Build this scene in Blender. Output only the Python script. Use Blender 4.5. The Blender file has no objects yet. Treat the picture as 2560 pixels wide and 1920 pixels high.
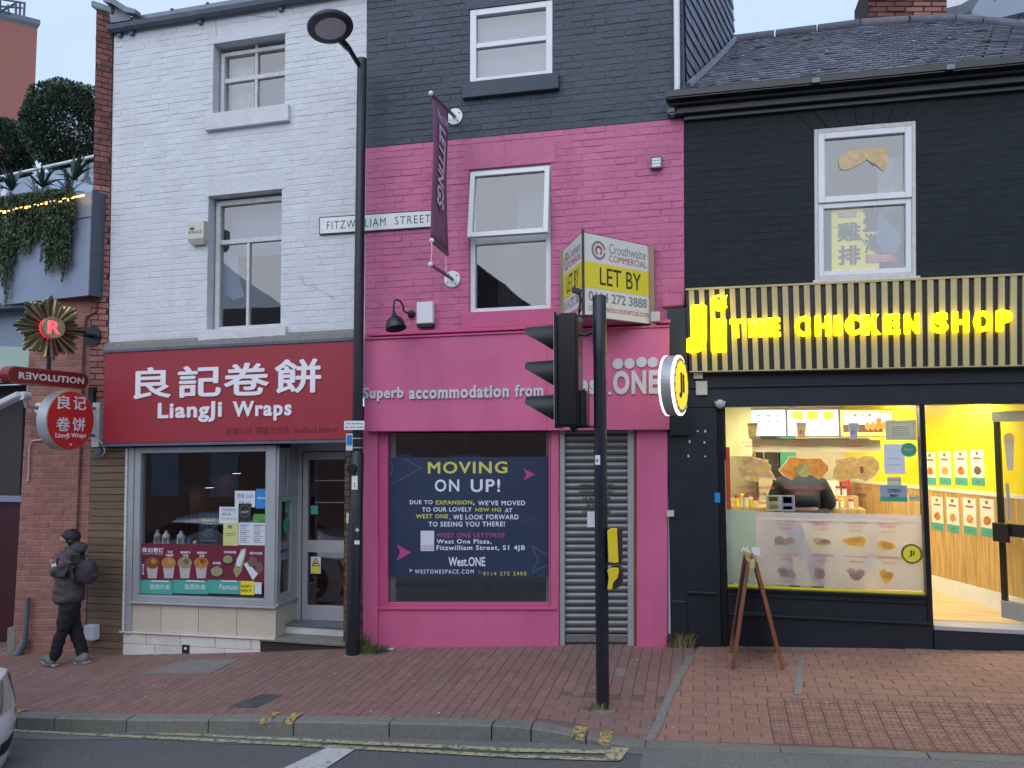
import bpy, bmesh, math, random
from mathutils import Vector, Matrix
random.seed(7)
C = bpy.context.scene.collection
SC = bpy.context.scene
R = math.radians

# ------------------------------------------------------------------ camera
CAMLOC = Vector((0, -8, 0))
YAW, PITCH, ROLL, F = R(-13.7076), R(3.955), R(-0.1926), 1923.0
sy, cy_ = math.sin(YAW), math.cos(YAW)
FWD = Vector((sy*math.cos(PITCH), cy_*math.cos(PITCH), math.sin(PITCH)))
RT = Vector((cy_, -sy, 0)); UP = RT.cross(FWD)
RT2 = RT*math.cos(ROLL)+UP*math.sin(ROLL); UP2 = RT2.cross(FWD)
cam = bpy.data.cameras.new('camera'); co = bpy.data.objects.new('camera', cam); C.objects.link(co)
co.matrix_world = Matrix(((RT2.x, UP2.x, -FWD.x, CAMLOC.x), (RT2.y, UP2.y, -FWD.y, CAMLOC.y), (RT2.z, UP2.z, -FWD.z, CAMLOC.z), (0, 0, 0, 1)))
cam.sensor_width = 36; cam.lens = F/2560*36; cam.clip_end = 2000; cam.clip_start = 0.05
SC.camera = co

# ------------------------------------------------------------------ sky, sun, exposure
SUN_EL, SUN_AZ = R(24), R(188)     # azimuth measured clockwise from +Y: the light comes from behind the camera
w = bpy.data.worlds.new('World'); SC.world = w; w.use_nodes = True
nt = w.node_tree; nt.nodes.clear()
sk = nt.nodes.new('ShaderNodeTexSky'); sk.sky_type = 'NISHITA'; sk.sun_disc = False
sk.sun_elevation = SUN_EL; sk.sun_rotation = SUN_AZ; sk.air_density = 1.0; sk.dust_density = 2.0; sk.ozone_density = 1.5
bg = nt.nodes.new('ShaderNodeBackground'); bg.inputs[1].default_value = 0.11
ou = nt.nodes.new('ShaderNodeOutputWorld')
ov = nt.nodes.new('ShaderNodeMix'); ov.data_type = 'RGBA'; ov.inputs[0].default_value = 0.93      # even cloud layer over the clear sky
tcw = nt.nodes.new('ShaderNodeTexCoord'); nzw = nt.nodes.new('ShaderNodeTexNoise'); nzw.inputs['Scale'].default_value = 2.2; nzw.inputs['Detail'].default_value = 4
nt.links.new(tcw.outputs['Generated'], nzw.inputs[0])
cl = nt.nodes.new('ShaderNodeMix'); cl.data_type = 'RGBA'; cl.inputs[6].default_value = (3.9, 5.4, 8.3, 1); cl.inputs[7].default_value = (5.7, 6.9, 8.8, 1)
nt.links.new(nzw.outputs[0], cl.inputs[0]); nt.links.new(cl.outputs[2], ov.inputs[7])
nt.links.new(sk.outputs[0], ov.inputs[6]); nt.links.new(ov.outputs[2], bg.inputs[0]); nt.links.new(bg.outputs[0], ou.inputs[0])
sl = bpy.data.lights.new('sun', 'SUN'); sl.energy = 1.15; sl.angle = R(70); sl.color = (1.0, 0.97, 0.95)
so = bpy.data.objects.new('sun', sl); C.objects.link(so)
sd = Vector((math.sin(SUN_AZ)*math.cos(R(38)), math.cos(SUN_AZ)*math.cos(R(38)), math.sin(R(38))))
so.rotation_euler = sd.to_track_quat('Z', 'Y').to_euler(); so.location = (0, -20, 20)
SC.view_settings.view_transform = 'Standard'; SC.view_settings.look = 'None'
SC.view_settings.exposure = 0.32; SC.view_settings.gamma = 1.0; SC.view_settings.use_curve_mapping = False

# ------------------------------------------------------------------ helpers
def ray(px, py): return FWD*F + RT2*(px-1280) - UP2*(py-960)
def W(px, py, Y=0.0):                       # where the line of sight meets the upright plane at depth Y
    d = ray(px, py); t = (Y-CAMLOC.y)/d.y
    return CAMLOC + d*t
def WX(px, py, X):                          # the same for a plane across the street at X
    d = ray(px, py); t = (X-CAMLOC.x)/d.x
    return CAMLOC + d*t
def sm(a, b, x):
    t = min(1, max(0, (x-a)/(b-a))); return t*t*(3-2*t)
def lerp_tab(tab, x):
    if x <= tab[0][0]: return tab[0][1]
    for (a, va), (b, vb) in zip(tab, tab[1:]):
        if x <= b: return va+(vb-va)*(x-a)/(b-a)
    return tab[-1][1]
ZB = [(-40, -4.6), (-12, -2.86), (-8.28, -2.64), (-6.75, -2.57), (-4.95, -2.43), (-3.6, -2.30), (-2, -2.19), (-.7, -2.11), (.7, -2.03), (2.8, -1.94), (8, -1.66), (40, 0.2)]
KY = [(-12, -1.75), (-6.5, -1.82), (-3.7, -1.95), (-3.2, -1.97), (-1.2, -1.99), (.2, -2.04), (40, -2.05)]   # back of the kerb
def zb(x): return (lerp_tab(ZB, x-.4)+lerp_tab(ZB, x-.13)+lerp_tab(ZB, x+.13)+lerp_tab(ZB, x+.4))/4
def ky(x): return lerp_tab(KY, x)
def dip(x): return .118*sm(-1.5, -.35, x)
def zp(x, y): return zb(x)+.025*y-dip(x)*sm(-.9, -1.95, y)
def zr(x, y): return zb(x)+.025*(ky(x)-.13)-.118+.012*min(3.2, max(0, -(y-ky(x))-.13))
def GP(px, py, fn=zp):
    d = ray(px, py); a, b = 1/F, 60/F
    for i in range(50):
        m = (a+b)/2; p = CAMLOC+d*m
        if p.z > fn(p.x, p.y): a = m
        else: b = m
    return CAMLOC+d*a

ORG = {}
def tag(o, label=None, cat=None, group=None, kind=None):
    if label: o['label'] = label
    if cat: o['category'] = cat
    if group: o['group'] = group
    if kind: o['kind'] = kind
    return o
def thing(name, label, cat, loc, group=None):
    o = bpy.data.objects.new(name, None); C.objects.link(o); o.location = loc; o.empty_display_size = .1
    ORG[o.name] = Vector(loc); return tag(o, label, cat, group)
def org(parent): return ORG.get(parent.name, Vector((0, 0, 0))) if parent else Vector((0, 0, 0))
def mk(name, vs, fs, mat, parent=None, smooth=False, mats=None, fm=None):
    o0 = org(parent)
    me = bpy.data.meshes.new(name); me.from_pydata([tuple(Vector(v)-o0) for v in vs], [], fs)
    if mats:
        for m in mats: me.materials.append(m)
        if fm: me.polygons.foreach_set('material_index', fm)
    else: me.materials.append(mat)
    if smooth: me.polygons.foreach_set('use_smooth', [True]*len(me.polygons))
    me.update()
    o = bpy.data.objects.new(name, me); C.objects.link(o)
    if parent: o.parent = parent
    ORG[o.name] = o0.copy(); return o
class MB:
    def __init__(s): s.v = []; s.f = []
    def add(s, vs, fs):
        n = len(s.v); s.v += [Vector(v) for v in vs]; s.f += [tuple(n+i for i in f) for f in fs]; return s
    def box8(s, p):   # p: bottom 4 (ccw), top 4
        return s.add(p, [(3, 2, 1, 0), (4, 5, 6, 7), (0, 1, 5, 4), (1, 2, 6, 5), (2, 3, 7, 6), (3, 0, 4, 7)])
    def box(s, x0, x1, y0, y1, z0, z1):
        return s.box8([(x0, y0, z0), (x1, y0, z0), (x1, y1, z0), (x0, y1, z0), (x0, y0, z1), (x1, y0, z1), (x1, y1, z1), (x0, y1, z1)])
    def obox(s, c, ax, ay, az, hx, hy, hz):
        c, ax, ay, az = Vector(c), Vector(ax).normalized(), Vector(ay).normalized(), Vector(az).normalized()
        return s.box8([c+ax*hx*a+ay*hy*b+az*hz*d for d in (-1, 1) for a, b in ((-1, -1), (1, -1), (1, 1), (-1, 1))])
    def tube(s, pts, rad, n=10, cap=True):
        pts = [Vector(p) for p in pts]; m = len(pts)
        rads = rad if isinstance(rad, (list, tuple)) else [rad]*m
        base = len(s.v); prev = None
        for i, p in enumerate(pts):
            d = ((pts[min(i+1, m-1)]-pts[max(i-1, 0)])).normalized()
            if prev is None: a = d.orthogonal().normalized()
            else: a = (prev-d*prev.dot(d)).normalized()
            prev = a; b = d.cross(a)
            for k in range(n):
                t = 2*math.pi*k/n; s.v.append(p+(a*math.cos(t)+b*math.sin(t))*rads[i])
        for i in range(m-1):
            for k in range(n):
                q = base+i*n; s.f.append((q+k, q+(k+1) % n, q+n+(k+1) % n, q+n+k))
        if cap:
            s.f.append(tuple(base+k for k in reversed(range(n)))); s.f.append(tuple(base+(m-1)*n+k for k in range(n)))
        return s
    def prism(s, poly, off):   # poly: list of 3D points, off: vector
        n = len(poly); off = Vector(off); p = [Vector(q) for q in poly]
        return s.add(p+[q+off for q in p], [tuple(range(n)), tuple(range(2*n-1, n-1, -1))]+[((i+1) % n, i, n+i, n+(i+1) % n) for i in range(n)])
    def lathe(s, c, axis, prof, n=20):   # prof: (r, h)
        c, axis = Vector(c), Vector(axis).normalized(); a = axis.orthogonal().normalized(); b = axis.cross(a); base = len(s.v)
        for r, h in prof:
            for k in range(n):
                t = 2*math.pi*k/n; s.v.append(c+axis*h+(a*math.cos(t)+b*math.sin(t))*max(r, 1e-4))
        for i in range(len(prof)-1):
            for k in range(n):
                q = base+i*n; s.f.append((q+k, q+(k+1) % n, q+n+(k+1) % n, q+n+k))
        s.f.append(tuple(base+k for k in reversed(range(n)))); s.f.append(tuple(base+(len(prof)-1)*n+k for k in range(n)))
        return s
    def out(s, name, mat, parent=None, smooth=False, bev=0, **kw):
        o = mk(name, s.v, s.f, mat, parent, False, **kw)
        if smooth:
            o.data.polygons.foreach_set('use_smooth', [True]*len(o.data.polygons)); 
            try: o.data.set_sharp_from_angle(angle=R(40))
            except Exception: pass
        if bev:
            bm = bmesh.new(); bm.from_mesh(o.data); bmesh.ops.bevel(bm, geom=bm.edges[:], offset=bev, segments=1 if bev < .01 else 2, affect='EDGES', clamp_overlap=True)
            bm.to_mesh(o.data); bm.free()
        return o

class Face:
    def __init__(s, tl, tr, br, bl, Y=0.0):
        s.Y = Y; g = lambda p: (lambda q: Vector((q.x, q.z)))(W(p[0], p[1], Y))
        s.A, s.B, s.D, s.E = g(bl), g(br), g(tr), g(tl); s.L = (s.B-s.A).length; s.H = (s.E-s.A).length
    def xz(s, u, v):
        a, b = u/s.L, v/s.H
        return s.A*(1-a)*(1-b)+s.B*a*(1-b)+s.D*a*b+s.E*(1-a)*b
    def P(s, u, v, y=0.0):
        q = s.xz(u, v); return Vector((q.x, s.Y+y, q.y))
    def uv(s, px, py, y=0.0):
        q = W(px, py, s.Y+y); t = Vector((q.x, q.z)); u, v = (t-s.A).x, (t-s.A).y
        for i in range(8):
            f = s.xz(u, v)-t; e = 1e-4
            du = (s.xz(u+e, v)-s.xz(u, v))/e; dv = (s.xz(u, v+e)-s.xz(u, v))/e
            det = du.x*dv.y-du.y*dv.x
            u -= (f.x*dv.y-f.y*dv.x)/det; v -= (du.x*f.y-du.y*f.x)/det
        return u, v
    def R(s, xl, xr, yt, yb, y=0.0):
        xm, ym = (xl+xr)/2, (yt+yb)/2
        return (s.uv(xl, ym, y)[0], s.uv(xr, ym, y)[0], s.uv(xm, yb, y)[1], s.uv(xm, yt, y)[1])
    def b8(s, r, y0, y1):
        u0, u1, v0, v1 = r
        return [s.P(u0, v0, y0), s.P(u1, v0, y0), s.P(u1, v0, y1), s.P(u0, v0, y1), s.P(u0, v1, y0), s.P(u1, v1, y0), s.P(u1, v1, y1), s.P(u0, v1, y1)]
    def box(s, name, r, y0, y1, mat, parent=None, bev=0):
        return MB().box8(s.b8(r, y0, y1)).out(name, mat, parent, bev=bev)
    def frame(s, mb, r, w_, y0, y1):      # w_: (left, right, bottom, top)
        u0, u1, v0, v1 = r; l, rr, b, t = w_ if isinstance(w_, (tuple, list)) else (w_,)*4
        mb.box8(s.b8((u0, u0+l, v0, v1), y0, y1)); mb.box8(s.b8((u1-rr, u1, v0, v1), y0, y1))
        if b: mb.box8(s.b8((u0+l, u1-rr, v0, v0+b), y0+.001, y1-.001))
        if t: mb.box8(s.b8((u0+l, u1-rr, v1-t, v1), y0+.001, y1-.001))
        return (u0+l, u1-rr, v0+b, v1-t)
    def plate(s, mb, r, holes, y0, y1):   # slab with rectangular openings and their reveals
        u0, u1, v0, v1 = r
        us = sorted(set([u0, u1]+[min(max(q, u0), u1) for h in holes for q in h[:2]])); vs = sorted(set([v0, v1]+[min(max(q, v0), v1) for h in holes for q in h[2:]]))
        def hole(a, b): return any(h[0]-1e-6 < a < h[1]+1e-6 and h[2]-1e-6 < b < h[3]+1e-6 for h in holes)
        n, m = len(us)-1, len(vs)-1
        sol = [[not hole((us[i]+us[i+1])/2, (vs[j]+vs[j+1])/2) for j in range(m)] for i in range(n)]
        g = lambda i, j: 0 <= i < n and 0 <= j < m and sol[i][j]
        for i in range(n):
            for j in range(m):
                if not sol[i][j]: continue
                a, b, c, d = us[i], us[i+1], vs[j], vs[j+1]
                mb.add([s.P(a, c, y0), s.P(b, c, y0), s.P(b, d, y0), s.P(a, d, y0)], [(0, 1, 2, 3)])
                mb.add([s.P(a, c, y1), s.P(b, c, y1), s.P(b, d, y1), s.P(a, d, y1)], [(3, 2, 1, 0)])
                if not g(i-1, j): mb.add([s.P(a, c, y0), s.P(a, d, y0), s.P(a, d, y1), s.P(a, c, y1)], [(0, 1, 2, 3)])
                if not g(i+1, j): mb.add([s.P(b, c, y0), s.P(b, c, y1), s.P(b, d, y1), s.P(b, d, y0)], [(0, 1, 2, 3)])
                if not g(i, j-1): mb.add([s.P(a, c, y0), s.P(a, c, y1), s.P(b, c, y1), s.P(b, c, y0)], [(0, 1, 2, 3)])
                if not g(i, j+1): mb.add([s.P(a, d, y0), s.P(b, d, y0), s.P(b, d, y1), s.P(a, d, y1)], [(0, 1, 2, 3)])
        return mb
class GFace(Face):       # a flat panel anywhere: origin, across vector, up vector, outward normal (y<0 is out)
    def __init__(s, o, du, dv):
        s.o, s.du, s.dv = Vector(o), Vector(du).normalized(), Vector(dv).normalized(); s.n = s.dv.cross(s.du).normalized()
    def P(s, u, v, y=0.0): return s.o+s.du*u+s.dv*v+s.n*y
    def uv(s, px, py, y=0.0):
        d = ray(px, py); n = s.n; t = (s.o+n*y-CAMLOC).dot(n)/d.dot(n); q = CAMLOC+d*t-s.o
        return q.dot(s.du), q.dot(s.dv)

# ------------------------------------------------------------------ materials
def newmat(name):
    m = bpy.data.materials.new(name); m.use_nodes = True; n = m.node_tree; n.nodes.clear()
    o = n.nodes.new('ShaderNodeOutputMaterial'); b = n.nodes.new('ShaderNodeBsdfPrincipled'); n.links.new(b.outputs[0], o.inputs[0])
    return m, n, b, o
def NN(n, t, **kw):
    x = n.nodes.new(t)
    for k, v in kw.items(): setattr(x, k, v)
    return x
def M(name, col, rough=.6, metal=0, var=.08, scale=6, bump=.1, bscale=80, dirt=0, dirtcol=(.05, .05, .045), rnd=0, streak=0, coat=0, spec=.5, col2=None, scl3=(1, 1, 1), trans=0):
    m, n, b, o = newmat(name)
    L = n.links.new
    tc = NN(n, 'ShaderNodeTexCoord'); geo = NN(n, 'ShaderNodeNewGeometry'); mp = NN(n, 'ShaderNodeMapping'); mp.inputs['Scale'].default_value = scl3
    L(geo.outputs['Position'], mp.inputs[0])
    nz = NN(n, 'ShaderNodeTexNoise'); nz.inputs['Scale'].default_value = scale; nz.inputs['Detail'].default_value = 5; L(mp.outputs[0], nz.inputs[0])
    rmp = NN(n, 'ShaderNodeMapRange'); rmp.inputs[1].default_value = .3; rmp.inputs[2].default_value = .7
    L(nz.outputs[0], rmp.inputs[0])
    c0 = Vector(col); ca = tuple(c0*(1-var))+(1,); cb = (tuple(col2) if col2 else tuple(c0*(1+var)))+(1,)
    mx = NN(n, 'ShaderNodeMix', data_type='RGBA'); mx.inputs[6].default_value = ca; mx.inputs[7].default_value = cb; L(rmp.outputs[0], mx.inputs[0])
    cur = mx.outputs[2]
    if rnd:
        oi = NN(n, 'ShaderNodeObjectInfo'); ad = NN(n, 'ShaderNodeMath', operation='ADD'); L(oi.outputs['Random'], ad.inputs[0]); L(geo.outputs['Random Per Island'], ad.inputs[1])
        fr = NN(n, 'ShaderNodeMath', operation='FRACT'); L(ad.outputs[0], fr.inputs[0])
        mr = NN(n, 'ShaderNodeMapRange'); mr.inputs[3].default_value = 1-rnd; mr.inputs[4].default_value = 1+rnd; L(fr.outputs[0], mr.inputs[0])
        vm = NN(n, 'ShaderNodeVectorMath', operation='SCALE'); L(cur, vm.inputs[0]); L(mr.outputs[0], vm.inputs[3]); cur = vm.outputs[0]
    if dirt or streak:
        n2 = NN(n, 'ShaderNodeTexNoise'); n2.inputs['Scale'].default_value = 1.7; n2.inputs['Detail'].default_value = 8; n2.inputs['Roughness'].default_value = .65
        m2 = NN(n, 'ShaderNodeMapping'); m2.inputs['Scale'].default_value = (2.5, 2.5, .35) if streak else (1, 1, 1); L(geo.outputs['Position'], m2.inputs[0]); L(m2.outputs[0], n2.inputs[0])
        r2 = NN(n, 'ShaderNodeMapRange'); r2.inputs[1].default_value = .5; r2.inputs[2].default_value = .75; r2.inputs[4].default_value = max(dirt, streak); L(n2.outputs[0], r2.inputs[0])
        m3 = NN(n, 'ShaderNodeMix', data_type='RGBA'); L(r2.outputs[0], m3.inputs[0]); L(cur, m3.inputs[6]); m3.inputs[7].default_value = tuple(dirtcol)+(1,); cur = m3.outputs[2]
    L(cur, b.inputs['Base Color'])
    b.inputs['Roughness'].default_value = rough; b.inputs['Metallic'].default_value = metal; b.inputs['Specular IOR Level'].default_value = spec
    if coat: b.inputs['Coat Weight'].default_value = coat; b.inputs['Coat Roughness'].default_value = .08
    if trans:
        tr = NN(n, 'ShaderNodeBsdfTranslucent'); L(cur, tr.inputs[0]); ms = NN(n, 'ShaderNodeMixShader'); ms.inputs[0].default_value = trans; L(b.outputs[0], ms.inputs[1]); L(tr.outputs[0], ms.inputs[2]); L(ms.outputs[0], o.inputs[0])
    if bump:
        n4 = NN(n, 'ShaderNodeTexNoise'); n4.inputs['Scale'].default_value = bscale; n4.inputs['Detail'].default_value = 4; L(mp.outputs[0], n4.inputs[0])
        bp = NN(n, 'ShaderNodeBump'); bp.inputs['Strength'].default_value = bump; bp.inputs['Distance'].default_value = .01; L(n4.outputs[0], bp.inputs['Height']); L(bp.outputs[0], b.inputs['Normal'])
    return m
def emis(name, col, st, base=None):
    m, n, b, o = newmat(name); b.inputs['Base Color'].default_value = tuple(base or col)+(1,); b.inputs['Emission Color'].default_value = tuple(col)+(1,); b.inputs['Emission Strength'].default_value = st; b.inputs['Roughness'].default_value = .4
    return m
def glass(name, tint=(.8, .85, .85), refl=.12, rough=.01, extra=.25):
    m, n, b, o = newmat(name); n.nodes.remove(b)
    t = NN(n, 'ShaderNodeBsdfTransparent'); t.inputs[0].default_value = tuple(tint)+(1,)
    g = NN(n, 'ShaderNodeBsdfGlossy'); g.inputs['Roughness'].default_value = rough; g.inputs[0].default_value = (.95, .97, 1, 1)
    lw = NN(n, 'ShaderNodeLayerWeight'); lw.inputs[0].default_value = .25
    mr = NN(n, 'ShaderNodeMapRange'); mr.inputs[3].default_value = refl; mr.inputs[4].default_value = min(1, refl+extra+.25); n.links.new(lw.outputs['Fresnel'], mr.inputs[0])
    geo = NN(n, 'ShaderNodeNewGeometry'); nz = NN(n, 'ShaderNodeTexNoise'); nz.inputs['Scale'].default_value = 1.3; n.links.new(geo.outputs['Position'], nz.inputs[0])
    bp = NN(n, 'ShaderNodeBump'); bp.inputs['Strength'].default_value = .05; bp.inputs['Distance'].default_value = .02; n.links.new(nz.outputs[0], bp.inputs['Height']); n.links.new(bp.outputs[0], g.inputs['Normal'])
    x = NN(n, 'ShaderNodeMixShader'); n.links.new(mr.outputs[0], x.inputs[0]); n.links.new(t.outputs[0], x.inputs[1]); n.links.new(g.outputs[0], x.inputs[2]); n.links.new(x.outputs[0], o.inputs[0])
    return m
def film(name, col, alpha, rough=.5, trans=.5):       # printed translucent window film
    m, n, b, o = newmat(name); b.inputs['Base Color'].default_value = tuple(col)+(1,); b.inputs['Roughness'].default_value = rough
    tl = NN(n, 'ShaderNodeBsdfTranslucent'); tl.inputs[0].default_value = tuple(col)+(1,); x = NN(n, 'ShaderNodeMixShader'); x.inputs[0].default_value = trans; n.links.new(b.outputs[0], x.inputs[1]); n.links.new(tl.outputs[0], x.inputs[2])
    tp = NN(n, 'ShaderNodeBsdfTransparent'); z = NN(n, 'ShaderNodeMixShader'); z.inputs[0].default_value = alpha; n.links.new(tp.outputs[0], z.inputs[1]); n.links.new(x.outputs[0], z.inputs[2]); n.links.new(z.outputs[0], o.inputs[0])
    return m

m_white = M('white_painted_brick', (.62, .64, .67), .6, var=.05, scale=3, bump=.8, bscale=20, rnd=.03, streak=.45, dirtcol=(.52, .51, .5))
m_whitemortar = M('white_painted_mortar', (.60, .62, .65), .6, bump=.6, bscale=50, streak=.3, dirtcol=(.45, .45, .44))
m_crack = M('dark_crack_mortar', (.12, .11, .10), .9)  # thin dark lines of the weathering cracks
m_slateblue = M('slate_blue_painted_brick', (.050, .066, .088), .5, var=.16, scale=1.6, bump=.8, bscale=26, rnd=.05, spec=.35, dirt=.2, dirtcol=(.09, .12, .17))
m_pinkb = M('pink_painted_brick', (.53, .135, .265), .55, var=.12, scale=1.4, bump=.7, bscale=20, rnd=.05, streak=.5, dirtcol=(.40, .07, .2))
m_pink = M('pink_painted_panel', (.60, .125, .265), .45, var=.09, scale=1.5, bump=.2, bscale=20, streak=.5, dirtcol=(.42, .09, .19))
m_pinkd = M('pink_painted_timber', (.56, .09, .23), .4, var=.05, bump=.1)
m_blackb = M('black_painted_brick', (.017, .023, .027), .65, var=.08, bump=.35, bscale=30, rnd=.04, spec=.2)
m_black = M('black_painted_render', (.012, .017, .025), .38, var=.12, bump=.12, bscale=40, dirt=.25, dirtcol=(.03, .036, .045))
m_blackgloss = M('black_gloss_metal', (.010, .011, .014), .28, var=.1, bump=.04)
m_pole = M('black_pole_paint', (.013, .015, .022), .33, var=.15, bump=.05, dirt=.35, dirtcol=(.035, .038, .045))
m_redbrick = M('red_brick', (.30, .135, .112), .8, var=.14, bump=.5, bscale=45, rnd=.14, streak=.45, dirtcol=(.17, .085, .08), spec=.3)
m_redmortar = M('brick_mortar', (.36, .24, .22), .9, bump=.4)
m_oldbrick = M('sooty_old_brick', (.17, .060, .05), .9, var=.25, bump=.7, bscale=45, rnd=.3, dirt=.95, dirtcol=(.045, .03, .03))
m_brownbrick = M('brown_cladding_brick', (.115, .062, .032), .6, var=.15, bump=.4, rnd=.2)
m_darkmortar = M('dark_mortar', (.035, .025, .02), .9)
m_redfascia = M('red_sign_vinyl', (.33, .03, .045), .42, var=.03, bump=.02, streak=.12, dirtcol=(.3, .02, .03))
m_whitesign = M('white_acrylic_letters', (.82, .80, .84), .4, var=.02, bump=0)
m_darkred = M('faded_dark_red_print', (.17, .012, .02), .5, bump=0)
m_upvc = M('white_window_frame', (.74, .76, .78), .35, var=.03, bump=.03, dirt=.25, dirtcol=(.5, .5, .48))
m_oldwood = M('weathered_white_timber', (.60, .59, .58), .6, var=.12, scale=20, bump=.3, dirt=.4, dirtcol=(.38, .35, .33))
m_stonewhite = M('white_painted_stone_sill', (.62, .62, .64), .6, var=.08, bump=.35, bscale=30, dirt=.3, dirtcol=(.38, .37, .36))
m_lead = M('grey_lead_sheet', (.16, .18, .22), .45, metal=.3, var=.2, bump=.3, bscale=12)
m_gutter = M('grey_gutter', (.10, .12, .16), .5, var=.2, bump=.2)
m_alu = M('silver_grey_aluminium', (.45, .46, .485), .38, metal=.35, var=.05, bump=.03, dirt=.2, dirtcol=(.25, .26, .3))
m_steel = M('galvanised_shutter_steel', (.21, .215, .22), .42, metal=.45, var=.12, bump=.05, dirt=.35, dirtcol=(.2, .2, .2))
m_tan = M('beige_stone_tile', (.58, .50, .40), .45, var=.08, scale=40, bump=.1, bscale=120, dirt=.25, dirtcol=(.3, .25, .2), rnd=.05)
m_whitetile = M('off_white_tile', (.66, .62, .58), .5, var=.08, bump=.15, dirt=.5, dirtcol=(.26, .24, .22), rnd=.05)
m_slabgrey = M('grey_concrete', (.20, .19, .175), .85, var=.15, scale=25, bump=.4, bscale=120, dirt=.4, dirtcol=(.12, .12, .12))
m_kerb = M('granite_kerb', (.175, .168, .148), .8, var=.16, scale=30, bump=.4, bscale=120, dirt=.6, dirtcol=(.11, .105, .09), rnd=.12)
m_paver = M('red_clay_paver', (.225, .132, .112), .8, var=.10, scale=18, bump=.35, bscale=110, rnd=.09, dirt=.6, dirtcol=(.18, .125, .115), spec=.3)
m_paver2 = M('brighter_red_paver', (.275, .155, .115), .8, var=.1, scale=18, bump=.35, bscale=110, rnd=.08, dirt=.5, dirtcol=(.26, .155, .12), spec=.3)
m_stud = M('darker_tactile_stud', (.21, .115, .085), .8, var=.1, bump=.2)  # studs a darker brown than their blocks
m_sand = M('paver_jointing', (.145, .095, .085), .95, bump=.4)
m_asph = M('asphalt', (.115, .114, .116), .85, var=.38, scale=75, bump=.9, bscale=210, dirt=.5, dirtcol=(.13, .13, .13))
m_asph2 = M('worn_gutter_asphalt', (.165, .162, .155), .85, var=.32, scale=60, bump=.8, bscale=180, dirt=.4, dirtcol=(.065, .065, .07))
def paint(name, col, wear):
    m, n, b, o = newmat(name); L = n.links.new; geo = NN(n, 'ShaderNodeNewGeometry')
    nz = NN(n, 'ShaderNodeTexNoise'); nz.inputs['Scale'].default_value = 22; nz.inputs['Detail'].default_value = 9; nz.inputs['Roughness'].default_value = .7; L(geo.outputs['Position'], nz.inputs[0])
    r = NN(n, 'ShaderNodeMapRange'); r.inputs[1].default_value = wear-.05; r.inputs[2].default_value = wear+.06; L(nz.outputs[0], r.inputs[0])
    x = NN(n, 'ShaderNodeMix', data_type='RGBA'); x.inputs[6].default_value = tuple(col)+(1,); x.inputs[7].default_value = (.09, .09, .085, 1); L(r.outputs[0], x.inputs[0]); L(x.outputs[2], b.inputs['Base Color']); b.inputs['Roughness'].default_value = .75
    n4 = NN(n, 'ShaderNodeTexNoise'); n4.inputs['Scale'].default_value = 200; L(geo.outputs['Position'], n4.inputs[0]); bp = NN(n, 'ShaderNodeBump'); bp.inputs['Strength'].default_value = .6; bp.inputs['Distance'].default_value = .01; L(n4.outputs[0], bp.inputs['Height']); L(bp.outputs[0], b.inputs['Normal'])
    return m
m_yline = paint('worn_yellow_road_paint', (.44, .39, .22), .53)
m_ytick = paint('worn_yellow_kerb_paint', (.50, .36, .10), .50)
m_wline = paint('worn_white_road_paint', (.50, .50, .50), .60)
m_glass = glass('window_glass', (.88, .91, .92), .13, .012, extra=.1)
m_glass_sky = glass('upper_window_glass', (.85, .88, .9), .15, .03, extra=.1)
m_shopglass = glass('shop_window_glass', (.85, .86, .86), .13)
m_clear = glass('clear_shop_glass', (.97, .97, .96), .025, extra=.1)
m_balglass = glass('balustrade_glass', (.55, .62, .64), .3, .05)
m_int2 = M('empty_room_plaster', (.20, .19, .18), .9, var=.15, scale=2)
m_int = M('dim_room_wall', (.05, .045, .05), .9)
m_intred = M('dim_red_brown_wall', (.22, .10, .09), .8, var=.2, scale=2)
m_blind = M('sky_toned_roller_blind', (.12, .17, .26), .8, var=.03)  # sky reflected in the panes is put into this bluish tone
m_curtain = M('net_curtain_cloth', (.45, .45, .47), .9, var=.12, scale=10)
m_slate = M('grey_roof_slate', (.115, .12, .15), .7, var=.2, scale=9, bump=.5, bscale=30, rnd=.16, dirt=.4, dirtcol=(.06, .065, .06))
m_slateh = M('hung_wall_slate', (.14, .15, .19), .55, var=.2, scale=9, bump=.4, bscale=30, rnd=.15)
m_lichen = M('white_lichen', (.6, .6, .58), .9)
m_tanslat = M('tan_timber_slat', (.48, .40, .20), .5, var=.08, scale=9, bump=.08, scl3=(1, 1, .15))
m_neon = emis('yellow_neon_acrylic', (1.0, .82, .0), 3.1)
m_neonside = emis('yellow_neon_edge', (1.0, .72, .0), 1.3)
m_ledwhite = emis('white_led_ring', (1, .98, .85), 1.5)
m_ledwarm = emis('warm_led', (1, .45, .10), 6)
m_ledred = emis('red_led', (1, .03, .05), .8)
m_yellowface = emis('backlit_yellow_disc', (.95, .72, .05), .55)
m_yellow = M('yellow_sign_board', (.78, .66, .03), .45, var=.02, bump=0)
m_ysign = M('off_white_board', (.72, .71, .66), .5, var=.02, bump=0)
m_ywall = M('yellow_laminate_wall', (.84, .68, .03), .22, var=.02, bump=0)
m_wood = M('warm_wood_laminate', (.52, .34, .14), .35, var=.35, scale=7, bump=.05, scl3=(6, 6, .35))
m_woodf = M('wood_floor', (.56, .39, .19), .35, var=.3, scale=5, bump=.05, scl3=(.4, 6, 1))
m_aframe = M('a_board_timber', (.20, .075, .035), .45, var=.3, scale=10, bump=.2, scl3=(5, 5, .5))
m_txtblack = M('black_print', (.02, .02, .022), .5, bump=0, var=0)
m_txtwhite = M('white_print', (.72, .76, .86), .5, bump=0, var=0)
m_txtyellow = M('yellow_print', (.62, .60, .10), .5, bump=0, var=0)
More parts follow.
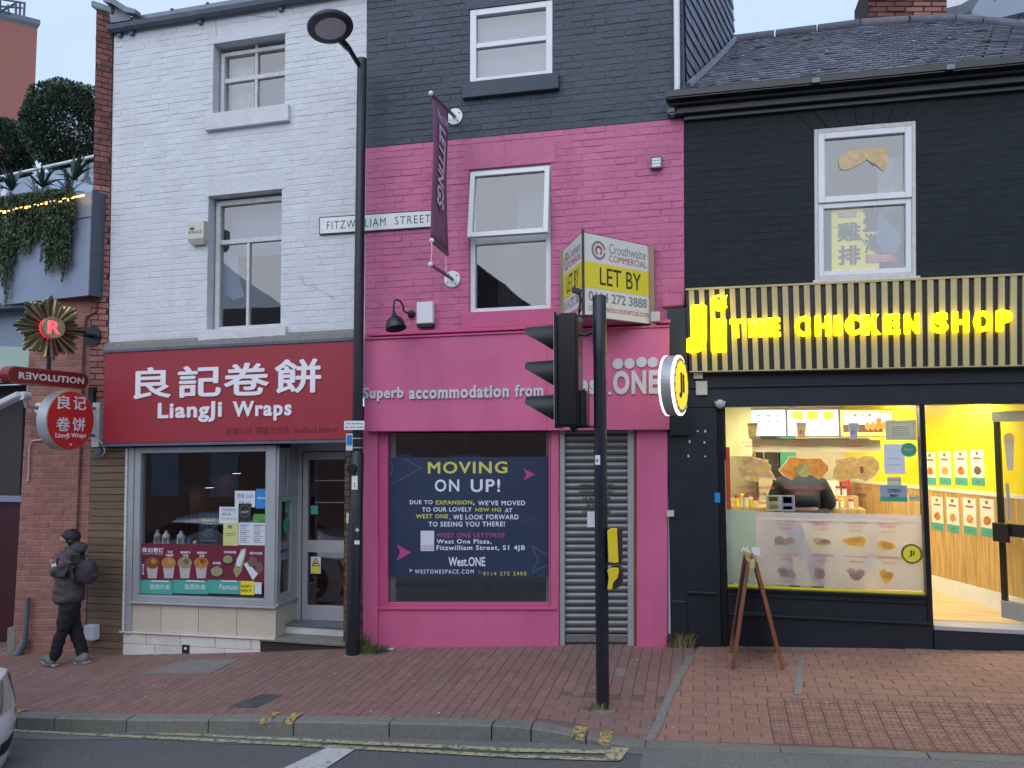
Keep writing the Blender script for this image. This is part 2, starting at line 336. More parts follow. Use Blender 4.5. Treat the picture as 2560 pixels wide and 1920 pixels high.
m_txtpink = M('pink_print', (.45, .06, .24), .5, bump=0, var=0)
m_txtred = M('red_print', (.42, .05, .05), .5, bump=0, var=0)
m_navy = M('navy_vinyl', (.022, .038, .085), .45, var=.1, scale=1, bump=0)
m_greyprint = M('faded_grey_print', (.20, .22, .27), .5, bump=0)
m_paper = M('white_paper', (.62, .66, .72), .7, bump=0, var=.03)
m_ylpaper = M('yellow_paper', (.60, .58, .22), .7, bump=0)
m_bluepaper = M('blue_sticker', (.03, .22, .55), .6, bump=0)
m_green = M('green_sticker', (.05, .30, .22), .6, bump=0)
m_teal = M('teal_vinyl', (.07, .36, .30), .5, bump=0, var=.05)
m_lime = M('lime_sticker', (.08, .30, .04), .6, bump=0)
m_maroon = M('maroon_vinyl', (.16, .015, .035), .45, bump=0, var=.04)
m_cup = M('translucent_cup_print', (.45, .42, .42), .5, var=.1, scale=60, bump=0)
def foodmat(name, a, b_, sc=60): return M(name, tuple(x*.6+y*.4 for x, y in zip(a, b_)), .5, var=.15, scale=sc, bump=.1, col2=b_, trans=.5)
m_foodA = foodmat('fried_golden_print', (.72, .42, .10), (.92, .68, .30), 22)
m_foodB = foodmat('orange_fried_print', (.75, .25, .04), (.92, .48, .14), 22)
m_foodC = foodmat('stew_print', (.20, .03, .01), (.55, .22, .06), 90)
m_foodD = foodmat('pale_noodle_print', (.35, .30, .12), (.70, .66, .40), 90)
m_foodE = foodmat('brown_gizzard_print', (.12, .07, .05), (.40, .30, .24), 70)
m_foodF = foodmat('cheese_print', (.55, .50, .15), (.75, .72, .35), 50)
m_cream = M('cream_plastic', (.58, .57, .47), .5, var=.06, bump=.05, dirt=.25, dirtcol=(.3, .28, .2))
m_gold = M('brass_rays', (.30, .25, .12), .3, metal=.85, var=.25, scale=12, bump=.1)
m_mirror = M('dark_mirror_ray', (.10, .09, .07), .2, metal=.8, var=.3, scale=14)
m_maroonsign = M('maroon_enamel', (.22, .012, .018), .3, var=.05, bump=0)
m_redround = M('red_round_sign_face', (.60, .03, .025), .35, var=.04, bump=0)
m_leaf = M('dark_evergreen_leaf', (.045, .082, .045), .5, var=.4, scale=3, bump=0, rnd=.45)
m_ivy = M('trailing_ivy_leaf', (.045, .085, .035), .6, var=.4, scale=3, bump=0, rnd=.4)
m_agave = M('blue_green_spiky_leaf', (.035, .07, .055), .5, var=.3, bump=0)
m_grass = M('roadside_grass', (.10, .15, .04), .8, var=.4, bump=0, rnd=.3)
m_drygrass = M('dry_grass', (.25, .21, .10), .8, var=.3, bump=0, rnd=.3)
m_panel = M('blue_grey_cladding_panel', (.22, .27, .36), .38, var=.04, scale=1, bump=.02)
m_paneldark = M('dark_grey_cladding_edge', (.07, .09, .12), .4, bump=.02)
m_greenpane = M('pale_green_frosted_pane', (.38, .50, .42), .3, var=.1, scale=1, bump=0)
m_jacket = M('dark_grey_jacket_cloth', (.070, .058, .066), .85, var=.2, scale=15, bump=.5, bscale=60)
m_trousers = M('black_trouser_cloth', (.012, .011, .018), .9, var=.2, bump=.3)
m_pack = M('charcoal_backpack_cloth', (.048, .040, .048), .8, var=.25, scale=12, bump=.5)
m_hair = M('black_hair', (.012, .010, .012), .6, var=.3, bump=.5, bscale=150)
m_skin = M('skin', (.45, .26, .19), .5, var=.05, bump=.05)
m_shoe = M('grey_shoe', (.14, .14, .15), .7, var=.3)
m_sole = M('pale_shoe_sole', (.40, .40, .40), .7)
m_bluejkt = M('navy_jacket_cloth', (.007, .012, .026), .8, var=.3, bump=.5)
m_carwhite = M('white_car_paint', (.72, .74, .78), .18, var=.01, bump=0, coat=.8)
m_tyre = M('tyre_rubber', (.015, .015, .016), .8)
m_cctv = M('white_camera_housing', (.62, .63, .66), .4, bump=.02)
m_brown = M('brown_horizontal_board', (.155, .10, .062), .6, var=.2, scale=9, bump=.2, rnd=.14, scl3=(.4, 1, 4))
m_opp = M('opposite_brick', (.22, .13, .10), .8, var=.2, bump=.3)
m_opproof = M('opposite_roof', (.10, .085, .075), .8, var=.2)

# ------------------------------------------------------------------ lettering
_tc = {}
def tmesh(body, off, spacing, shear, ext):
    k = (body, off, spacing, shear)
    if k in _tc: return _tc[k]
    cu = bpy.data.curves.new('t', 'FONT'); cu.body = body; cu.offset = off; cu.space_character = spacing; cu.shear = shear; cu.resolution_u = 3; cu.align_x = 'LEFT'
    cu.extrude = ext
    o = bpy.data.objects.new('t', cu); C.objects.link(o)
    bpy.context.view_layer.update()
    me = bpy.data.meshes.new_from_object(o.evaluated_get(bpy.context.evaluated_depsgraph_get()))
    vs = [v.co.copy() for v in me.vertices]; fs = [tuple(p.vertices) for p in me.polygons]
    bpy.data.objects.remove(o); bpy.data.meshes.remove(me); bpy.data.curves.remove(cu)
    _tc[k] = (vs, fs); return _tc[k]
def text(face, body, r, y, mat, parent=None, name='lettering', off=0.0, th=.0008, spacing=1.0, shear=0.0, bold=0.0, split=False):
    """fit the words into the rectangle r of a face, standing th proud of depth y"""
    ext = .02
    vs, fs = tmesh(body, off, spacing, shear, ext)
    if bold:            # heavier strokes: the same outline struck five times
        n0 = len(vs); V2, F2 = [], []
        for i, (dx, dy) in enumerate(((0, 0), (bold, 0), (-bold, 0), (0, bold), (0, -bold), (bold*.7, bold*.7), (-bold*.7, -bold*.7), (bold*.7, -bold*.7), (-bold*.7, bold*.7))):
            V2 += [Vector((v.x+dx, v.y+dy, v.z*(1-.012*i) if v.z > 0 else v.z)) for v in vs]; F2 += [tuple(q+i*n0 for q in f) for f in fs]
        vs, fs = V2, F2
    xs = [v.x for v in vs]; ys = [v.y for v in vs]; x0, x1, y0, y1 = min(xs), max(xs), min(ys), max(ys)
    u0, u1, v0, v1 = r
    if split:           # one mesh per character: faces whose spans overlap across the line belong together
        sp = sorted((min(vs[i].x for i in f), max(vs[i].x for i in f), k) for k, f in enumerate(fs)); gs = []; e_ = -1e9
        for a, b, k in sp:
            if a > e_+.012: gs.append([]); 
            gs[-1].append(k); e_ = max(e_, b)
        out = None
        for g_ in gs:
            idx = {}; 
            for k in g_:
                for i in fs[k]: idx.setdefault(i, len(idx))
            pv = [face.P(u0+(vs[i].x-x0)/(x1-x0)*(u1-u0), v0+(vs[i].y-y0)/(y1-y0)*(v1-v0), y-th*(vs[i].z/ext*.5+.5)) for i in idx]
            out = mk('letter', pv, [tuple(idx[i] for i in fs[k]) for k in g_], mat, parent)
        return out
    pv = [face.P(u0+(v.x-x0)/(x1-x0)*(u1-u0), v0+(v.y-y0)/(y1-y0)*(v1-v0), y-th*(v.z/ext*.5+.5)) for v in vs]
    return mk(name, pv, fs, mat, parent)
def tpx(face, body, xl, xr, yt, yb, y, mat, parent=None, **k): return text(face, body, face.R(xl, xr, yt, yb, y), y, mat, parent, **k)
def blob(face, r, y, mat, parent, name='food_picture', n=22, rough=.16, seed=0, th=.0012):
    rd = random.Random(seed); u0, u1, v0, v1 = r; cu, cv = (u0+u1)/2, (v0+v1)/2; a, b = (u1-u0)/2, (v1-v0)/2
    pts = [face.P(cu+a*math.cos(2*math.pi*i/n)*(1-rough*rd.random()), cv+b*math.sin(2*math.pi*i/n)*(1-rough*rd.random()), y) for i in range(n)]
    c = face.P(cu, cv, y)
    d = face.P(cu, cv, y-th)-c
    mb = MB(); mb.prism(pts, d); return mb.out(name, mat, parent)
def sheet(face, pts, y, mat, parent, name):      # thin vinyl or film: one printed sheet
    return mk(name, [face.P(u, v, y) for u, v in pts], [tuple(range(len(pts)))], mat, parent)
def bsheet(face, r, y, mat, parent, name='food_picture', n=22, rough=.16, seed=0):
    rd = random.Random(seed); u0, u1, v0, v1 = r; cu, cv = (u0+u1)/2, (v0+v1)/2
    return sheet(face, [(cu+(u1-u0)/2*math.cos(2*math.pi*i/n)*(1-rough*rd.random()), cv+(v1-v0)/2*math.sin(2*math.pi*i/n)*(1-rough*rd.random())) for i in range(n)], y, mat, parent, name)
def disc(face, cu, cv, ru, rv, y0, y1, mat, parent, name, n=32):
    pts = [face.P(cu+ru*math.cos(2*math.pi*i/n), cv+rv*math.sin(2*math.pi*i/n), y0) for i in range(n)]
    return MB().prism(pts, face.P(cu, cv, y1)-face.P(cu, cv, y0)).out(name, mat, parent)
def poly(face, pts, y, th, mat, parent, name):
    q = [face.P(u, v, y) for u, v in pts]; return MB().prism(q, face.P(0, 0, y-th)-face.P(0, 0, y)).out(name, mat, parent)
def ppoly(face, pts, y, th, mat, parent, name): return poly(face, [face.uv(a, b, y) for a, b in pts], y, th, mat, parent, name)

# ------------------------------------------------------------------ bricks
def brick_geo(w_, h, d, cham, rd):
    j = lambda: rd.uniform(-1, 1)*.0016
    a, b = w_/2, h/2; c = cham
    back = [(-a, 0, -b), (a, 0, -b), (a, 0, b), (-a, 0, b)]
    fr = [(-a+c+j(), -d+j()*.6, -b+c+j()), (a-c+j(), -d+j()*.6, -b+c+j()), (a-c+j(), -d+j()*.6, b-c+j()), (-a+c+j(), -d+j()*.6, b-c+j())]
    return back+fr, [(4, 5, 6, 7), (0, 1, 5, 4), (1, 2, 6, 5), (2, 3, 7, 6), (3, 0, 4, 7)]
def bricks(face, r, holes, y, mat, parent, nparts=300, d=.006, cham=.004, joint=.010, L=.225, H=.075, matf=None, seed=1, name='brick', stuffname='bricks_beyond', jit=.002, focus=None):
    """running bond over rectangle r minus holes; nearest nparts as objects sharing meshes, the rest one mesh per material"""
    rd = random.Random(seed); u0, u1, v0, v1 = r; out = []
    rows = int((v1-v0)/H+.999)
    for k in range(rows):
        a0, a1 = v0+k*H+joint/2, min(v0+(k+1)*H-joint/2, v1)
        if a1-a0 < .02: continue
        vm = (a0+a1)/2
        hs = sorted((h[0], h[1]) for h in holes if h[2]-.02 < vm < h[3]+.02)
        segs = []; c = u0
        for h0, h1 in hs:
            if h0 > c: segs.append((c, min(h0, u1)))
            c = max(c, h1)
        if c < u1: segs.append((c, u1))
        sh = (0 if k % 2 else L/2)+rd.uniform(-.02, .02)
        for s0, s1 in segs:
            q = math.floor((s0-sh-u0)/L)*L+sh+u0
            while q < s1:
                b0, b1 = max(q+joint/2, s0+.002), min(q+L-joint/2, s1-.002)
                if b1-b0 > .03: out.append((b0, b1, a0, a1))
                q += L
    full = [b for b in out if abs((b[1]-b[0])-(L-joint)) < 1e-4 and abs((b[3]-b[2])-(H-joint)) < 1e-4]
    fu, fv = focus or ((u0+u1)/2, v0)
    cw = face.P(fu, fv, y)
    full.sort(key=lambda b: (face.P((b[0]+b[1])/2, (b[2]+b[3])/2)-cw).length)
    parts = set(full[:nparts])
    groups = {}
    o0 = org(parent); tmpl = {}
    for b in out:
        m = matf((b[0]+b[1])/2, (b[2]+b[3])/2) if matf else mat
        cu, cv = (b[0]+b[1])/2, (b[2]+b[3])/2
        dd = d+rd.uniform(-jit, jit)
        if b in parts:
            key = (m.name, rd.randrange(8))
            if key not in tmpl:
                vs, fs = brick_geo(L-joint, H-joint, dd, cham, rd); me = bpy.data.meshes.new(name); me.from_pydata(vs, [], fs); me.materials.append(m); tmpl[key] = me
            o = bpy.data.objects.new(name, tmpl[key]); C.objects.link(o); o.parent = parent
            p = face.P(cu, cv, y); ex = (face.P(cu+.1, cv, y)-p).normalized(); ny = -(face.P(cu, cv, y-.1)-p).normalized(); ez = ex.cross(ny); ez.normalize()
            mt = Matrix(((ex.x, ny.x, ez.x, p.x-o0.x), (ex.y, ny.y, ez.y, p.y-o0.y), (ex.z, ny.z, ez.z, p.z-o0.z), (0, 0, 0, 1)))
            o.matrix_local = mt @ Matrix.Rotation(rd.uniform(-.006, .006), 4, 'X') @ Matrix.Rotation(rd.uniform(-.008, .008), 4, 'Y')
        else:
            vs, fs = brick_geo(b[1]-b[0], b[3]-b[2], dd, cham, rd)
            g = groups.setdefault(m.name, (m, MB())); g[1].add([face.P(cu+v[0], cv+v[2], y+v[1]) for v in vs], fs)
    for nm, (m, mb) in groups.items(): tag(mb.out(stuffname, m, parent), kind='stuff')

# ================================================================== GROUND
def gsheet(name, x0, x1, nx, yfun, ny, zf, mat, kind='structure', label=None):
    vs, fs = [], []
    for i in range(nx+1):
        x = x0+(x1-x0)*i/nx; ya, yb = yfun(x)
        for j in range(ny+1):
            y = ya+(yb-ya)*j/ny; vs.append((x, y, zf(x, y)))
    for i in range(nx):
        for j in range(ny):
            a = i*(ny+1)+j; fs.append((a, a+1, a+ny+2, a+ny+1))
    o = mk(name, vs, fs, mat, None, True); return tag(o, label, kind=kind)
gr = mk('ground', [(-400, -400, -6), (400, -400, -6), (400, 400, -6), (-400, 400, -6)], [(0, 1, 2, 3)], m_slabgrey); tag(gr, kind='structure')
road = gsheet('road', -40, 30, 140, lambda x: (-15, ky(x)-.10), 24, zr, m_asph)
pave = gsheet('pavement', -16, 10, 104, lambda x: (ky(x)+.0, .5), 12, lambda x, y: zp(x, y)-.012, m_sand)
strip = gsheet('gutter_strip', -16, -.3, 80, lambda x: (ky(x)-.30-.04*math.sin(x*3), ky(x)-.128), 2, lambda x, y: zr(x, y)+.004, m_asph2)
strip2 = gsheet('road_patch', -.45, 8, 40, lambda x: (-3.4, ky(x)-.128), 4, lambda x, y: zr(x, y)+.0045, m_asph2)

PX = [-40, 25, 125, 314, 521, 738, 981, 1238, 1338, 1480, 1623, 1935, 2269, 2600]
kx = [GP(p, 1800).x for p in PX]; kx = [kx[0]-2.7, kx[0]-1.8, kx[0]-.9]+kx+[kx[-1]+.9*k_ for k_ in range(1, 6)]
kerb = thing('kerb', None, None, (0, 0, 0)); kerb['kind'] = 'structure'
for a, b in zip(kx, kx[1:]):
    g = .006; a2, b2 = a+g, b-g; n = 4; mb = MB()
    top = []
    rj = random.uniform(-.003, .003)
    for i in range(n+1):
        x = a2+(b2-a2)*i/n; yk = ky(x); zt = zp(x, yk)+.002+rj; zl = zr(x, yk-.13)-.08
        mb.v += [Vector((x, yk+.005, zl)), Vector((x, yk+.005, zt)), Vector((x, yk-.105, zt-.003)), Vector((x, yk-.124, zt-.014)), Vector((x, yk-.130, zl))]
    for i in range(n):
        for j in range(4): q = i*5+j; mb.f.append((q, q+5, q+6, q+1))
    mb.f += [(0, 1, 2, 3, 4), tuple(n*5+k for k in (4, 3, 2, 1, 0))]
    mb.out('kerb_stone', m_kerb, kerb)

def gquad(pts, zf, lift):
    return [(p.x, p.y, zf(p.x, p.y)+lift) for p in pts]
# strips of grey concrete let into the paving
S1 = [GP(1718, 1640), GP(1738, 1640), GP(1636, 1852), GP(1611, 1853)]
S2 = [GP(1996, 1644), GP(2011, 1644), GP(2005, 1737), GP(1986, 1737)]
def inpoly(x, y, P):
    c = False; j = len(P)-1
    for i in range(len(P)):
        if (P[i].y > y) != (P[j].y > y) and x < (P[j].x-P[i].x)*(y-P[i].y)/(P[j].y-P[i].y)+P[i].x: c = not c
        j = i
    return c
for P_, nm in ((S1, 'paving_strip'), (S2, 'paving_strip')):
    mb = MB(); n = 10
    for i in range(n+1):
        l_, r_ = P_[0].lerp(P_[3], i/n), P_[1].lerp(P_[2], i/n); mb.v += [Vector((l_.x, l_.y, zp(l_.x, l_.y)+.0045)), Vector((r_.x, r_.y, zp(r_.x, r_.y)+.0045))]
    mb.f += [(2*i, 2*i+2, 2*i+3, 2*i+1) for i in range(n)]; mb.out(nm, m_slabgrey, pave)
MH1 = [GP(352, 1684), GP(525, 1684), GP(597, 1650), GP(470, 1650)]
MH2 = [GP(568, 1768), GP(640, 1770), GP(708, 1738), GP(655, 1736)]
MH = [MH1, MH2]
tagm = tag(MB().prism(gquad(MH1, zp, .005), (0, 0, -.05)).out('access_slab', m_slabgrey), 'large flat grey concrete slab let into the brick paving near the walker', 'access cover')
m_iron = M('dark_cast_iron', (.085, .08, .078), .7, var=.2, bump=.3)
mh2 = thing('manhole_cover', 'small dark chequered metal cover in the brick paving near the kerb', 'manhole cover', gquad(MH2, zp, 0)[0])
MB().prism(gquad(MH2, zp, .005), (0, 0, -.05)).out('cover_plate', m_iron, mh2)
mb = MB()
for i in range(1, 12):
    for j in range(1, 7):
        a, b = i/12, j/7; p = (MH2[0]*(1-a)+MH2[1]*a)*(1-b)+(MH2[3]*(1-a)+MH2[2]*a)*b
        mb.obox((p.x, p.y, zp(p.x, p.y)+.006), (1, 1 if (i+j) % 2 else -1, 0), (1, -1 if (i+j) % 2 else 1, 0), (0, 0, 1), .010, .003, .003)
tag(mb.out('raised_tread', m_iron, mh2), kind='stuff')

# pavers
TX0, TY0, TY1 = GP(1925, 1800).x, GP(2200, 1747).y, GP(2200, 1868).y
tmplp = {}
def paver(x, y, lx, ly, mat, rd, part, stuff, hz=0):
    key = (mat.name, round(lx, 3), round(ly, 3), rd.randrange(4))
    a, b, c = lx/2-.0016, ly/2-.0016, .004
    vs = [(-a, -b, -.02), (a, -b, -.02), (a, b, -.02), (-a, b, -.02), (-a, -b, -c), (a, -b, -c), (a, b, -c), (-a, b, -c), (-a+c, -b+c, 0), (a-c, -b+c, 0), (a-c, b-c, 0), (-a+c, b-c, 0)]
    fs = [(8, 9, 10, 11)]+[(4+i, 4+(i+1) % 4, 8+(i+1) % 4, 8+i) for i in range(4)]+[(i, (i+1) % 4, 4+(i+1) % 4, 4+i) for i in range(4)]
    e = .02; dzx = (zp(x+e, y)-zp(x-e, y))/(2*e); dzy = (zp(x, y+e)-zp(x, y-e))/(2*e); z = zp(x, y)+rd.uniform(-.0025, .0015)
    tx, ty = rd.uniform(-.008, .008), rd.uniform(-.008, .008)
    if part:
        if key not in tmplp:
            me = bpy.data.meshes.new('paving_brick'); me.from_pydata(vs, [], fs); me.materials.append(mat); tmplp[key] = me
        o = bpy.data.objects.new('paving_brick', tmplp[key]); C.objects.link(o); o.parent = pave
        X = Vector((1, 0, dzx+tx)).normalized(); Y = Vector((0, 1, dzy+ty)).normalized(); Z = X.cross(Y)
        o.matrix_local = Matrix(((X.x, Y.x, Z.x, x), (X.y, Y.y, Z.y, y), (X.z, Y.z, Z.z, z), (0, 0, 0, 1)))
    else: stuff.setdefault(mat.name, (mat, MB()))[1].add([(x+v[0], y+v[1], z+v[2]+v[0]*(dzx+tx)+v[1]*(dzy+ty)) for v in vs], fs)
rd = random.Random(3); plist = []
X0, X1 = -9.2, 5.6
i = 0; x = X0
def strip_x(y): a, b = S1[0], S1[3]; return a.x+(b.x-a.x)*(y-a.y)/(b.y-a.y)
while x < -.2:                      # rows running out from the wall to the kerb
    y = .1+(0.1 if i % 2 else 0)+rd.uniform(-.01, .01)
    while y > ky(x)+.02:
        ya, yb = y-.2, y
        if ya < ky(x)+.005: ya = ky(x)+.005
        yc = (ya+yb)/2
        if yb-ya > .04:
            hz = (-1.3 < x+.05 and yc < -1.37)
            if not hz and x+.05 < strip_x(yc)+.05: plist.append((x+.05, yc, .1, yb-ya, m_paver))
        y -= .2
    x += .1; i += 1
y = .0
k = 0
while y > -2.05:                      # rows running along the street: round the signal pole, by the wall and to the right
    x = X0+(.1 if k % 2 else 0)
    while x < X1:
        yc, xc = y-.05, x+.1
        sx = strip_x(yc)+.045; xa_, xb_ = xc-.1, xc+.1
        spans = []
        if xb_ > sx: spans.append((max(xa_, sx), xb_, m_paver2))
        if xa_ < sx and xb_ > -1.3 and (yc < -1.42): spans.append((max(xa_, -1.3), min(xb_, sx), m_paver))
        if yc > -.1 and xa_ < sx and False: pass
        for (u_, w_, mt_) in spans:
            if mt_ is m_paver2 and yc < TY0 and yc > TY1:
                w_ = min(w_, TX0)
            if w_-u_ < .03 or yc-.05 < ky(xc): continue
            plist.append(((u_+w_)/2, yc, w_-u_, .1, mt_))
        x += .2
    y -= .1; k += 1
plist.sort(key=lambda p: (Vector((p[0], p[1], zb(p[0])))-CAMLOC).length)
stf = {}
for n_, p in enumerate(plist):
    mat = p[4]
    if rd.random() < .003: mat = m_slabgrey
    paver(p[0], p[1], p[2], p[3], mat, rd, n_ < 260, stf)
for m, mbb in stf.values(): tag(mbb.out('paving_brick_mass', m, pave), kind='stuff')
# tactile slabs with raised studs
tact = {}
nx = int((5.4-TX0)/.1333); ly = (TY0-TY1)/4
for a in range(nx):
    for b in range(5):
        xc = TX0+.0667+a*.1333; y1 = TY0-(b-(.5 if a % 2 else 0))*ly; y0 = y1-ly
        y1, y0 = min(y1, TY0), max(y0, TY1)
        if y1-y0 < .05: continue
        yc = (y0+y1)/2; l2 = y1-y0; key = round(l2, 2)
        if key not in tact:
            mb = MB(); g = .004; mb.box(-.0667+g, .0667-g, -l2/2+g, l2/2-g, -.02, 0)
            ns = max(2, int(l2/.048))
            for s in range(3):
                for t in range(ns):
                    cx, cyy = -.0667+.0222+s*.0444, -l2/2+l2*(t+.5)/ns
                    mb.add([(cx-.013, cyy-.011, 0), (cx+.013, cyy-.011, 0), (cx+.013, cyy+.011, 0), (cx-.013, cyy+.011, 0), (cx-.009, cyy-.008, .005), (cx+.009, cyy-.008, .005), (cx+.009, cyy+.008, .005), (cx-.009, cyy+.008, .005)], [(4, 5, 6, 7), (0, 1, 5, 4), (1, 2, 6, 5), (2, 3, 7, 6), (3, 0, 4, 7)])
            me = bpy.data.meshes.new('tactile_block'); me.from_pydata([tuple(v) for v in mb.v], [], mb.f); me.materials.append(m_paver2); me.materials.append(m_stud); me.polygons.foreach_set('material_index', [0]*6+[1]*(len(mb.f)-6)); tact[key] = me
        o = bpy.data.objects.new('tactile_block', tact[key]); C.objects.link(o); o.parent = pave
        e = .02; dzx = (zp(xc+e, yc)-zp(xc-e, yc))/(2*e); dzy = (zp(xc, yc+e)-zp(xc, yc-e))/(2*e)
        X = Vector((1, 0, dzx)).normalized(); Y = Vector((0, 1, dzy)).normalized(); Z = X.cross(Y)
        o.matrix_local = Matrix(((X.x, Y.x, Z.x, xc), (X.y, Y.y, Z.y, yc), (X.z, Y.z, Z.z, zp(xc, yc)-.001), (0, 0, 0, 1)))

# road paint
def rstrip(name, pa, pb, lift, mat, zf=zr):
    """pa, pb: upper and lower image edges; the strip is cut into short pieces to follow the road"""
    vs, fs = [], []; n = len(pa)
    A = [GP(*p, zf) for p in pa]; B = [GP(*p, zf) for p in pb]; V = []
    for i in range(n-1):
        m = max(1, int((A[i+1]-A[i]).length/.15))
        for k in range(m+(i == n-2)):
            t = k/m; V.append((A[i].lerp(A[i+1], t), B[i].lerp(B[i+1], t)))
    for a, b in V: vs += [(a.x, a.y, zf(a.x, a.y)+lift), (b.x, b.y, zf(b.x, b.y)+lift)]
    for i in range(len(V)-1): fs.append((2*i, 2*i+1, 2*i+3, 2*i+2))
    o = mk(name, vs, fs, mat); return tag(o, kind='structure')
rstrip('yellow_line', [(-60, 1811), (25, 1815), (320, 1828), (640, 1844), (890, 1855), (1280, 1873), (1573, 1880)], [(-60, 1816), (25, 1820), (320, 1834), (640, 1850), (890, 1863), (1280, 1882), (1560, 1888)], .009, m_yline)
rstrip('yellow_line', [(-60, 1822), (25, 1825), (320, 1840), (640, 1856), (890, 1869), (1280, 1889), (1540, 1898)], [(-60, 1827), (25, 1830), (320, 1846), (640, 1862), (890, 1876), (1280, 1897), (1548, 1906)], .009, m_yline)
rstrip('yellow_line_end', [(1530, 1873), (1573, 1874)], [(1505, 1904), (1552, 1905)], .013, m_yline)
rstrip('white_dash', [(821, 1870), (893, 1872)], [(640, 1955), (760, 1960)], .009, m_wline)
for a, b, c_, d in ((644, 672, 640, 664), (697, 727, 694, 722), (1438, 1470, 1428, 1462), (1500, 1530, 1495, 1528), (30, 60, 30, 58)):
    yy = {644: (1793, 1809), 697: (1796, 1812), 1438: (1828, 1838), 1500: (1842, 1852), 30: (1768, 1778)}[a]
    p = [GP(a, yy[0]), GP(b, yy[0]), GP(d, yy[1]), GP(c_, yy[1])]
    kk = [Vector((q.x, q.y, zp(q.x, max(q.y, ky(q.x)))+.006)) for q in p]
    x0, x1 = GP(c_, yy[1]).x, GP(d, yy[1]).x
    mb = MB(); yk = ky(x0)
    zt = lambda x: zp(x, ky(x))+.0062
    mb.add([(x0, yk+.06, zp(x0, yk+.06)+.0035), (x1, yk+.06, zp(x1, yk+.06)+.0035), (x1, yk, zt(x1)+.001), (x0, yk, zt(x0)+.001), (x1, yk-.106, zt(x1)), (x0, yk-.106, zt(x0)), (x1, yk-.128, zt(x1)-.014), (x0, yk-.128, zt(x0)-.014), (x1, yk-.1325, zt(x1)-.035), (x0, yk-.1325, zt(x0)-.035)],
           [(3, 2, 1, 0), (5, 4, 2, 3), (7, 6, 4, 5), (9, 8, 6, 7)])
    tag(mb.out('yellow_kerb_mark', m_ytick), kind='structure')
# litter and chewing gum specks
mb = MB(); rl = random.Random(11)
for i in range(60):
    x, y = rl.uniform(-7.5, 3), rl.uniform(-1.9, -.1); s = rl.uniform(.004, .011); z = zp(x, y)+.003
    mb.add([(x+s*math.cos(t*1.047)*rl.uniform(.7, 1.3), y+s*math.sin(t*1.047), z) for t in range(6)], [(0, 1, 2, 3, 4, 5)])
tag(mb.out('chewing_gum_spots', m_ysign), 'pale flattened chewing gum spots scattered on the brick paving', kind='stuff')
for (px, py, s, fn, lab) in ((240, 1813, .018, zr, 'tiny white scrap on the road at far left below the kerb'), (899, 1837, .016, zr, 'thin pale cigarette end on the road below the kerb'), (1045, 1840, .016, zr, 'small white cigarette end on the road, right one of two'), (1575, 1611, .025, zp, 'crumpled silver wrapper at the foot of the roller shutter'), (1892, 1615, .02, zp, 'small white scrap beside the wooden A-board'), (975, 1624, .04, zp, 'white scrap of paper beside the weeds at the pink wall')):
    p = GP(px, py, fn); a = random.uniform(0, 3); v = Vector((math.cos(a), math.sin(a), 0))
    tag(MB().obox((p.x, p.y, p.z+.006), v, (-v.y, v.x, 0), (0, 0, 1), s, s*.35, .004).out('litter', m_paper), lab, 'litter')

# ================================================================== WHITE BUILDING
WF = Face((285.5, 77), (917, -27), (910, 1096), (264, 1108))
wb = thing('white_brick_building', 'white painted brick building with sash windows above the red restaurant sign', 'building', (-5.4, 0, zb(-5.4)))
hA = WF.R(533, 712, 97, 277); hB = WF.R(519, 703, 482, 822)
u1w = WF.uv(914, 500)[0]; vtop = WF.uv(600, 28)[1]; vf = WF.uv(580, 868)[1]
mb = MB(); WF.plate(mb, (0, u1w, vf-.6, vtop), [hA, hB], 0, .22); mb.out('wall', m_whitemortar, wb)
linA = (hA[0]-.05, hA[1]+.05, hA[3], hA[3]+.22); linB = (hB[0]-.05, hB[1]+.05, hB[3], hB[3]+.22)
bricks(WF, (0.01, u1w, vf, vtop), [(hA[0], hA[1], hA[2]-.12, hA[3]+.22), (hB[0], hB[1], hB[2]-.12, hB[3]+.22)], 0, m_white, wb, 300, d=.0035, cham=.005, joint=.004, seed=5, stuffname='brickwork', focus=(u1w*.6, vf+1), jit=.0022)
for h in (linA, linB): WF.box('lintel', h, -.006, .02, m_white, wb, .004)
def sash(face, r, y, transoms, parent, name='window', mat=m_upvc, fw=.055, mull=(), inner=.03, glassm=m_glass):
    """frame, sash bars, panes. transoms: v positions; mull: list of (u, v0, v1)"""
    u0, u1, v0, v1 = r; mb = MB(); i = face.frame(mb, r, fw, y, y+.09)
    for t in transoms: mb.box8(face.b8((i[0], i[1], t-.028, t+.028), y+.008, y+.075))
    for (mu, a, b) in mull: mb.box8(face.b8((mu-.018, mu+.018, a, b), y+.012, y+.07))
    w_ = mb.out(name, mat, parent, bev=.004)
    vs = [i[2]]+sorted(transoms)+[i[3]]
    for k in range(len(vs)-1):
        a, b = vs[k]+(.028 if k else 0), vs[k+1]-(.028 if k < len(vs)-2 else 0)
        us = [i[0]]+sorted(m[0] for m in mull if m[1] < (a+b)/2 < m[2])+[i[1]]
        for c in range(len(us)-1):
            e, f = us[c]+(.018 if c else 0), us[c+1]-(.018 if c < len(us)-2 else 0)
            yy = y+.04+.004*k
            mk('pane', [face.P(e, a, yy), face.P(f, a, yy), face.P(f, b, yy), face.P(e, b, yy)], [(0, 1, 2, 3)], glassm, w_)
    return w_, i
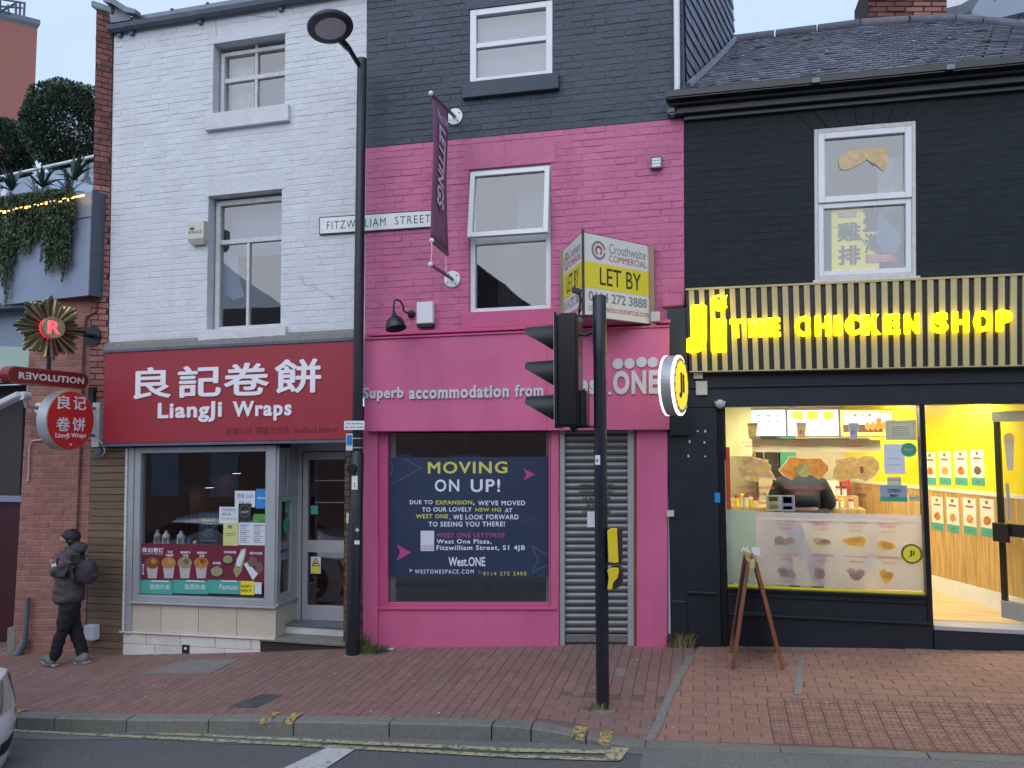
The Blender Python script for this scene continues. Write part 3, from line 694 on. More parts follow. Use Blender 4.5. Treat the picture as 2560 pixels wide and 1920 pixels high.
def room(face, r, y0, y1, mat, parent, name='room_behind', floor=None):
    u0, u1, v0, v1 = r; P = face.P
    vs = [P(u0, v0, y0), P(u1, v0, y0), P(u1, v1, y0), P(u0, v1, y0), P(u0, v0, y1), P(u1, v0, y1), P(u1, v1, y1), P(u0, v1, y1)]
    return mk(name, vs, [(4, 5, 6, 7), (0, 4, 7, 3), (1, 2, 6, 5), (0, 1, 5, 4), (3, 7, 6, 2)], mat, parent)
mA = (hA[0]+hA[1])/2
wnA, iA = sash(WF, (hA[0]+.02, hA[1]-.02, hA[2]+.0, hA[3]-.06), .12, [WF.uv(635, 193, .13)[1]], wb, mull=[(WF.uv(640, 190, .13)[0], hA[2], hA[3])], fw=.05, mat=m_oldwood)
wnB, iB = sash(WF, (hB[0]+.02, hB[1]-.01, hB[2]+.0, hB[3]-.03), .12, [WF.uv(620, 601, .13)[1]], wb, mull=[(WF.uv(619, 700, .13)[0], hB[2], WF.uv(620, 601, .13)[1])], fw=.06, mat=m_oldwood)
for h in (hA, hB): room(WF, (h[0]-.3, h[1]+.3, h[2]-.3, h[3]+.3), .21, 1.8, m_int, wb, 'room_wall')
for (r, hh) in (((513, 721, 277, 314), hA), ((495, 714, 822, 849), hB)):
    q = WF.R(*r, -.05); WF.box('sill', (q[0], q[1], q[2], hh[2]+.002), -.06, .14, m_stonewhite, wb, .006)
def curtain(face, r, y, mat, label, amp=.02, folds=7, group=None, name='curtain'):
    u0, u1, v0, v1 = r; n = folds*6; vs = []; fs = []
    for j in (0, 1):
        for i in range(n+1):
            t = i/n; vs.append(face.P(u0+(u1-u0)*t, (v0, v1)[j], y+amp*math.sin(t*folds*6.283)+.01*math.sin(t*9)))
    for i in range(n): fs.append((i, i+1, n+2+i, n+1+i))
    return tag(mk(name, vs, fs, mat, None, True), label, 'curtain', group)
curtain(WF, (hA[0]+.05, hA[0]+.36, hA[2], hA[3]), .3, m_curtain, 'pale net curtain behind the upper left panes of the white building')
tag(WF.box('blind', (iA[0], iA[1], iA[2], iA[3]), .52, .53, m_blind), 'grey blind behind the four paned top window of the white wall', 'blind')
tag(WF.box('blind', (iB[0], iB[1], (iB[2]+iB[3])/2+.15, iB[3]), .35, .36, m_blind), 'pale blind in the top half of the window above the red sign', 'blind')
bp = ppoly(WF, [(556, 622), (594, 612), (600, 700), (612, 742), (585, 750), (552, 728)], .28, .01, m_blind, None, 'torn_paper_sheet'); tag(bp, 'torn pale paper hung inside the left pane above the red sign', 'paper sheet')
# gutter, lead parapet, brick pier
gut = MB(); a, b = WF.uv(270, 66, -.09), WF.uv(930, -40, -.09)
prof = [(.0, .0), (-.02, -.05), (-.07, -.075), (-.12, -.05), (-.135, 0), (-.125, 0), (-.11, -.042), (-.07, -.062), (-.03, -.04), (-.012, 0)]
vs = []
for u in (a[0], b[0]): vs += [WF.P(u, vtop+.02+p[1], p[0]) for p in prof]
gut.add(vs, [(i, (i+1) % 10, 10+(i+1) % 10, 10+i) for i in range(10)]+[tuple(range(10)), tuple(range(19, 9, -1))])
gut.out('gutter', m_gutter, wb)
mb = MB()
for px in (300, 330, 500, 700): q = WF.uv(px, 60)[0]; mb.box8(WF.b8((q, q+.05, vtop-.10, vtop-.03), -.05, .0))
mb.out('gutter_bracket', m_gutter, wb)
WF.box('parapet_flashing', (-.0, u1w, vtop+.0, vtop+.17), .0, .3, m_lead, wb, .01)
mb = MB()
for i in range(7): mb.box8(WF.b8((.3+i*.5, .34+i*.5, vtop+.168, vtop+.195), .0, .3))
mb.out('flashing_roll', m_lead, wb, bev=.008)
WF.box('roof_sheet', (0, u1w, vtop+.1, vtop+.12), .3, 6, m_lead, wb)
PR = Face((243, 25), (285, 38), (268, 1110), (222, 1112), .0)
pier = thing('brick_party_pier', 'narrow sooty red brick party wall at the left edge of the white wall', 'wall', PR.P(0, 0, 0))
PRr = (0, PR.L, PR.uv(250, 1100)[1], PR.H)
mb = MB(); mb.box8(PR.b8(PRr, -.012, 3.0)); mb.out('wall_core', m_darkmortar, pier)
bricks(PR, PRr, [], -.012, m_oldbrick, pier, 160, d=.008, seed=9, stuffname='brickwork', matf=lambda u, v: m_oldbrick if (v > PR.H-2.3) else m_redbrick)
mb = MB(); PRt = PR.H
mb.box8(PR.b8((-.05, PR.L+.02, PRt, PRt+.09), -.06, 3.0)); mb.out('lead_capping', m_lead, pier, bev=.012)
ppoly(WF, [(276, 10), (290, 12), (326, 38), (334, 54), (284, 62)], .02, .05, m_lead, pier, 'lead_apron')
ppoly(WF, [(270, -8), (284, -6), (300, 8), (330, 27), (352, 33), (352, 44), (326, 40), (292, 18), (272, 14)], -.04, .10, m_lead, pier, 'lead_ridge')

# cracks in the paint
def crack(face, pts, parent, w_=.0032, mat=m_crack, name='crack'):
    q = [face.uv(*p) for p in pts]; mb = MB(); rd = random.Random(len(pts))
    for (a, b) in zip(q, q[1:]):
        d = Vector((b[0]-a[0], b[1]-a[1])); n = Vector((-d.y, d.x)).normalized()*w_*rd.uniform(.35, .7)
        mb.add([face.P(a[0]-n.x, a[1]-n.y, -.0085), face.P(b[0]-n.x, b[1]-n.y, -.0085), face.P(b[0]+n.x, b[1]+n.y, -.0085), face.P(a[0]+n.x, a[1]+n.y, -.0085)], [(0, 1, 2, 3)])
    return mb.out(name, mat, parent)
crack(WF, [(752, 692), (756, 700), (762, 712), (786, 716), (795, 724), (812, 732), (826, 741), (838, 748)], wb)
crack(WF, [(757, 602), (762, 610), (766, 616)], wb); crack(WF, [(796, 640), (802, 645), (800, 652), (808, 656)], wb)
crack(WF, [(608, 35), (625, 38), (650, 42), (690, 44)], wb, .004); crack(WF, [(540, 52), (542, 92)], wb, .003)
# alarm box
def alarm(face, r, y, th, mat, label, words=None, black=False, cat='alarm box', name='alarm_box'):
    t = thing(name, label, cat, face.P(r[0], r[2], y)); u0, u1, v0, v1 = r; P = face.P
    c = (v1-v0)*.22
    vs = [P(u0, v0+c, y), P(u1, v0+c, y), P(u1, v1, y), P(u0, v1, y), P(u0+.004, v0+c, y-th), P(u1-.004, v0+c, y-th), P(u1-.004, v1-.004, y-th), P(u0+.004, v1-.004, y-th), P(u0+.02, v0, y), P(u1-.02, v0, y), P(u1-.02, v0, y-th*.6), P(u0+.02, v0, y-th*.6)]
    mk('casing', vs, [(4, 5, 6, 7), (0, 4, 7, 3), (1, 2, 6, 5), (3, 7, 6, 2), (0, 1, 2, 3)]+([] if black else []), mat, t)
    mk('lower_cover', [vs[0], vs[1], vs[5], vs[4], vs[8], vs[9], vs[10], vs[11]], [(4, 5, 1, 0), (7, 6, 5, 4), (3, 2, 6, 7), (0, 3, 7, 4), (2, 1, 5, 6)], m_blackgloss if black else mat, t)
    if words:
        for wd, q in words: text(face, wd, q, y-th, m_greyprint if wd != 'KINGS' else m_txtblack, t, off=.01)
    return t
r = WF.R(470, 511, 553, 609, -.09); ht = r[3]-r[2]
al = alarm(WF, r, -.01, .09, m_cream, 'small cream alarm box reading KINGS on the white wall beside the lower window', [('KINGS', (r[0]+.02, r[1]-.03, r[2]+ht*.44, r[2]+ht*.57))])
mb = MB()
for i in range(3): mb.box8(WF.b8((r[0]+.035+i*.02, r[0]+.05+i*.02, r[2]+ht*.64, r[2]+ht*(.72+.02*(i == 1))), -.101, -.1))
mb.box8(WF.b8((r[0]+.035, r[0]+.09, r[2]+ht*.61, r[2]+ht*.65), -.101, -.1)); mb.out('crown_emblem', m_txtblack, al)
# ledge over sign
q = WF.R(264, 887, 843, 872, -.05); mb = MB(); rd = random.Random(2)
n = 26
for i in range(n):
    a, b = q[0]+(q[1]-q[0])*i/n, q[0]+(q[1]-q[0])*(i+1)/n
    h = WF.uv(580, 843, -.05)[1]
    mb.box8([WF.P(a, vf-.02, -.12), WF.P(b, vf-.02, -.12), WF.P(b, vf-.02, .0), WF.P(a, vf-.02, .0), WF.P(a, h-.02+rd.uniform(-.006, .006), -.07), WF.P(b, h-.02+rd.uniform(-.006, .006), -.07), WF.P(b, h+.03, .0), WF.P(a, h+.03, .0)])
mb.out('crumpled_flashing', m_slabgrey, wb)

# red restaurant fascia sign
fr = WF.R(259, 886, 867, 1103.5, -.14)
sg = thing('red_restaurant_sign', 'wide red fascia sign with large white Chinese characters over the wrap shop', 'shop sign', WF.P(fr[0], fr[2], -.1))
WF.box('sign_panel', fr, -.14, -.02, m_redfascia, sg, .003)
mb = MB(); mb.box8(WF.b8((fr[0]-.03, fr[1]+.01, fr[3]+.002, fr[3]+.035), -.155, -.0)); mb.box8(WF.b8((fr[0], fr[1], fr[2]-.035, fr[2]-.003), -.145, -.0)); mb.out('sign_trim', m_gutter, sg)
for ch, q in (('良', (335, 429, 918, 997)), ('記', (446, 554, 914, 993)), ('卷', (561, 674, 907, 989)), ('餅', (688, 804, 897, 983))):
    tpx(WF, ch, *q, -.142, m_whitesign, sg, bold=.020, th=.012, name='character')
tpx(WF, 'LiangJi', 396, 556, 1005, 1056, -.142, m_whitesign, sg, off=.032, th=.012, spacing=1.12, split=True)
tpx(WF, 'Wraps', 583, 730, 1001.5, 1052, -.142, m_whitesign, sg, off=.032, th=.012, spacing=1.14, split=True)
tpx(WF, '全球1139  英国六分店  Sheffield Branch', 563, 845, 1066, 1085, -.1415, m_darkred, sg, off=.01, th=.001)

# ---- restaurant shopfront
sf = thing('wrap_shopfront', 'silver framed shop window and recessed door over beige tiles beneath the red sign', 'shopfront', WF.P(1.5, 0, 0))
YD = .46
g = WF.R(356, 668, 1131, 1493, .03); fo = WF.R(326, 690, 1116, 1508, .0)
mb = MB(); ii = WF.frame(mb, (fo[0]+.06, fo[1], fo[2], fo[3]), (g[0]-fo[0]-.06, fo[1]-g[1], .07, .07), -.02, .08); mb.out('window_frame', m_alu, sf, bev=.004)
WF.box('frame_upright', (fo[0]-.02, fo[0]+.055, WF.uv(320, 1585)[1], fo[3]), -.03, .06, m_alu, sf, .004)
mk('shop_pane', [WF.P(g[0], g[2], .03), WF.P(g[1], g[2], .03), WF.P(g[1], g[3], .03), WF.P(g[0], g[3], .03)], [(0, 1, 2, 3)], m_shopglass, sf)
WF.box('window_sill', (fo[0]+.05, fo[1]+.03, fo[2]-.025, fo[2]-.001), -.05, .1, m_alu, sf, .004)
tl = WF.R(312, 690, 1511, 1583, 0); vled = WF.uv(500, 1588)[1]
mb = MB(); mb.box8(WF.b8((tl[0], tl[1]-.07, vled-.6, fo[2]-.026), .012, .25)); mb.out('plinth', m_darkmortar, sf)
n = 4
for i in range(n):
    a, b = tl[0]+(tl[1]-tl[0])*i/n, tl[0]+(tl[1]-tl[0])*(i+1)/n
    WF.box('plinth_tile', (a+.003, b-.003, vled+.012, fo[2]-.028), -.002, .012, m_tan, sf, .002)
WF.box('plinth_ledge', (tl[0]-.05, tl[1]-.0, vled-.008, vled+.011), -.035, .02, m_whitetile, sf, .003)
lx0, lx1 = WF.uv(305, 1610)[0], WF.uv(652, 1610)[0]
for row in range(2):
    n = 4; off = 0 if row else -.12
    for i in range(n+1):
        a, b = lx0+(lx1-lx0)*(i/n)+off, lx0+(lx1-lx0)*((i+1)/n)+off
        a, b = max(a, lx0), min(b, lx1)
        if b-a > .03: WF.box('base_tile', (a+.003, b-.003, vled-.012-.12*(row+1), vled-.013-.12*row-.004) if row == 0 else (a+.003, b-.003, vled-.5, vled-.013-.12-.004), -.012, .012, m_whitetile, sf, .003)
hq = WF.R(455, 474, 1612, 1634, -.013); WF.box('dark_tile_hole_patch', hq, -.0145, -.0125, m_txtblack, sf); MB().tube([WF.P(hq[0]+.05, hq[2]+.06, -.02), WF.P(hq[0]+.05, hq[2]+.06, .0)], .016, 10).out('waste_pipe', m_upvc, sf)  # flat black patch; the shade inside the hole is put into its colour
# recess: side return with its own window, door, steps
ur = fo[1]; vfl = WF.uv(800, 1565, YD)[1]; vtp = fo[3]+.02
ur2 = WF.uv(742, 1300, YD)[0]
P0, P1 = WF.P(ur, vfl-.5, .0), WF.P(ur2, vfl-.5, YD)
SR = GFace(P0, (P1-P0), (0, 0, 1)); SL = (P1-P0).length; h0 = P0.z
zt = WF.P(ur, vtp).z-h0; zs = WF.P(ur, fo[2]).z-h0
mb = MB(); SR.box('return_plinth', (0.0, SL, 0, zs-.002), .0, .05, m_tan, sf)
SR.box('return_ledge', (0.0, SL, zs, zs+.022), -.03, .05, m_alu, sf)
zm = zs+(zt-zs)*.665
mb = MB(); a = SR.frame(mb, (0, SL, zs+.024, zm), (.08, .16, .09, .06), -.01, .05); b = SR.frame(mb, (0, SL, zm+.002, zt-.05), (.14, .26, .12, .12), -.012, .05); mb.out('return_frame', m_alu, sf, bev=.003)
for q in (a, b): mk('return_pane', [SR.P(q[0], q[2], .02), SR.P(q[1], q[2], .02), SR.P(q[1], q[3], .02), SR.P(q[0], q[3], .02)], [(0, 1, 2, 3)], m_shopglass, sf)
mb = MB()
for zz in (.50, .40): mb.box8(SR.b8((.09, SL-.17, zs+(zm-zs)*zz, zs+(zm-zs)*(zz+.07)), .012, .015))
mb.out('frosted_band', m_greyprint, sf)
tag(disc(SR, SL*.5, zs+(zm-zs)*.72, .07, .10, .016, .012, m_green, None, 'round_sticker'), 'round dark green sticker on the narrow glass beside the restaurant door', 'sticker')
tag(SR.box('door_sticker', (SL*.42, SL*.62, zs+(zm-zs)*.84, zs+(zm-zs)*.98), .012, .016, m_teal), 'blue green rectangular sticker above the round one beside the door', 'sticker')
D = WF.R(757, 861, 1130, 1553, YD)
dr = thing('restaurant_door', 'silver framed glass door set back above two steps at the restaurant', 'door', WF.P(D[0], D[2], YD))
mb = MB(); WF.frame(mb, (D[0]-.16, D[1]+.3, D[2]-.002, vtp), (.15, .25, 0, .10), YD-.02, YD+.06); mb.out('door_frame', m_alu, dr, bev=.003)
vmid = WF.uv(810, 1366, YD)[1]
mb = MB(); q = WF.frame(mb, (D[0], D[1]+.04, D[2]+.01, D[3]-.0), (.07, .03, .17, .09), YD-.01, YD+.04)
mb.box8(WF.b8((q[0], q[1], vmid-.07, vmid+.07), YD-.01, YD+.04)); mb.out('door_leaf', m_alu, dr, bev=.003)
mk('door_pane', [WF.P(q[0], q[2], YD+.015), WF.P(q[1], q[2], YD+.015), WF.P(q[1], vmid-.07, YD+.015), WF.P(q[0], vmid-.07, YD+.015)], [(0, 1, 2, 3)], m_shopglass, dr)
mk('door_pane', [WF.P(q[0], vmid+.07, YD+.015), WF.P(q[1], vmid+.07, YD+.015), WF.P(q[1], q[3], YD+.015), WF.P(q[0], q[3], YD+.015)], [(0, 1, 2, 3)], m_shopglass, dr)
mb = MB()
for py in (1202, 1257): v = WF.uv(810, py, YD)[1]; mb.box8(WF.b8((q[0]+.06, q[1], v-.006, v+.006), YD+.05, YD+.06))
mb.out('push_bar', m_alu, dr)
MB().tube([WF.P(D[0]-.10, vmid+.1, YD-.06), WF.P(D[0]-.10, vmid+.24, YD-.06)], .014).out('door_handle', m_cream, dr)
st = thing('cctv_warning_sticker', 'white and yellow warning sticker with black triangle low on the glass door', 'sticker', WF.P(D[0], D[2], YD))
q = WF.R(776, 801, 1392, 1434, YD); WF.box('backing', q, YD+.008, YD+.012, m_paper, st)
WF.box('yellow_band', (q[0]+.008, q[1]-.008, q[2]+.01, q[2]+(q[3]-q[2])*.38), YD+.005, YD+.008, m_yellow, st)
cu, wu, hv = (q[0]+q[1])/2, (q[1]-q[0]), (q[3]-q[2])
poly(WF, [(cu-wu*.44, q[2]+hv*.43), (cu+wu*.44, q[2]+hv*.43), (cu, q[3]-hv*.05)], YD+.008, .002, m_txtblack, st, 'black_triangle')
poly(WF, [(cu-wu*.33, q[2]+hv*.48), (cu+wu*.33, q[2]+hv*.48), (cu, q[3]-hv*.14)], YD+.006, .002, m_yellow, st, 'yellow_triangle')
poly(WF, [(cu-wu*.2, q[2]+hv*.53), (cu+wu*.14, q[2]+hv*.60), (cu+wu*.16, q[2]+hv*.68), (cu-wu*.18, q[2]+hv*.62)], YD+.004, .002, m_txtblack, st, 'camera_symbol')
ds = WF.R(776, 794, 1264, 1286, YD); tag(WF.box('door_sticker', ds, YD+.008, YD+.012, m_teal), 'small teal sticker at the upper left of the glass restaurant door', 'sticker')
# steps
zf = WF.P(D[0], D[2]).z
s2 = thing('door_steps', 'two worn stone steps with pale risers up to the recessed restaurant door', 'steps', WF.P(ur, vled-.2, 0))
xa, xb = WF.P(ur2-.12, 0).x, WF.P(D[1]+.25, 0).x
px_l = WF.uv(655, 1600)[0]; xL = WF.P(px_l, 0).x; xR = W(862, 1600, 0).x
zS1 = W(700, 1598, -.03).z; zS2 = W(760, 1562, .22).z
MB().box(xL, xR+.02, -.03, .24, zS1-.035, zS1).out('lower_tread', m_slabgrey, s2, bev=.004)
MB().box(xL+.01, xR+.02, .0, .26, -3.2, zS1-.037).out('lower_riser', m_darkmortar, s2)
MB().box(W(702, 1570, .22).x, xR+.02, .22, YD+.2, zS2-.025, zS2).out('upper_tread', m_gutter, s2, bev=.004)
MB().box(W(702, 1570, .24).x+.005, xR+.02, .243, YD, zS1-.02, zS2-.027).out('upper_riser', m_whitetile, s2)
# interior of the restaurant
rr = (fo[0]-.2, WF.uv(905, 1200)[0]-.16, vfl-.05, vtp+.02)
room(WF, rr, .26, 3.6, m_intred, sf, 'dining_room_wall')
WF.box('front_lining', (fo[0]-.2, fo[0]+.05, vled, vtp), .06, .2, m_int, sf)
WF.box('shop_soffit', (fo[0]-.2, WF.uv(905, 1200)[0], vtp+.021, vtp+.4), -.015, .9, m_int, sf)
def lamp_small(px, py, Y, st, label):
    p = W(px, py, Y); t = thing('pendant_lamp', label, 'lamp', p, 'small pendant lamps in the restaurant')
    MB().tube([p+Vector((0, 0, .03)), p+Vector((0, 0, .8))], .006, 6).out('cord', m_txtblack, t)
    MB().lathe(p, (0, 0, 1), [(.085, -.03), (.08, .0), (.035, .05), (.01, .07)], 14).out('shade', m_txtblack, t)
    MB().lathe(p, (0, 0, 1), [(.001, -.034), (.06, -.034), (.06, -.026)], 12).out('bulb', emis('warm_bulb', (1, .85, .7), st), t)
lamp_small(524, 1213, 1.5, 4, 'right hand pendant lamp of three hanging in the dark restaurant'); lamp_small(592, 1178, 2.2, 4, 'highest pendant lamp of three seen through the restaurant window'); lamp_small(455, 1260, 1.5, 4, 'lowest pendant lamp of three seen through the restaurant window')
q = WF.R(364, 432, 1232, 1360, .9); tag(WF.box('dark_doorway', q, 1.2, 1.25, m_int), 'dark doorway panel at the left inside the restaurant', 'doorway')
o_ = disc(WF, *WF.uv(408, 1181, .9), .2, .105, .95, .92, m_int, None, 'oval_sign'); tag(o_, 'dark oval plaque high at the left inside the restaurant window', 'plaque')
# jars on the inner sill
vsl = WF.uv(400, 1362, .12)[1]; WF.box('inner_shelf', (g[0], g[1], vsl-.03, vsl), .07, .3, m_intred, sf)
for i, (px, h, wd, mt, lab) in enumerate(((393, .175, .042, m_stonewhite, 'pink tinted glass jar leftmost on the restaurant sill'), (415, .165, .05, m_upvc, 'white lantern jar second from left on the restaurant sill'), (452, .165, .05, m_upvc, 'white lantern jar third from left on the restaurant sill'), (473, .09, .025, m_bluepaper, 'small blue topped bottle on the restaurant sill'))):
    u = WF.uv(px, 1350, .16)[0]; p = WF.P(u, vsl, .16); t = thing('jar', lab, 'jar', p, 'jars along the restaurant window sill')
    MB().lathe(p, (0, 0, 1), [(wd, 0), (wd, .01), (wd*.9, .02), (wd*.9, h*.55), (wd, h*.58), (wd*.95, h*.66), (wd*.5, h*.8), (wd*.35, h*.85), (wd*.45, h*.93), (wd*.2, h)], 16).out('jar_body', mt, t, smooth=True)
    if i < 3:
        mb = MB()
        for k in range(4): a_ = k*1.57+.4; mb.obox(p+Vector((math.cos(a_)*wd*.88, math.sin(a_)*wd*.88, h*.3)), (-math.sin(a_), math.cos(a_), 0), (math.cos(a_), math.sin(a_), 0), (0, 0, 1), wd*.4, .003, h*.2)
        mb.out('jar_window', m_greyprint, t)
p = WF.P(WF.uv(488, 1355, .16)[0], vsl+.028, .16); tag(MB().lathe(p, (0, 0, 1), [(.001, -.028), (.02, -.02), (.028, 0), (.02, .02), (.001, .028)], 12).out('bauble', m_upvc, smooth=True), 'small white ball at the right end of the restaurant sill jars', 'ornament')
# papers in the window
def card(face, px, y, mat, name, label, cat='notice', lines=(), linemat=None, th=.002, grp=None, words=()):
    r = face.R(*px, y); t = thing(name, label, cat, face.P(r[0], r[2], y), grp); face.box('sheet', r, y, y+th, mat, t)
    for (a, b, c, d, mt) in lines: face.box('print', (r[0]+(r[1]-r[0])*a, r[0]+(r[1]-r[0])*b, r[2]+(r[3]-r[2])*c, r[2]+(r[3]-r[2])*d), y-.0006, y-.0001, mt, t)
    for (wd, a, b, c, d, mt) in words: text(face, wd, (r[0]+(r[1]-r[0])*a, r[0]+(r[1]-r[0])*b, r[2]+(r[3]-r[2])*c, r[2]+(r[3]-r[2])*d), y-.0006, mt, t, off=.006)
    return t, r
YG = .022
card(WF, (587, 638, 1227, 1268), YG-.002, m_paper, 'handwritten_notice', 'large white handwritten notice at the top of the restaurant window papers', words=[('堂食 Cash', .12, .9, .55, .85, m_greyprint), ('外卖 only', .2, .75, .12, .4, m_greyprint)])
card(WF, (548, 596, 1267, 1308), YG-.004, m_paper, 'handwritten_notice', 'white handwritten notice left of the black award sticker', words=[('今日供应', .15, .85, .72, .92, m_greyprint), ('请先点单', .15, .6, .45, .65, m_greyprint), ('thank you', .1, .9, .2, .35, m_greyprint)])
card(WF, (640, 667, 1222, 1271), YG-.003, m_bluepaper, 'blue_sticker', 'bright blue sticker at the upper right edge of the restaurant window', 'sticker', words=[('alipay', .1, .9, .45, .6, m_txtwhite)])
card(WF, (634, 666, 1285, 1302), YG-.003, m_lime, 'green_sticker', 'lime green strip sticker below the blue one in the restaurant window', 'sticker')
card(WF, (558, 595, 1307, 1364), YG-.006, m_ylpaper, 'yellow_notice', 'pale yellow paper notice standing on the menu strip in the restaurant window', lines=[(.3, .6, .75, .9, m_greyprint), (.15, .85, .5, .54, m_greyprint), (.15, .8, .42, .45, m_greyprint)])
card(WF, (596, 665, 1307, 1363), YG-.005, m_paper, 'printed_price_sheet', 'wide white printed sheet with columns beside the yellow notice', lines=[(.05+.5*c, .3+.5*c+.1*(k % 3 == 0), .88-k*.085, .91-k*.085, m_txtblack if k % 4 == 0 else m_greyprint) for k in range(10) for c in (0, 1)])
t, r = card(WF, (497, 545, 1279, 1356), .05, m_navy, 'fireworks_poster', 'dark blue fireworks poster with yellow lettering in the restaurant window', 'poster')
text(WF, 'Firework', (r[0]+.04, r[1]-.04, r[2]+.24, r[2]+.275), .049, m_txtyellow, t, off=.02, shear=.2); text(WF, 'Display', (r[0]+.05, r[1]-.06, r[2]+.20, r[2]+.235), .049, m_txtyellow, t, off=.02, shear=.2)
for k in range(16):
    a_ = k*.393; c0 = ((r[0]+r[1])/2, r[2]+.215); poly(WF, [(c0[0]+math.cos(a_)*.09*0.9, c0[1]+math.sin(a_)*.06), (c0[0]+math.cos(a_+.06)*.09*.9, c0[1]+math.sin(a_+.06)*.06), (c0[0]+math.cos(a_+.03)*.12*.9, c0[1]+math.sin(a_+.03)*.09)], .049, .0004, m_txtwhite, t, 'firework_ray')
for k in range(5): WF.box('tower_print', (r[0]+.06+k*.03, r[0]+.065+k*.03, r[2]+.06, r[2]+.12+.03*(2-abs(k-2))), .0485, .049, m_txtyellow, t)
WF.box('bottom_strip', (r[0]+.02, r[1]-.02, r[2]+.015, r[2]+.03), .0485, .049, m_greyprint, t)
aw = thing('award_sticker', 'black award sticker with a pale laurel ring in the restaurant window', 'sticker', WF.P(r[0], r[2], 0))
q = WF.R(596, 628, 1259, 1304, YG-.008); WF.box('backing', q, YG-.008, YG-.006, m_txtblack, aw)
cu, cv, ra = (q[0]+q[1])/2, q[2]+(q[3]-q[2])*.58, (q[1]-q[0])*.42
disc(WF, cu, cv, ra, ra, YG-.008, YG-.0085, m_gold, aw, 'ring'); disc(WF, cu, cv, ra*.9, ra*.9, YG-.0086, YG-.009, m_txtblack, aw, 'centre')
text(WF, '大众点评', (cu-ra*.7, cu+ra*.7, cv-ra*.35, cv+ra*.1), YG-.0092, m_txtwhite, aw)
# maroon menu strip and delivery strip
ms = thing('menu_strip', 'maroon menu strip with noodle cup pictures across the restaurant window', 'menu sign', WF.P(g[0], g[2], .02))
q = WF.R(349, 667, 1361, 1457, YG); q = (g[0]+.003, g[1]-.003, q[2], q[3]); WF.box('strip', q, YG, YG+.003, m_maroon, ms)
X_ = lambda zx: 320+zx/3.95
Y_ = lambda zy: 1100+zy/3.95
def zr_(face, a, b, c, d, y): return face.R(X_(a), X_(b), Y_(c), Y_(d), y)
text(WF, '良记卷饼', zr_(WF, 142, 355, 1062, 1112, YG), YG, m_txtwhite, ms, off=.015)
text(WF, 'LIANG JI WRAPS', zr_(WF, 150, 345, 1120, 1132, YG), YG, m_txtwhite, ms)
for i, (cx, sd_) in enumerate(((240, 1), (402, 2), (562, 3), (724, 4))):
    ctr = [WF.uv(X_(a), Y_(b), YG) for a, b in ((cx-60, 1215), (cx+60, 1215), (cx+42, 1365), (cx-42, 1365))]
    poly(WF, ctr, YG, .001, m_cup, ms, 'cup_picture')
    blob(WF, zr_(WF, cx-72, cx+72, 1155, 1272, YG), YG-.001, [m_foodC, m_foodB, m_foodD, m_foodB][i], ms, 'noodle_picture', seed=sd_, rough=.06)
    blob(WF, zr_(WF, cx-20, cx+50, 1165, 1230, YG), YG-.0024, [m_foodB, m_foodF, m_foodE, m_foodC][i], ms, 'topping_picture', seed=sd_+9, rough=.4)
for a, b, c, d, wd in ((388, 438, 1093, 1120, '牛肉'), (372, 450, 1125, 1150, '炸酱粉'), (518, 620, 1098, 1122, '番茄肥牛'), (540, 596, 1130, 1152, '米线'), (680, 780, 1102, 1126, '香菇肥牛'), (705, 755, 1132, 1154, '米线'), (838, 915, 1202, 1230, '卤牛筋'), (945, 1070, 1095, 1120, '北京鸭肉卷'), (1200, 1328, 1105, 1132, '招牌牛肉卷')):
    text(WF, wd, zr_(WF, a, b, c, d, YG), YG, m_txtwhite, ms, off=.015)
for k, ch in enumerate('麻辣牛筋'): text(WF, ch, zr_(WF, 138, 160, 1225+k*27, 1248+k*27, YG), YG, m_txtwhite, ms, off=.01)
blob(WF, zr_(WF, 802, 950, 1240, 1362, YG), YG, m_txtblack, ms, 'bowl_picture', rough=.03); blob(WF, zr_(WF, 812, 940, 1245, 1350, YG), YG-.0015, m_foodD, ms, 'noodle_picture', rough=.12, seed=4)
blob(WF, zr_(WF, 922, 1052, 1130, 1240, YG), YG, m_txtblack, ms, 'bowl_picture', rough=.03); blob(WF, zr_(WF, 935, 1040, 1135, 1222, YG), YG-.0015, m_foodD, ms, 'noodle_picture', rough=.15, seed=5)
poly(WF, [WF.uv(X_(a), Y_(b), YG) for a, b in ((1118, 1080), (1168, 1068), (1165, 1120), (1120, 1300), (1070, 1362), (1040, 1290), (1060, 1230))], YG, .002, m_foodF, ms, 'wrap_picture')
poly(WF, [WF.uv(X_(a), Y_(b), YG) for a, b in ((1125, 1085), (1160, 1078), (1150, 1140), (1110, 1250), (1068, 1240), (1075, 1180))], YG-.002, .001, m_paper, ms, 'wrap_paper_picture')
poly(WF, [WF.uv(X_(a), Y_(b), YG) for a, b in ((1145, 1225), (1185, 1200), (1260, 1300), (1320, 1270), (1235, 1385))], YG, .002, m_paper, ms, 'wrap_paper_picture')
blob(WF, zr_(WF, 1175, 1282, 1142, 1260, YG), YG-.002, m_foodE, ms, 'wrap_picture', seed=6, rough=.2); blob(WF, zr_(WF, 1255, 1335, 1195, 1330, YG), YG-.001, m_foodE, ms, 'wrap_picture', seed=8, rough=.2)
dl = thing('delivery_strip', 'green delivery service strip of three panels along the bottom of the restaurant window', 'sticker', WF.P(g[0], g[2], .02))
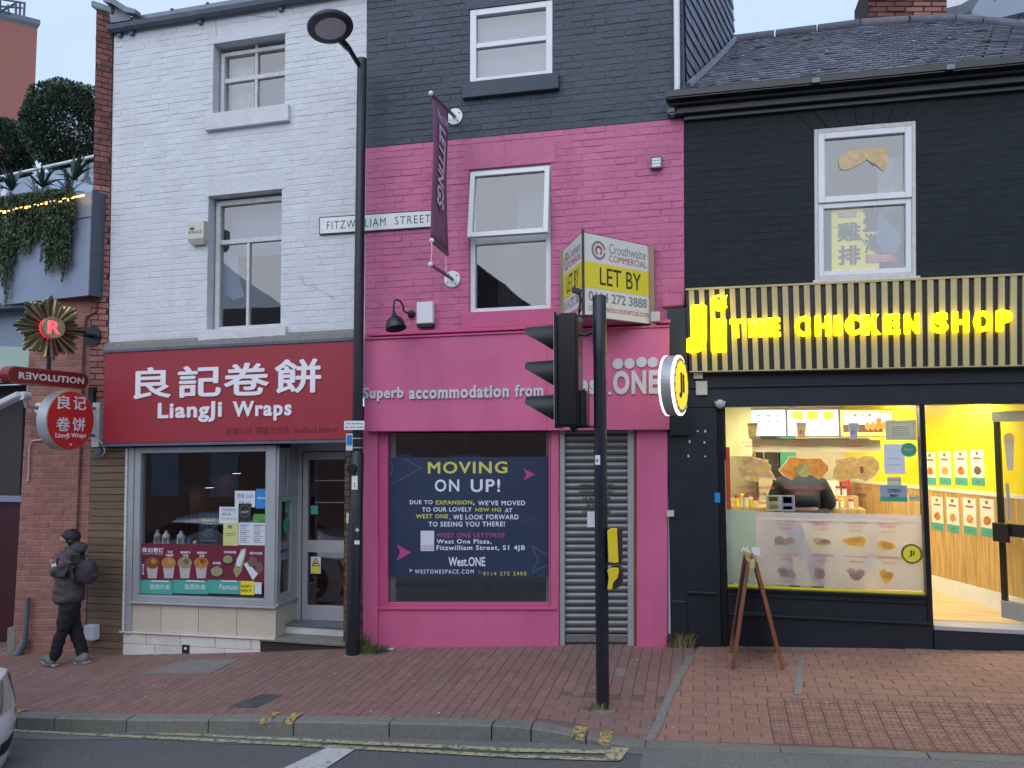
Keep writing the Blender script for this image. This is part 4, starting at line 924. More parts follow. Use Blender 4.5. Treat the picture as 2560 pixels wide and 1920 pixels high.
for a, b, wd in ((100, 440, '饭团外卖'), (445, 790, '饭团外卖'), (792, 1110, 'Fantuan')):
    q = zr_(WF, a, b, 1385, 1518, YG); WF.box('green_panel', q, YG-.001, YG+.002, m_teal, dl)
    text(WF, wd, zr_(WF, a+115, b-25, 1425, 1475, YG), YG-.001, m_txtwhite, dl, off=.0)
    WF.box('white_tab', zr_(WF, a+130, b-35, 1386, 1400, YG), YG-.0018, YG-.0011, m_paper, dl)
q = zr_(WF, 1112, 1246, 1393, 1530, YG); WF.box('yellow_panel', q, YG-.001, YG+.002, m_yellow, dl)
text(WF, 'NGRY', zr_(WF, 1118, 1222, 1430, 1458, YG), YG-.001, m_txtblack, dl, off=.02); text(WF, 'NDA !!!', zr_(WF, 1116, 1218, 1472, 1500, YG), YG-.001, m_txtblack, dl, off=.02)
WF.box('white_panel', zr_(WF, 1250, 1318, 1405, 1520, YG), YG-.001, YG+.002, m_paper, dl)
# brown brick-slip pier right of the door
q = WF.R(860, 880, 1110, 1620, .0)
bp = thing('brown_brick_pier', 'narrow brown brick pier between the glass door and the black lamp post', 'wall', WF.P(q[0], q[2], 0))
uR = WF.uv(912, 1300)[0]
mb = MB(); mb.box8(WF.b8((q[0], uR+.05, vled-.8, vtp), .0, YD+.1)); mb.out('core', m_darkmortar, bp)
bricks(WF, (q[0], uR, vled-.5, vtp), [], .0, m_brownbrick, bp, 120, d=.006, seed=4, L=.225, stuffname='brickwork')
tag(WF.box('bell_push', WF.R(867, 874, 1282, 1308, -.01), -.02, -.006, m_cream), 'small cream bell push on the brown brick pier beside the door', 'doorbell')
# horizontal brown boards left of the window
q = WF.R(222, 312, 1118, 1640, -.02)
bd = thing('brown_board_panel', 'dark brown horizontal timber boards beside the restaurant window', 'cladding', WF.P(q[0], q[2], 0))
uL, uRR = q[0], fo[0]-.025
WF.box('backing', (uL, uRR, vled-.6, fo[3]), -.01, .15, m_darkmortar, bd)
v = vled-.55; rd = random.Random(8)
while v < fo[3]-.02:
    WF.box('board', (uL+rd.uniform(-.003, .003), uRR-.035, v+.004, min(v+.083, fo[3])), -.024-rd.uniform(0, .003), -.01, m_brown, bd, .002); v += .087
WF.box('corner_trim', (uRR-.03, uRR-.002, vled, fo[3]), -.045, .02, m_oldwood, bd, .003)
q = WF.R(209, 236, 1564, 1602, -.12); t = thing('wall_box', 'small pale grey rounded box low on the brown boards behind the walker', 'utility box', WF.P(q[0], q[2], -.1))
WF.box('lid', q, -.13, -.026, m_cctv, t, .012)

# ================================================================== PINK BUILDING
PF = Face((917, 60), (1706, -40), (1671, 1073), (910, 1078.6)); PF = Face((917, 60), (1708, -40), (1713, 1062), (910, 1078.6))
pk = thing('pink_and_slate_building', 'tall brick building painted pink below and slate blue above with white windows', 'building', (-1.9, 0, zb(-1.9)))
UE = PF.uv(1710, 500)[0]; vbnd = (PF.uv(913, 373.5)[1]+PF.uv(1709, 293)[1])/2; vpf = PF.uv(1300, 838)[1]; VT = PF.uv(1300, -60)[1]
hC = PF.R(1174, 1382, 12, 201); hD = PF.R(1173, 1377, 416, 779)
mb = MB(); PF.plate(mb, (0, UE, vpf-.7, VT), [hC, hD], 0, .22); mb.out('wall', m_pinkb, pk)
mb = MB(); PF.plate(mb, (0, UE, vbnd, VT), [hC], -.0025, .0)
mb.out('upper_wall_paint', m_slateblue, pk)
lC = (hC[0]-.05, hC[1]+.05, hC[3], hC[3]+.22); lD = (hD[0]-.06, hD[1]+.06, hD[3], hD[3]+.23)
ex = [(h[0], h[1], h[2]-.13, h[3]+.23) for h in (hC, hD)]
bricks(PF, (0.004, UE, vpf, vbnd), ex, 0, m_pinkb, pk, 200, d=.0048, cham=.0045, joint=.005, seed=15, stuffname='brickwork', focus=(UE*.8, vpf+1), jit=.003)
bricks(PF, (0.004, UE, vbnd, VT), ex, -.0025, m_slateblue, pk, 100, d=.0045, cham=.005, joint=.005, seed=16, stuffname='brickwork', focus=(UE*.7, vbnd), jit=.003)
PF.box('lintel', lD, -.010, .02, m_pinkb, pk, .004); PF.box('lintel', lC, -.010, .02, m_slateblue, pk, .004)
sC = PF.R(1155, 1397, 205, 234, -.06); PF.box('sill', (sC[0], sC[1], sC[2], hC[2]+.002), -.075, .1, m_slateblue, pk, .006)
sD = PF.R(1153, 1406, 784, 817, -.06); PF.box('sill', (sD[0], sD[1], sD[2], hD[2]+.002), -.075, .1, m_pinkd, pk, .006)
wC, iC = sash(PF, (hC[0]+.004, hC[1]-.004, hC[2]+.003, hC[3]-.003), .0, [PF.uv(1280, 103, 0)[1]], pk, fw=.07, glassm=m_glass_sky)
vtD = PF.uv(1275, 592, 0)[1]
wD, iD = sash(PF, (hD[0]+.004, hD[1]-.004, hD[2]+.003, vtD), .03, [], pk, fw=.055)
mb = MB(); PF.frame(mb, (hD[0]+.004, hD[1]-.004, vtD+.002, hD[3]-.003), .035, .03, .12); mb.out('window_surround', m_upvc, wD)
# top hung casement, pushed open at the bottom
hL = PF.P(hD[0]+.012, hD[3]-.035, .02); hR_ = PF.P(hD[1]-.012, hD[3]-.035, .02); Hh = (hD[3]-vtD)-.02
TL_, ANG = (hR_-hL), R(9)
dn = Vector((0, -math.sin(ANG), -math.cos(ANG)))
CS = GFace(hL+dn*Hh, TL_, -dn); mb = MB(); q = CS.frame(mb, (0, TL_.length, 0, Hh), .055, -.03, .03); cs = mb.out('open_casement', m_upvc, pk, bev=.004)
mk('pane', [CS.P(q[0], q[2], .0), CS.P(q[1], q[2], .0), CS.P(q[1], q[3], .0), CS.P(q[0], q[3], .0)], [(0, 1, 2, 3)], m_glass_sky, cs)
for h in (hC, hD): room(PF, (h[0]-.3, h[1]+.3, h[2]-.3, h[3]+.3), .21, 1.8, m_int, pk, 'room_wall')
tag(PF.box('blind', (iC[0], iC[1], iC[2], iC[3]), .15, .16, m_blind), 'pale grey blind filling the top window of the slate blue wall', 'blind')
curtain(PF, (hD[0]+.45, hD[0]+.80, vtD, hD[3]), .4, m_blind, 'pale curtain behind the open pink wall casement', name='curtain')
curtain(PF, (hD[0]+.22, hD[0]+.5, hD[2], vtD), .4, m_int, 'dark curtain behind the lower fixed pane of the pink wall window')
# rear mass and slate hung side wall
p1, p2 = W(1712, 222, -.0), W(1833, 102, 2.5); p3 = W(1815, 0, 2.35)
dirv = Vector((p2.x-p1.x, 2.5, 0))
SW = GFace((p1.x, 0.0, 0), dirv, (0, 0, 1)); slw = dirv.length
gab = thing('slate_hung_gable', 'tall side wall hung with dark slates above the low slate roof', 'wall', SW.P(0, 3.4))
def gz(u): return 3.3+(p2.z-3.3)*(u/slw)*.96
def umax(z): return slw-(z-p2.z)*.10 if z > p2.z else slw
mb = MB(); pts = [SW.P(0, 3.2), SW.P(slw, 3.2), SW.P(slw, p2.z), SW.P(umax(8.2), 8.2), SW.P(0, 8.2)]; mb.prism(pts, SW.P(0, 0, .2)-SW.P(0, 0, 0)); mb.out('backing_wall', m_slateh, gab)
tilt = R(0); rd = random.Random(21); sl_t = []; zz = 3.35; row = 0; ns = 0
while zz < 6.6:
    u = -.0+(0 if row % 2 else -.125)
    while u < umax(zz)-.02:
        a, b = max(u, 0)+.003, min(u+.25, umax(zz)); 
        if b-a > .03 and zz+.2 > gz((a+b)/2):
            zb0, zt0 = zz, zz+.24; j = rd.uniform(0, .006)
            vs = [SW.P(a, zb0, -.028-j), SW.P(b, zb0+rd.uniform(-.006, .006), -.028-j), SW.P(b, zt0, -.004), SW.P(a, zt0, -.004), SW.P(a, zb0, -.018), SW.P(b, zb0, -.018)]
            sl_t.append((vs, [(0, 1, 2, 3), (4, 5, 1, 0)]))
        u += .25
    zz += .15; row += 1
sl_t.sort(key=lambda s: s[0][0].z); mbs = MB()
for i, (vs, fs) in enumerate(sl_t):
    if i < 200: mk('hanging_slate', vs, fs, m_slateh, gab)
    else: mbs.add(vs, fs)
if mbs.v: tag(mbs.out('slate_hanging', m_slateh, gab), kind='stuff')
MB().box(p1.x-3.0, p1.x-.02, .23, 2.6, 3.2, 8.2).out('building_core', m_int, pk)
# white downpipe
a, b = W(1693, 226, -.07), W(1691, -30, -.07)
MB().tube([a, b], .032, 12).out('downpipe', m_upvc, pk, smooth=True)
# bracket-like end of the stone band at the right
q = PF.R(1655, 1712, 736, 766, -.06); PF.box('string_course_end', (q[0], UE, q[2], q[3]), -.05, .0, m_pinkb, pk, .012)

# fascia
PS = Face((912, 850), (1673.5, 818), (1673.5, 1074), (910, 1078.6), -.12)
fs_ = thing('pink_lettings_sign', 'long pink fascia with raised silver white letters and four dots', 'shop sign', PS.P(0, 0))
PS.box('sign_panel', (0, PS.L, 0, PS.H), 0, .115, m_pink, fs_, .003)
mb = MB(); mb.box8(PS.b8((-.0, PS.L, PS.H+.001, PS.H+.022), -.02, .12)); mb.box8(PS.b8((-.0, PS.L+.01, PS.H+.05, PS.H+.085), .04, .12)); mb.out('cornice', m_pinkd, fs_, bev=.004)
mb = MB()
for px in (1366,): u = PS.uv(px, 1000)[0]; mb.box8(PS.b8((u, u+.012, 0, PS.H), -.003, 0))
mb.out('panel_joint', m_pinkd, fs_)
def tps(wd, a, b, c, d, **k): tpx(PS, wd, a, b, c, d, 0, m_let, fs_, th=.02, split=True, **k)
m_let = M('silver_white_letters', (.58, .58, .64), .35, var=.03, bump=.02)
tps('Superb', 909, 1010, 968, 1004, off=.034, spacing=1.12); tps('accommodation', 1024, 1273, 963.5, 996, off=.034, spacing=1.12); tps('from', 1288, 1359, 961, 991.5, off=.034, spacing=1.12)
tps('West', 1386, 1517, 936, 987, off=.045, spacing=1.14); tps('.', 1520, 1529, 979, 987, off=.01); tps('ONE', 1533, 1647, 926, 986, off=.045, spacing=1.14)
for px, py, r_ in ((1545, 910, 13.2), (1574, 909, 13), (1604, 905.5, 13.2), (1632, 906, 13)):
    u, v = PS.uv(px, py); ru = abs(PS.uv(px+r_, py)[0]-u); disc(PS, u, v, ru, ru, 0, -.02, m_let, fs_, 'sign_dot')

# shopfront below
BF = Face((910, 1078.6), (1671, 1073), (1671, 1618), (910, 1616))
ps = thing('pink_shopfront', 'pink painted empty shop front with big window and grey roller shutter', 'shopfront', BF.P(0, 0))
gP = BF.R(972, 1374, 1082, 1509, .05)
zlow = -.5
def bx(name, r, y0, y1, mat=m_pink, bev=.004): return BF.box(name, r, y0, y1, mat, ps, bev)
uA, uB = 0, BF.uv(946, 1300)[0]
vtopB = BF.H+.02; uSh0, uSh1 = BF.uv(1397, 1300)[0], BF.uv(1591, 1300)[0]; uEnd = BF.uv(1669, 1300)[0]
bx('pilaster', (uA, uB, zlow, vtopB), -.03, .2); bx('pilaster', (uSh1+.005, uEnd, zlow, vtopB), -.03, .2); bx('pilaster', (BF.uv(1377, 1300)[0], uSh0, zlow, vtopB), -.005, .2)
mb = MB(); q = (uB+.001, BF.uv(1376, 1300)[0], gP[2]-.03, vtopB); BF.frame(mb, q, (gP[0]-uB, .02, .045, .03), .01, .12); mb.out('window_frame', m_pinkd, ps, bev=.004)
bx('stall_riser', (uB+.001, uSh0-.001, zlow, gP[2]-.03), .0, .2); bx('riser_sill', (uB-.003, uSh0-.02, gP[2]-.052, gP[2]-.028), -.025, .05, m_pinkd)
BF.box('shop_pane', gP, .05, .052, m_shopglass, ps)
room(BF, (uB, uSh0, -.0, vtopB), .21, 2.8, m_int2, ps, 'empty_room_wall')
for a, b in ((976, 990), (1366, 1374)): q = BF.R(a, b, 1082, 1508, .12); BF.box('inner_mullion', (q[0], q[1], gP[2], gP[3]), .10, .14, m_alu, ps)
q = BF.R(1056, 1146, 1098, 1200, 1.2); tag(BF.box('inner_window', q, 1.4, 1.44, M('plain_greenish_panel', (.16, .14, .07), .6)), 'dim greenish panel framed inside the empty pink shop above the poster', 'panel')  # plain greenish board behind the inner frame
mb = MB(); BF.frame(mb, (q[0]-.06, q[1]+.06, q[2]-.06, q[3]+.06), .05, 1.36, 1.40); tag(mb.out('inner_window_frame', m_alu), 'pale inner frame seen in the dark empty shop above the poster', 'frame')
# roller shutter
sh = thing('roller_shutter', 'closed grey steel roller shutter with opening hours beside the pink pillar', 'shutter', BF.P(uSh0, 0))
uS0, uS1 = BF.uv(1413, 1300, .06)[0], BF.uv(1570, 1300, .06)[0]; vS1 = BF.H+.0; vS0 = BF.uv(1490, 1606, .06)[1]
MB().box8(BF.b8((uSh0+.003, uS0, zlow, vtopB), .02, .12)).out('guide_rail', m_alu, sh, bev=.004); MB().box8(BF.b8((uS1, uSh1, zlow, vtopB), .02, .12)).out('guide_rail', m_alu, sh, bev=.004)
BF.box('rust_strip', (uSh1-.028, uSh1+.004, zlow, vtopB), .015, .019, m_aframe, sh)
BF.box('shutter_curtain', (uS0, uS1, vS0, vtopB), .09, .1, m_darkmortar, sh)
nsl = 30; vs0 = vS0+.09; hsl = (vtopB-vs0)/nsl
for i in range(nsl):
    v0 = vs0+i*hsl; pr = [(0, .088), (.1, .072), (.3, .058), (.55, .055), (.78, .062), (.9, .075), (.985, .088)]; mb = MB()
    for u in (uS0, uS1): mb.v += [BF.P(u, v0+t*hsl, y) for t, y in pr]
    for k in range(6): mb.f.append((k, 7+k, 8+k, k+1))
    mb.out('shutter_slat', m_steel, sh, smooth=True)
BF.box('bottom_bar', (uS0, uS1, vS0+.005, vs0-.004), .045, .08, m_steel, sh, .004)
for wd, a, b, c, d in (('OPENING HOURS', 1448, 1534, 1210, 1217), ('MONDAY-FRIDAY', 1448, 1534, 1226, 1233), ('10.30 - 17.00', 1457, 1526, 1243, 1250), ('SATURDAY', 1466, 1520, 1259, 1266), ('10.00 - 16.00', 1457, 1526, 1276, 1283)):
    tpx(BF, wd, a, b, c, d, .052, m_txtblack, sh, bold=.03)
tpx(BF, 'EXIT', 1466, 1492, 1587, 1592, .044, m_txtred, sh, off=.01)
tag(BF.box('taped_notice', BF.R(1468, 1492, 1279, 1318, .05), .048, .051, m_cctv), 'pale blue notice taped on the roller shutter', 'notice')
tag(BF.box('key_box', BF.R(1667, 1685, 1276, 1291, -.05), -.07, -.03, m_cream), 'small grey key box at the right edge of the pink pillar', 'key box')
# navy vinyl poster
VY = .045
vp = thing('navy_window_poster', 'navy window vinyl saying MOVING ON UP! with yellow and white lettering', 'poster', BF.P(gP[0], 1, 0))
X2 = lambda z: 960+z/4.148
Y2 = lambda z: 1120+z/4.148
q = BF.R(968, 1376, 1143, 1441, VY); q = (gP[0]+.002, gP[1]-.004, q[2], q[3]); BF.box('vinyl_sheet', q, VY, VY+.003, m_navy, vp)
def tv(wd, a, b, c, d, m=m_txtwhite, off=.02, **k): tpx(BF, wd, X2(a), X2(b), Y2(c), Y2(d), VY-.0002, m, vp, off=off, th=.0006, **k)
tv('MOVING', 455, 1280, 140, 265, m_txtyellow, spacing=1.15, off=0, bold=.022); tv('ON', 527, 780, 325, 453, spacing=1.2); tv('UP!', 900, 1205, 322, 457, spacing=1.15)
tv('DUE TO', 268, 505, 541, 583, spacing=1.15); tv('EXPANSION', 538, 915, 543, 586, m_txtyellow, spacing=1.1); tv("WE’VE MOVED", 975, 1465, 546, 595, spacing=1.15)
tv(',', 925, 940, 575, 595)
tv('TO OUR LOVELY', 395, 912, 614, 660, spacing=1.15); tv('NEW HQ', 948, 1215, 620, 666, m_txtyellow, spacing=1.15); tv('AT', 1253, 1330, 624, 668, spacing=1.1)
tv('WEST ONE', 330, 665, 686, 730, m_txtyellow, spacing=1.15); tv('. WE LOOK FORWARD', 680, 1395, 690, 741, spacing=1.15); tv('TO SEEING YOU THERE!', 462, 1253, 763, 815, spacing=1.15)
tv('WEST ONE LETTINGS', 545, 1252, 880, 928, m_txtpink, spacing=1.15); tv('West One Plaza,', 545, 1114, 945, 999, spacing=1.15); tv('Fitzwilliam Street, S1 4JB', 545, 1462, 1008, 1073, spacing=1.15)
tv('West.ONE', 668, 1050, 1130, 1226, off=.02); tv('WESTONESPACE.COM', 320, 930, 1260, 1303, off=.01, spacing=1.4); tv('0114 272 2400', 1030, 1477, 1282, 1321, m_txtyellow, off=.01, spacing=1.4)
qq = BF.R(X2(380), X2(520), Y2(858), Y2(1068), VY); BF.box('blank_tag', qq, VY-.0012, VY-.0002, m_paper, vp)
tpx(BF, 'SCAN FOR', X2(388), X2(512), Y2(1006), Y2(1030), VY-.0013, m_txtpink, vp); tpx(BF, 'LOCATION', X2(388), X2(512), Y2(1035), Y2(1058), VY-.0013, m_txtpink, vp)
def arrow(pts, m): ppoly(BF, [(X2(a), Y2(b)) for a, b in pts], VY-.0001, .0006, m, vp, 'arrow_print')
arrow([(1445, 212), (1565, 275), (1443, 338), (1480, 275)], m_txtpink); arrow([(133, 1000), (283, 1085), (130, 1168), (168, 1082)], m_txtpink)
arrow([(262, 1248), (300, 1268), (260, 1288), (270, 1268)], m_txtyellow); arrow([(975, 1262), (1012, 1290), (978, 1308), (985, 1288)], m_txtpink)
def pline(pts, m, w_=.004, name='line_print', face=BF, y=VY-.0003, par=vp):
    q = [face.uv(*p, y) for p in pts]; mb = MB()
    for a, b in zip(q, q[1:]):
        d = Vector((b[0]-a[0], b[1]-a[1])); n = Vector((-d.y, d.x)).normalized()*w_/2
        mb.add([face.P(a[0]-n.x, a[1]-n.y, y), face.P(b[0]-n.x, b[1]-n.y, y), face.P(b[0]+n.x, b[1]+n.y, y), face.P(a[0]+n.x, a[1]+n.y, y)], [(0, 1, 2, 3)])
    return mb.out(name, m, par)
pz = lambda L: [(X2(a), Y2(b)) for a, b in L]
m_wave = M('faint_wave_print', (.06, .075, .13), .45, bump=0)
pline(pz([(178, 97), (385, 210), (62, 388)]), m_greyprint); pline(pz([(62, 125), (95, 210), (62, 300)]), m_greyprint)
pline(pz([(1700, 1112), (1530, 1015), (1597, 1155), (1535, 1292), (1700, 1210)]), m_greyprint)
for k in range(9):
    pline(pz([(60+i*40, 470+k*34+55*math.sin(i*.42+k*.08)*(1 if i < 12 else .6)+i*4) for i in range(0, 8)]), m_wave, .003)
    pline(pz([(560+i*52, 590+k*16-(70-k*6)*math.sin(i*.55)+i*4) for i in range(0, 22)]), m_wave, .003)
for wd, a, b, c, d in (('www.westonespace.com', 110, 862, 1392, 1458), ('Tel: 0114 272 2400', 1003, 1682, 1400, 1487)):
    tpx(BF, wd, X2(a), X2(b), Y2(c), Y2(d), VY+.004, m_txtblack, ps, off=.012)

# street name plate
SF = Face((798, 543), (1087, 524), (1087, 568), (798, 587), -.03)
t = thing('street_name_plate', 'long white street name plate reading FITZWILLIAM STREET across both walls', 'street sign', SF.P(0, 0))
SF.box('backing', (0, SF.L, 0, SF.H), .0, .03, m_txtblack, t); SF.box('plate', (.012, SF.L-.012, .012, SF.H-.012), -.004, .0, m_upvc, t, .001)
text(SF, 'FITZWILLIAM', (.10, SF.L*.585, SF.H*.26, SF.H*.72), -.004, m_txtblack, t, off=-.004, spacing=1.2); text(SF, 'STREET', (SF.L*.665, SF.L*.965, SF.H*.28, SF.H*.74), -.004, m_txtblack, t, off=-.004, spacing=1.2)
for a in (.02, .045): disc(SF, SF.L*.03, SF.H*(.25 if a < .03 else .75), .005, .005, -.004, -.007, m_txtblack, t, 'screw_head', 8)

# banner and its two arms
def plate_arm(px, py, tip, nm_l, parent=None):
    c = W(px, py, -.03); return c
cU, cL = W(1137, 292, -.012), W(1131, 698, -.012)
bn = thing('lettings_banner', 'dusty plum banner reading LETTINGS hanging edge on from two wall arms', 'banner', cU)
for c in (cU, cL):
    pl = MB().lathe(c, (0, -1, 0), [(.093, 0), (.093, .010), (.088, .014)], 24).out('wall_plate', m_upvc, bn)
    mb = MB()
    for k in range(4): a = k*1.571+.6; mb.lathe(c+Vector((math.cos(a)*.066, -.014, math.sin(a)*.066)), (0, -1, 0), [(.009, 0), (.008, .006)], 8)
    mb.out('bolt', m_gutter, pl)
XB = (cU.x+cL.x)/2
tU, tL, bB0, bB1 = WX(1077, 233, XB-.0), WX(1076, 661, XB), WX(1079, 601, XB), WX(1119, 636, XB)
m_arm = M('weathered_steel_arm', (.20, .18, .17), .5, metal=.4, dirt=.5, dirtcol=(.15, .07, .05)); m_ban = M('dusty_plum_banner_cloth', (.24, .09, .17), .7, var=.12, scale=3, bump=.15, bscale=10)
for c, tp_ in ((cU, tU), (cL, tL)):
    MB().tube([c+Vector((0, -.012, 0)), tp_], .019, 12).out('arm', m_arm, bn, smooth=True); MB().lathe(tp_, (tp_-c), [(.024, -.012), (.026, 0), (.02, .014), (.005, .02)], 12).out('arm_cap', m_upvc, bn)
BN = GFace((XB, bB0.y, bB0.z), Vector((0, bB1.y-bB0.y, bB1.z-bB0.z)), (0, 0, 1))
a0 = WX(1081, 243, XB); a1 = WX(1118, 283, XB)
n = 14; vs, fs = [], []
for i in range(n+1):
    t_ = i/n
    for j in range(5):
        s_ = j/4; top = a0.lerp(a1, s_); bot = bB0.lerp(bB1, s_)+Vector((0, 0, .02)); p = top.lerp(bot, t_); p.x += .012*math.sin(t_*5+s_*2); vs.append(p)
for i in range(n):
    for j in range(4): a = i*5+j; fs.append((a, a+1, a+6, a+5))
o = mk('cloth', vs, fs, m_ban, bn, True); sm_ = o.modifiers.new('s', 'SOLIDIFY'); sm_.thickness = .003
MB().tube([bB0, bB1], .02, 12).out('bottom_rod', m_arm, bn, smooth=True); MB().lathe(bB0, bB0-bB1, [(.024, -.01), (.026, 0), (.006, .016)], 12).out('rod_cap', m_upvc, bn)
MB().tube([bB0, (bB0+tL)/2+Vector((.01, 0, 0)), tL], .004, 6).out('cord', m_upvc, bn); e_ = WX(1115, 680, XB); MB().tube([WX(1114, 640, XB), e_], .004, 6).out('cord', m_upvc, bn)
# lettering runs down the cloth
hgt = a0.z-bB0.z
LT = GFace(WX(1100, 300, XB)+Vector((.02, 0, 0)), (0, 0, -1), Vector((0, a1.y-a0.y, 0)))
def ltext(wd, pz0, pz1, f0, f1, off=.02, mat=m_let, sh=0):
    za = WX(1100, pz0, XB).z; zb_ = WX(1100, pz1, XB).z; wy = a1.y-a0.y; y0 = a0.y
    class Q:
        def P(self, u, v, y=0): 
            s_ = (v); yy = y0+wy*s_+(bB0.y-a0.y)*((a0.z-u)/hgt); return Vector((XB+.016+.012*math.sin((a0.z-u)/hgt*5+s_*2)-y, yy, u))
    vs, fs = tmesh(wd, off, 1.0, sh, .02); xs = [v.x for v in vs]; ys = [v.y for v in vs]; x0, x1, y0_, y1_ = min(xs), max(xs), min(ys), max(ys); F_ = Q()
    mk('lettering', [F_.P(za+(v.x-x0)/(x1-x0)*(zb_-za), f0+(v.y-y0_)/(y1_-y0_)*(f1-f0), .0+(-.001 if v.z > 0 else 0)) for v in vs], fs, mat, bn)
m_bl = M('faded_banner_print', (.66, .56, .64), .7, bump=0)
ltext('LETTINGS', 318, 520, .30, .76, mat=m_bl, sh=.2, off=.03); ltext('>', 515, 530, .42, .7, mat=m_ban); 
class QH:
    def P(self, u, v, y=0): return Vector((XB+.018-y, a0.y+(a1.y-a0.y)*u, v))
z1, z2 = WX(1100, 285, XB).z, WX(1100, 305, XB).z
text(QH(), 'West.ONE', (.22, .95, z2, z1), 0, m_bl, bn, off=.01)

# gooseneck lamp
c = W(1029, 786, -.01); t = thing('gooseneck_wall_lamp', 'black swan neck wall lamp beside the white alarm box on the pink wall', 'wall lamp', c)
MB().lathe(c, (0, -1, 0), [(.045, 0), (.045, .012), (.02, .03)], 16).out('wall_rose', m_blackgloss, t)
tipx = W(984, 778, -.42); pts = []
P0_, P3_ = c+Vector((0, -.03, 0)), tipx
ctl = [P0_, P0_+Vector((-.04, -.1, .02)), W(1008, 765, -.25), W(1000, 753, -.34), W(990, 750, -.40), W(985, 758, -.42), tipx]
def spl(P_, n=6):
    out = []; Q = [P_[0]]+P_+[P_[-1]]
    for i in range(1, len(Q)-2):
        for k in range(n):
            t_ = k/n; a, b, c_, d = Q[i-1], Q[i], Q[i+1], Q[i+2]
            out.append(.5*((2*b)+(c_-a)*t_+(2*a-5*b+4*c_-d)*t_*t_+(3*b-a-3*c_+d)*t_**3))
    return out+[P_[-1]]
MB().tube(spl(ctl), .010, 10).out('swan_neck', m_blackgloss, t, smooth=True)
ax = Vector((.22, -.15, -1)).normalized()
MB().lathe(tipx, ax, [(.018, 0), (.022, .04), (.04, .06), (.085, .10), (.108, .16), (.112, .20), (.105, .195), (.03, .09)], 24).out('shade', m_blackgloss, t, smooth=True)
# white alarm with black base, flood lamp, small fittings
r = PF.R(1042, 1083, 755, 818, -.07); t = thing('white_alarm_box', 'white alarm box with black base on the pink wall right of the swan neck lamp', 'alarm box', PF.P(r[0], r[2]))
PF.box('white_cover', (r[0], r[1], r[2]+.04, r[3]), -.085, -.008, m_upvc, t, .008); PF.box('black_base', (r[0]+.004, r[1]-.004, r[2], r[2]+.038), -.08, -.008, m_blackgloss, t, .004)
r = PF.R(1626, 1655, 390, 420, -.06); t = thing('bulkhead_light', 'small square white louvred light high on the pink wall near the dark building', 'wall light', PF.P(r[0], r[2]))
mb = MB(); q = PF.frame(mb, r, .012, -.065, -.008); mb.out('housing', m_arm, t, bev=.003)
for k in range(3): PF.box('louvre', (q[0], q[1], q[2]+(q[3]-q[2])*k/3+.004, q[2]+(q[3]-q[2])*(k+1)/3), -.055, -.02, m_upvc, t, .003)
r = PF.R(1627, 1650, 780, 805, -.1); t = thing('flood_light', 'small white flood lamp under the letting board end', 'flood light', PF.P(r[0], r[2]))
PF.box('head', (r[0], r[1], r[2], r[3]), -.13, -.05, m_cream, t, .008); PF.box('bracket', (r[0]+.02, r[0]+.05, r[2]-.05, r[2]+.01), -.06, -.005, m_cream, t)

# letting board (V shaped)
near = (W(1457, 579, -.78), W(1469, 790, -.78)); nx_, ny_ = near[0].x, -.78
zt_, zb_ = near[0].z, near[1].z
rw = W(1626, 623, -.06); lw = W(1407, 620, -.10)
lb = thing('letting_board', 'V shaped wooden letting board saying LET BY with yellow band above the signal', 'letting board', (nx_, 0, zb_))
for side, wl in ((0, rw), (1, lw)):
    o0_ = Vector((nx_+(.008 if side == 0 else -.008), ny_, zb_)); o1_ = Vector((wl.x, wl.y, zb_))
    if side == 0: BFc = GFace(o0_, o1_-o0_, (0, 0, 1)); Lw = (o1_-o0_).length
    else: BFc = GFace(o1_, o0_-o1_, (0, 0, 1)); Lw = (o1_-o0_).length
    Hb = zt_-zb_
    BFc.box('board', (0, Lw, 0, Hb), 0, .012, m_ysign, lb)
    mb = MB(); BFc.frame(mb, (0, Lw, 0, Hb), .006, -.002, .0); mb.out('board_edge', m_txtred, lb)
    BFc.box('yellow_band', (.004, Lw-.004, Hb*.35, Hb*.655), -.0025, -.0005, m_yellow, lb)
    text(BFc, 'Crosthwaite', (Lw*.36, Lw*.92, Hb*.80, Hb*.92), -.0005, m_greyprint, lb, off=.0)
    text(BFc, 'COMMERCIAL', (Lw*.36, Lw*.93, Hb*.70, Hb*.78), -.0005, m_txtred, lb, off=.0)
    text(BFc, 'LET BY', (Lw*.22, Lw*.84, Hb*.40, Hb*.61), -.0025, m_txtblack, lb, off=.004)
    text(BFc, '0114 272 3888', (Lw*.06, Lw*.93, Hb*.19, Hb*.31), -.0005, m_greyprint, lb, off=.02)
    text(BFc, 'crosthwaitecommercial.com', (Lw*.06, Lw*.95, Hb*.08, Hb*.16), -.0005, m_txtred, lb, off=.0)
    cu, cv, ra = Lw*.21, Hb*.81, Hb*.115
    disc(BFc, cu, cv, ra, ra, -.0004, -.001, m_greyprint, lb, 'logo_ring'); disc(BFc, cu, cv, ra*.72, ra*.72, -.0011, -.0015, m_ysign, lb, 'logo_ring_inner')
    disc(BFc, cu, cv, ra*.52, ra*.52, -.0016, -.002, m_txtred, lb, 'logo_disc'); disc(BFc, cu, cv-ra*.05, ra*.28, ra*.28, -.0021, -.0024, m_ysign, lb, 'logo_hole')
    BFc.box('logo_notch', (cu+ra*.45, cu+ra*1.02, cv-ra*.15, cv+ra*.12), -.0016, -.0019, m_ysign, lb); BFc.box('logo_slot', (cu-ra*.14, cu+ra*.14, cv-ra*.6, cv-ra*.1), -.0021, -.0025, m_ysign, lb)
m_post = M('weathered_batten', (.30, .22, .15), .8, var=.2)
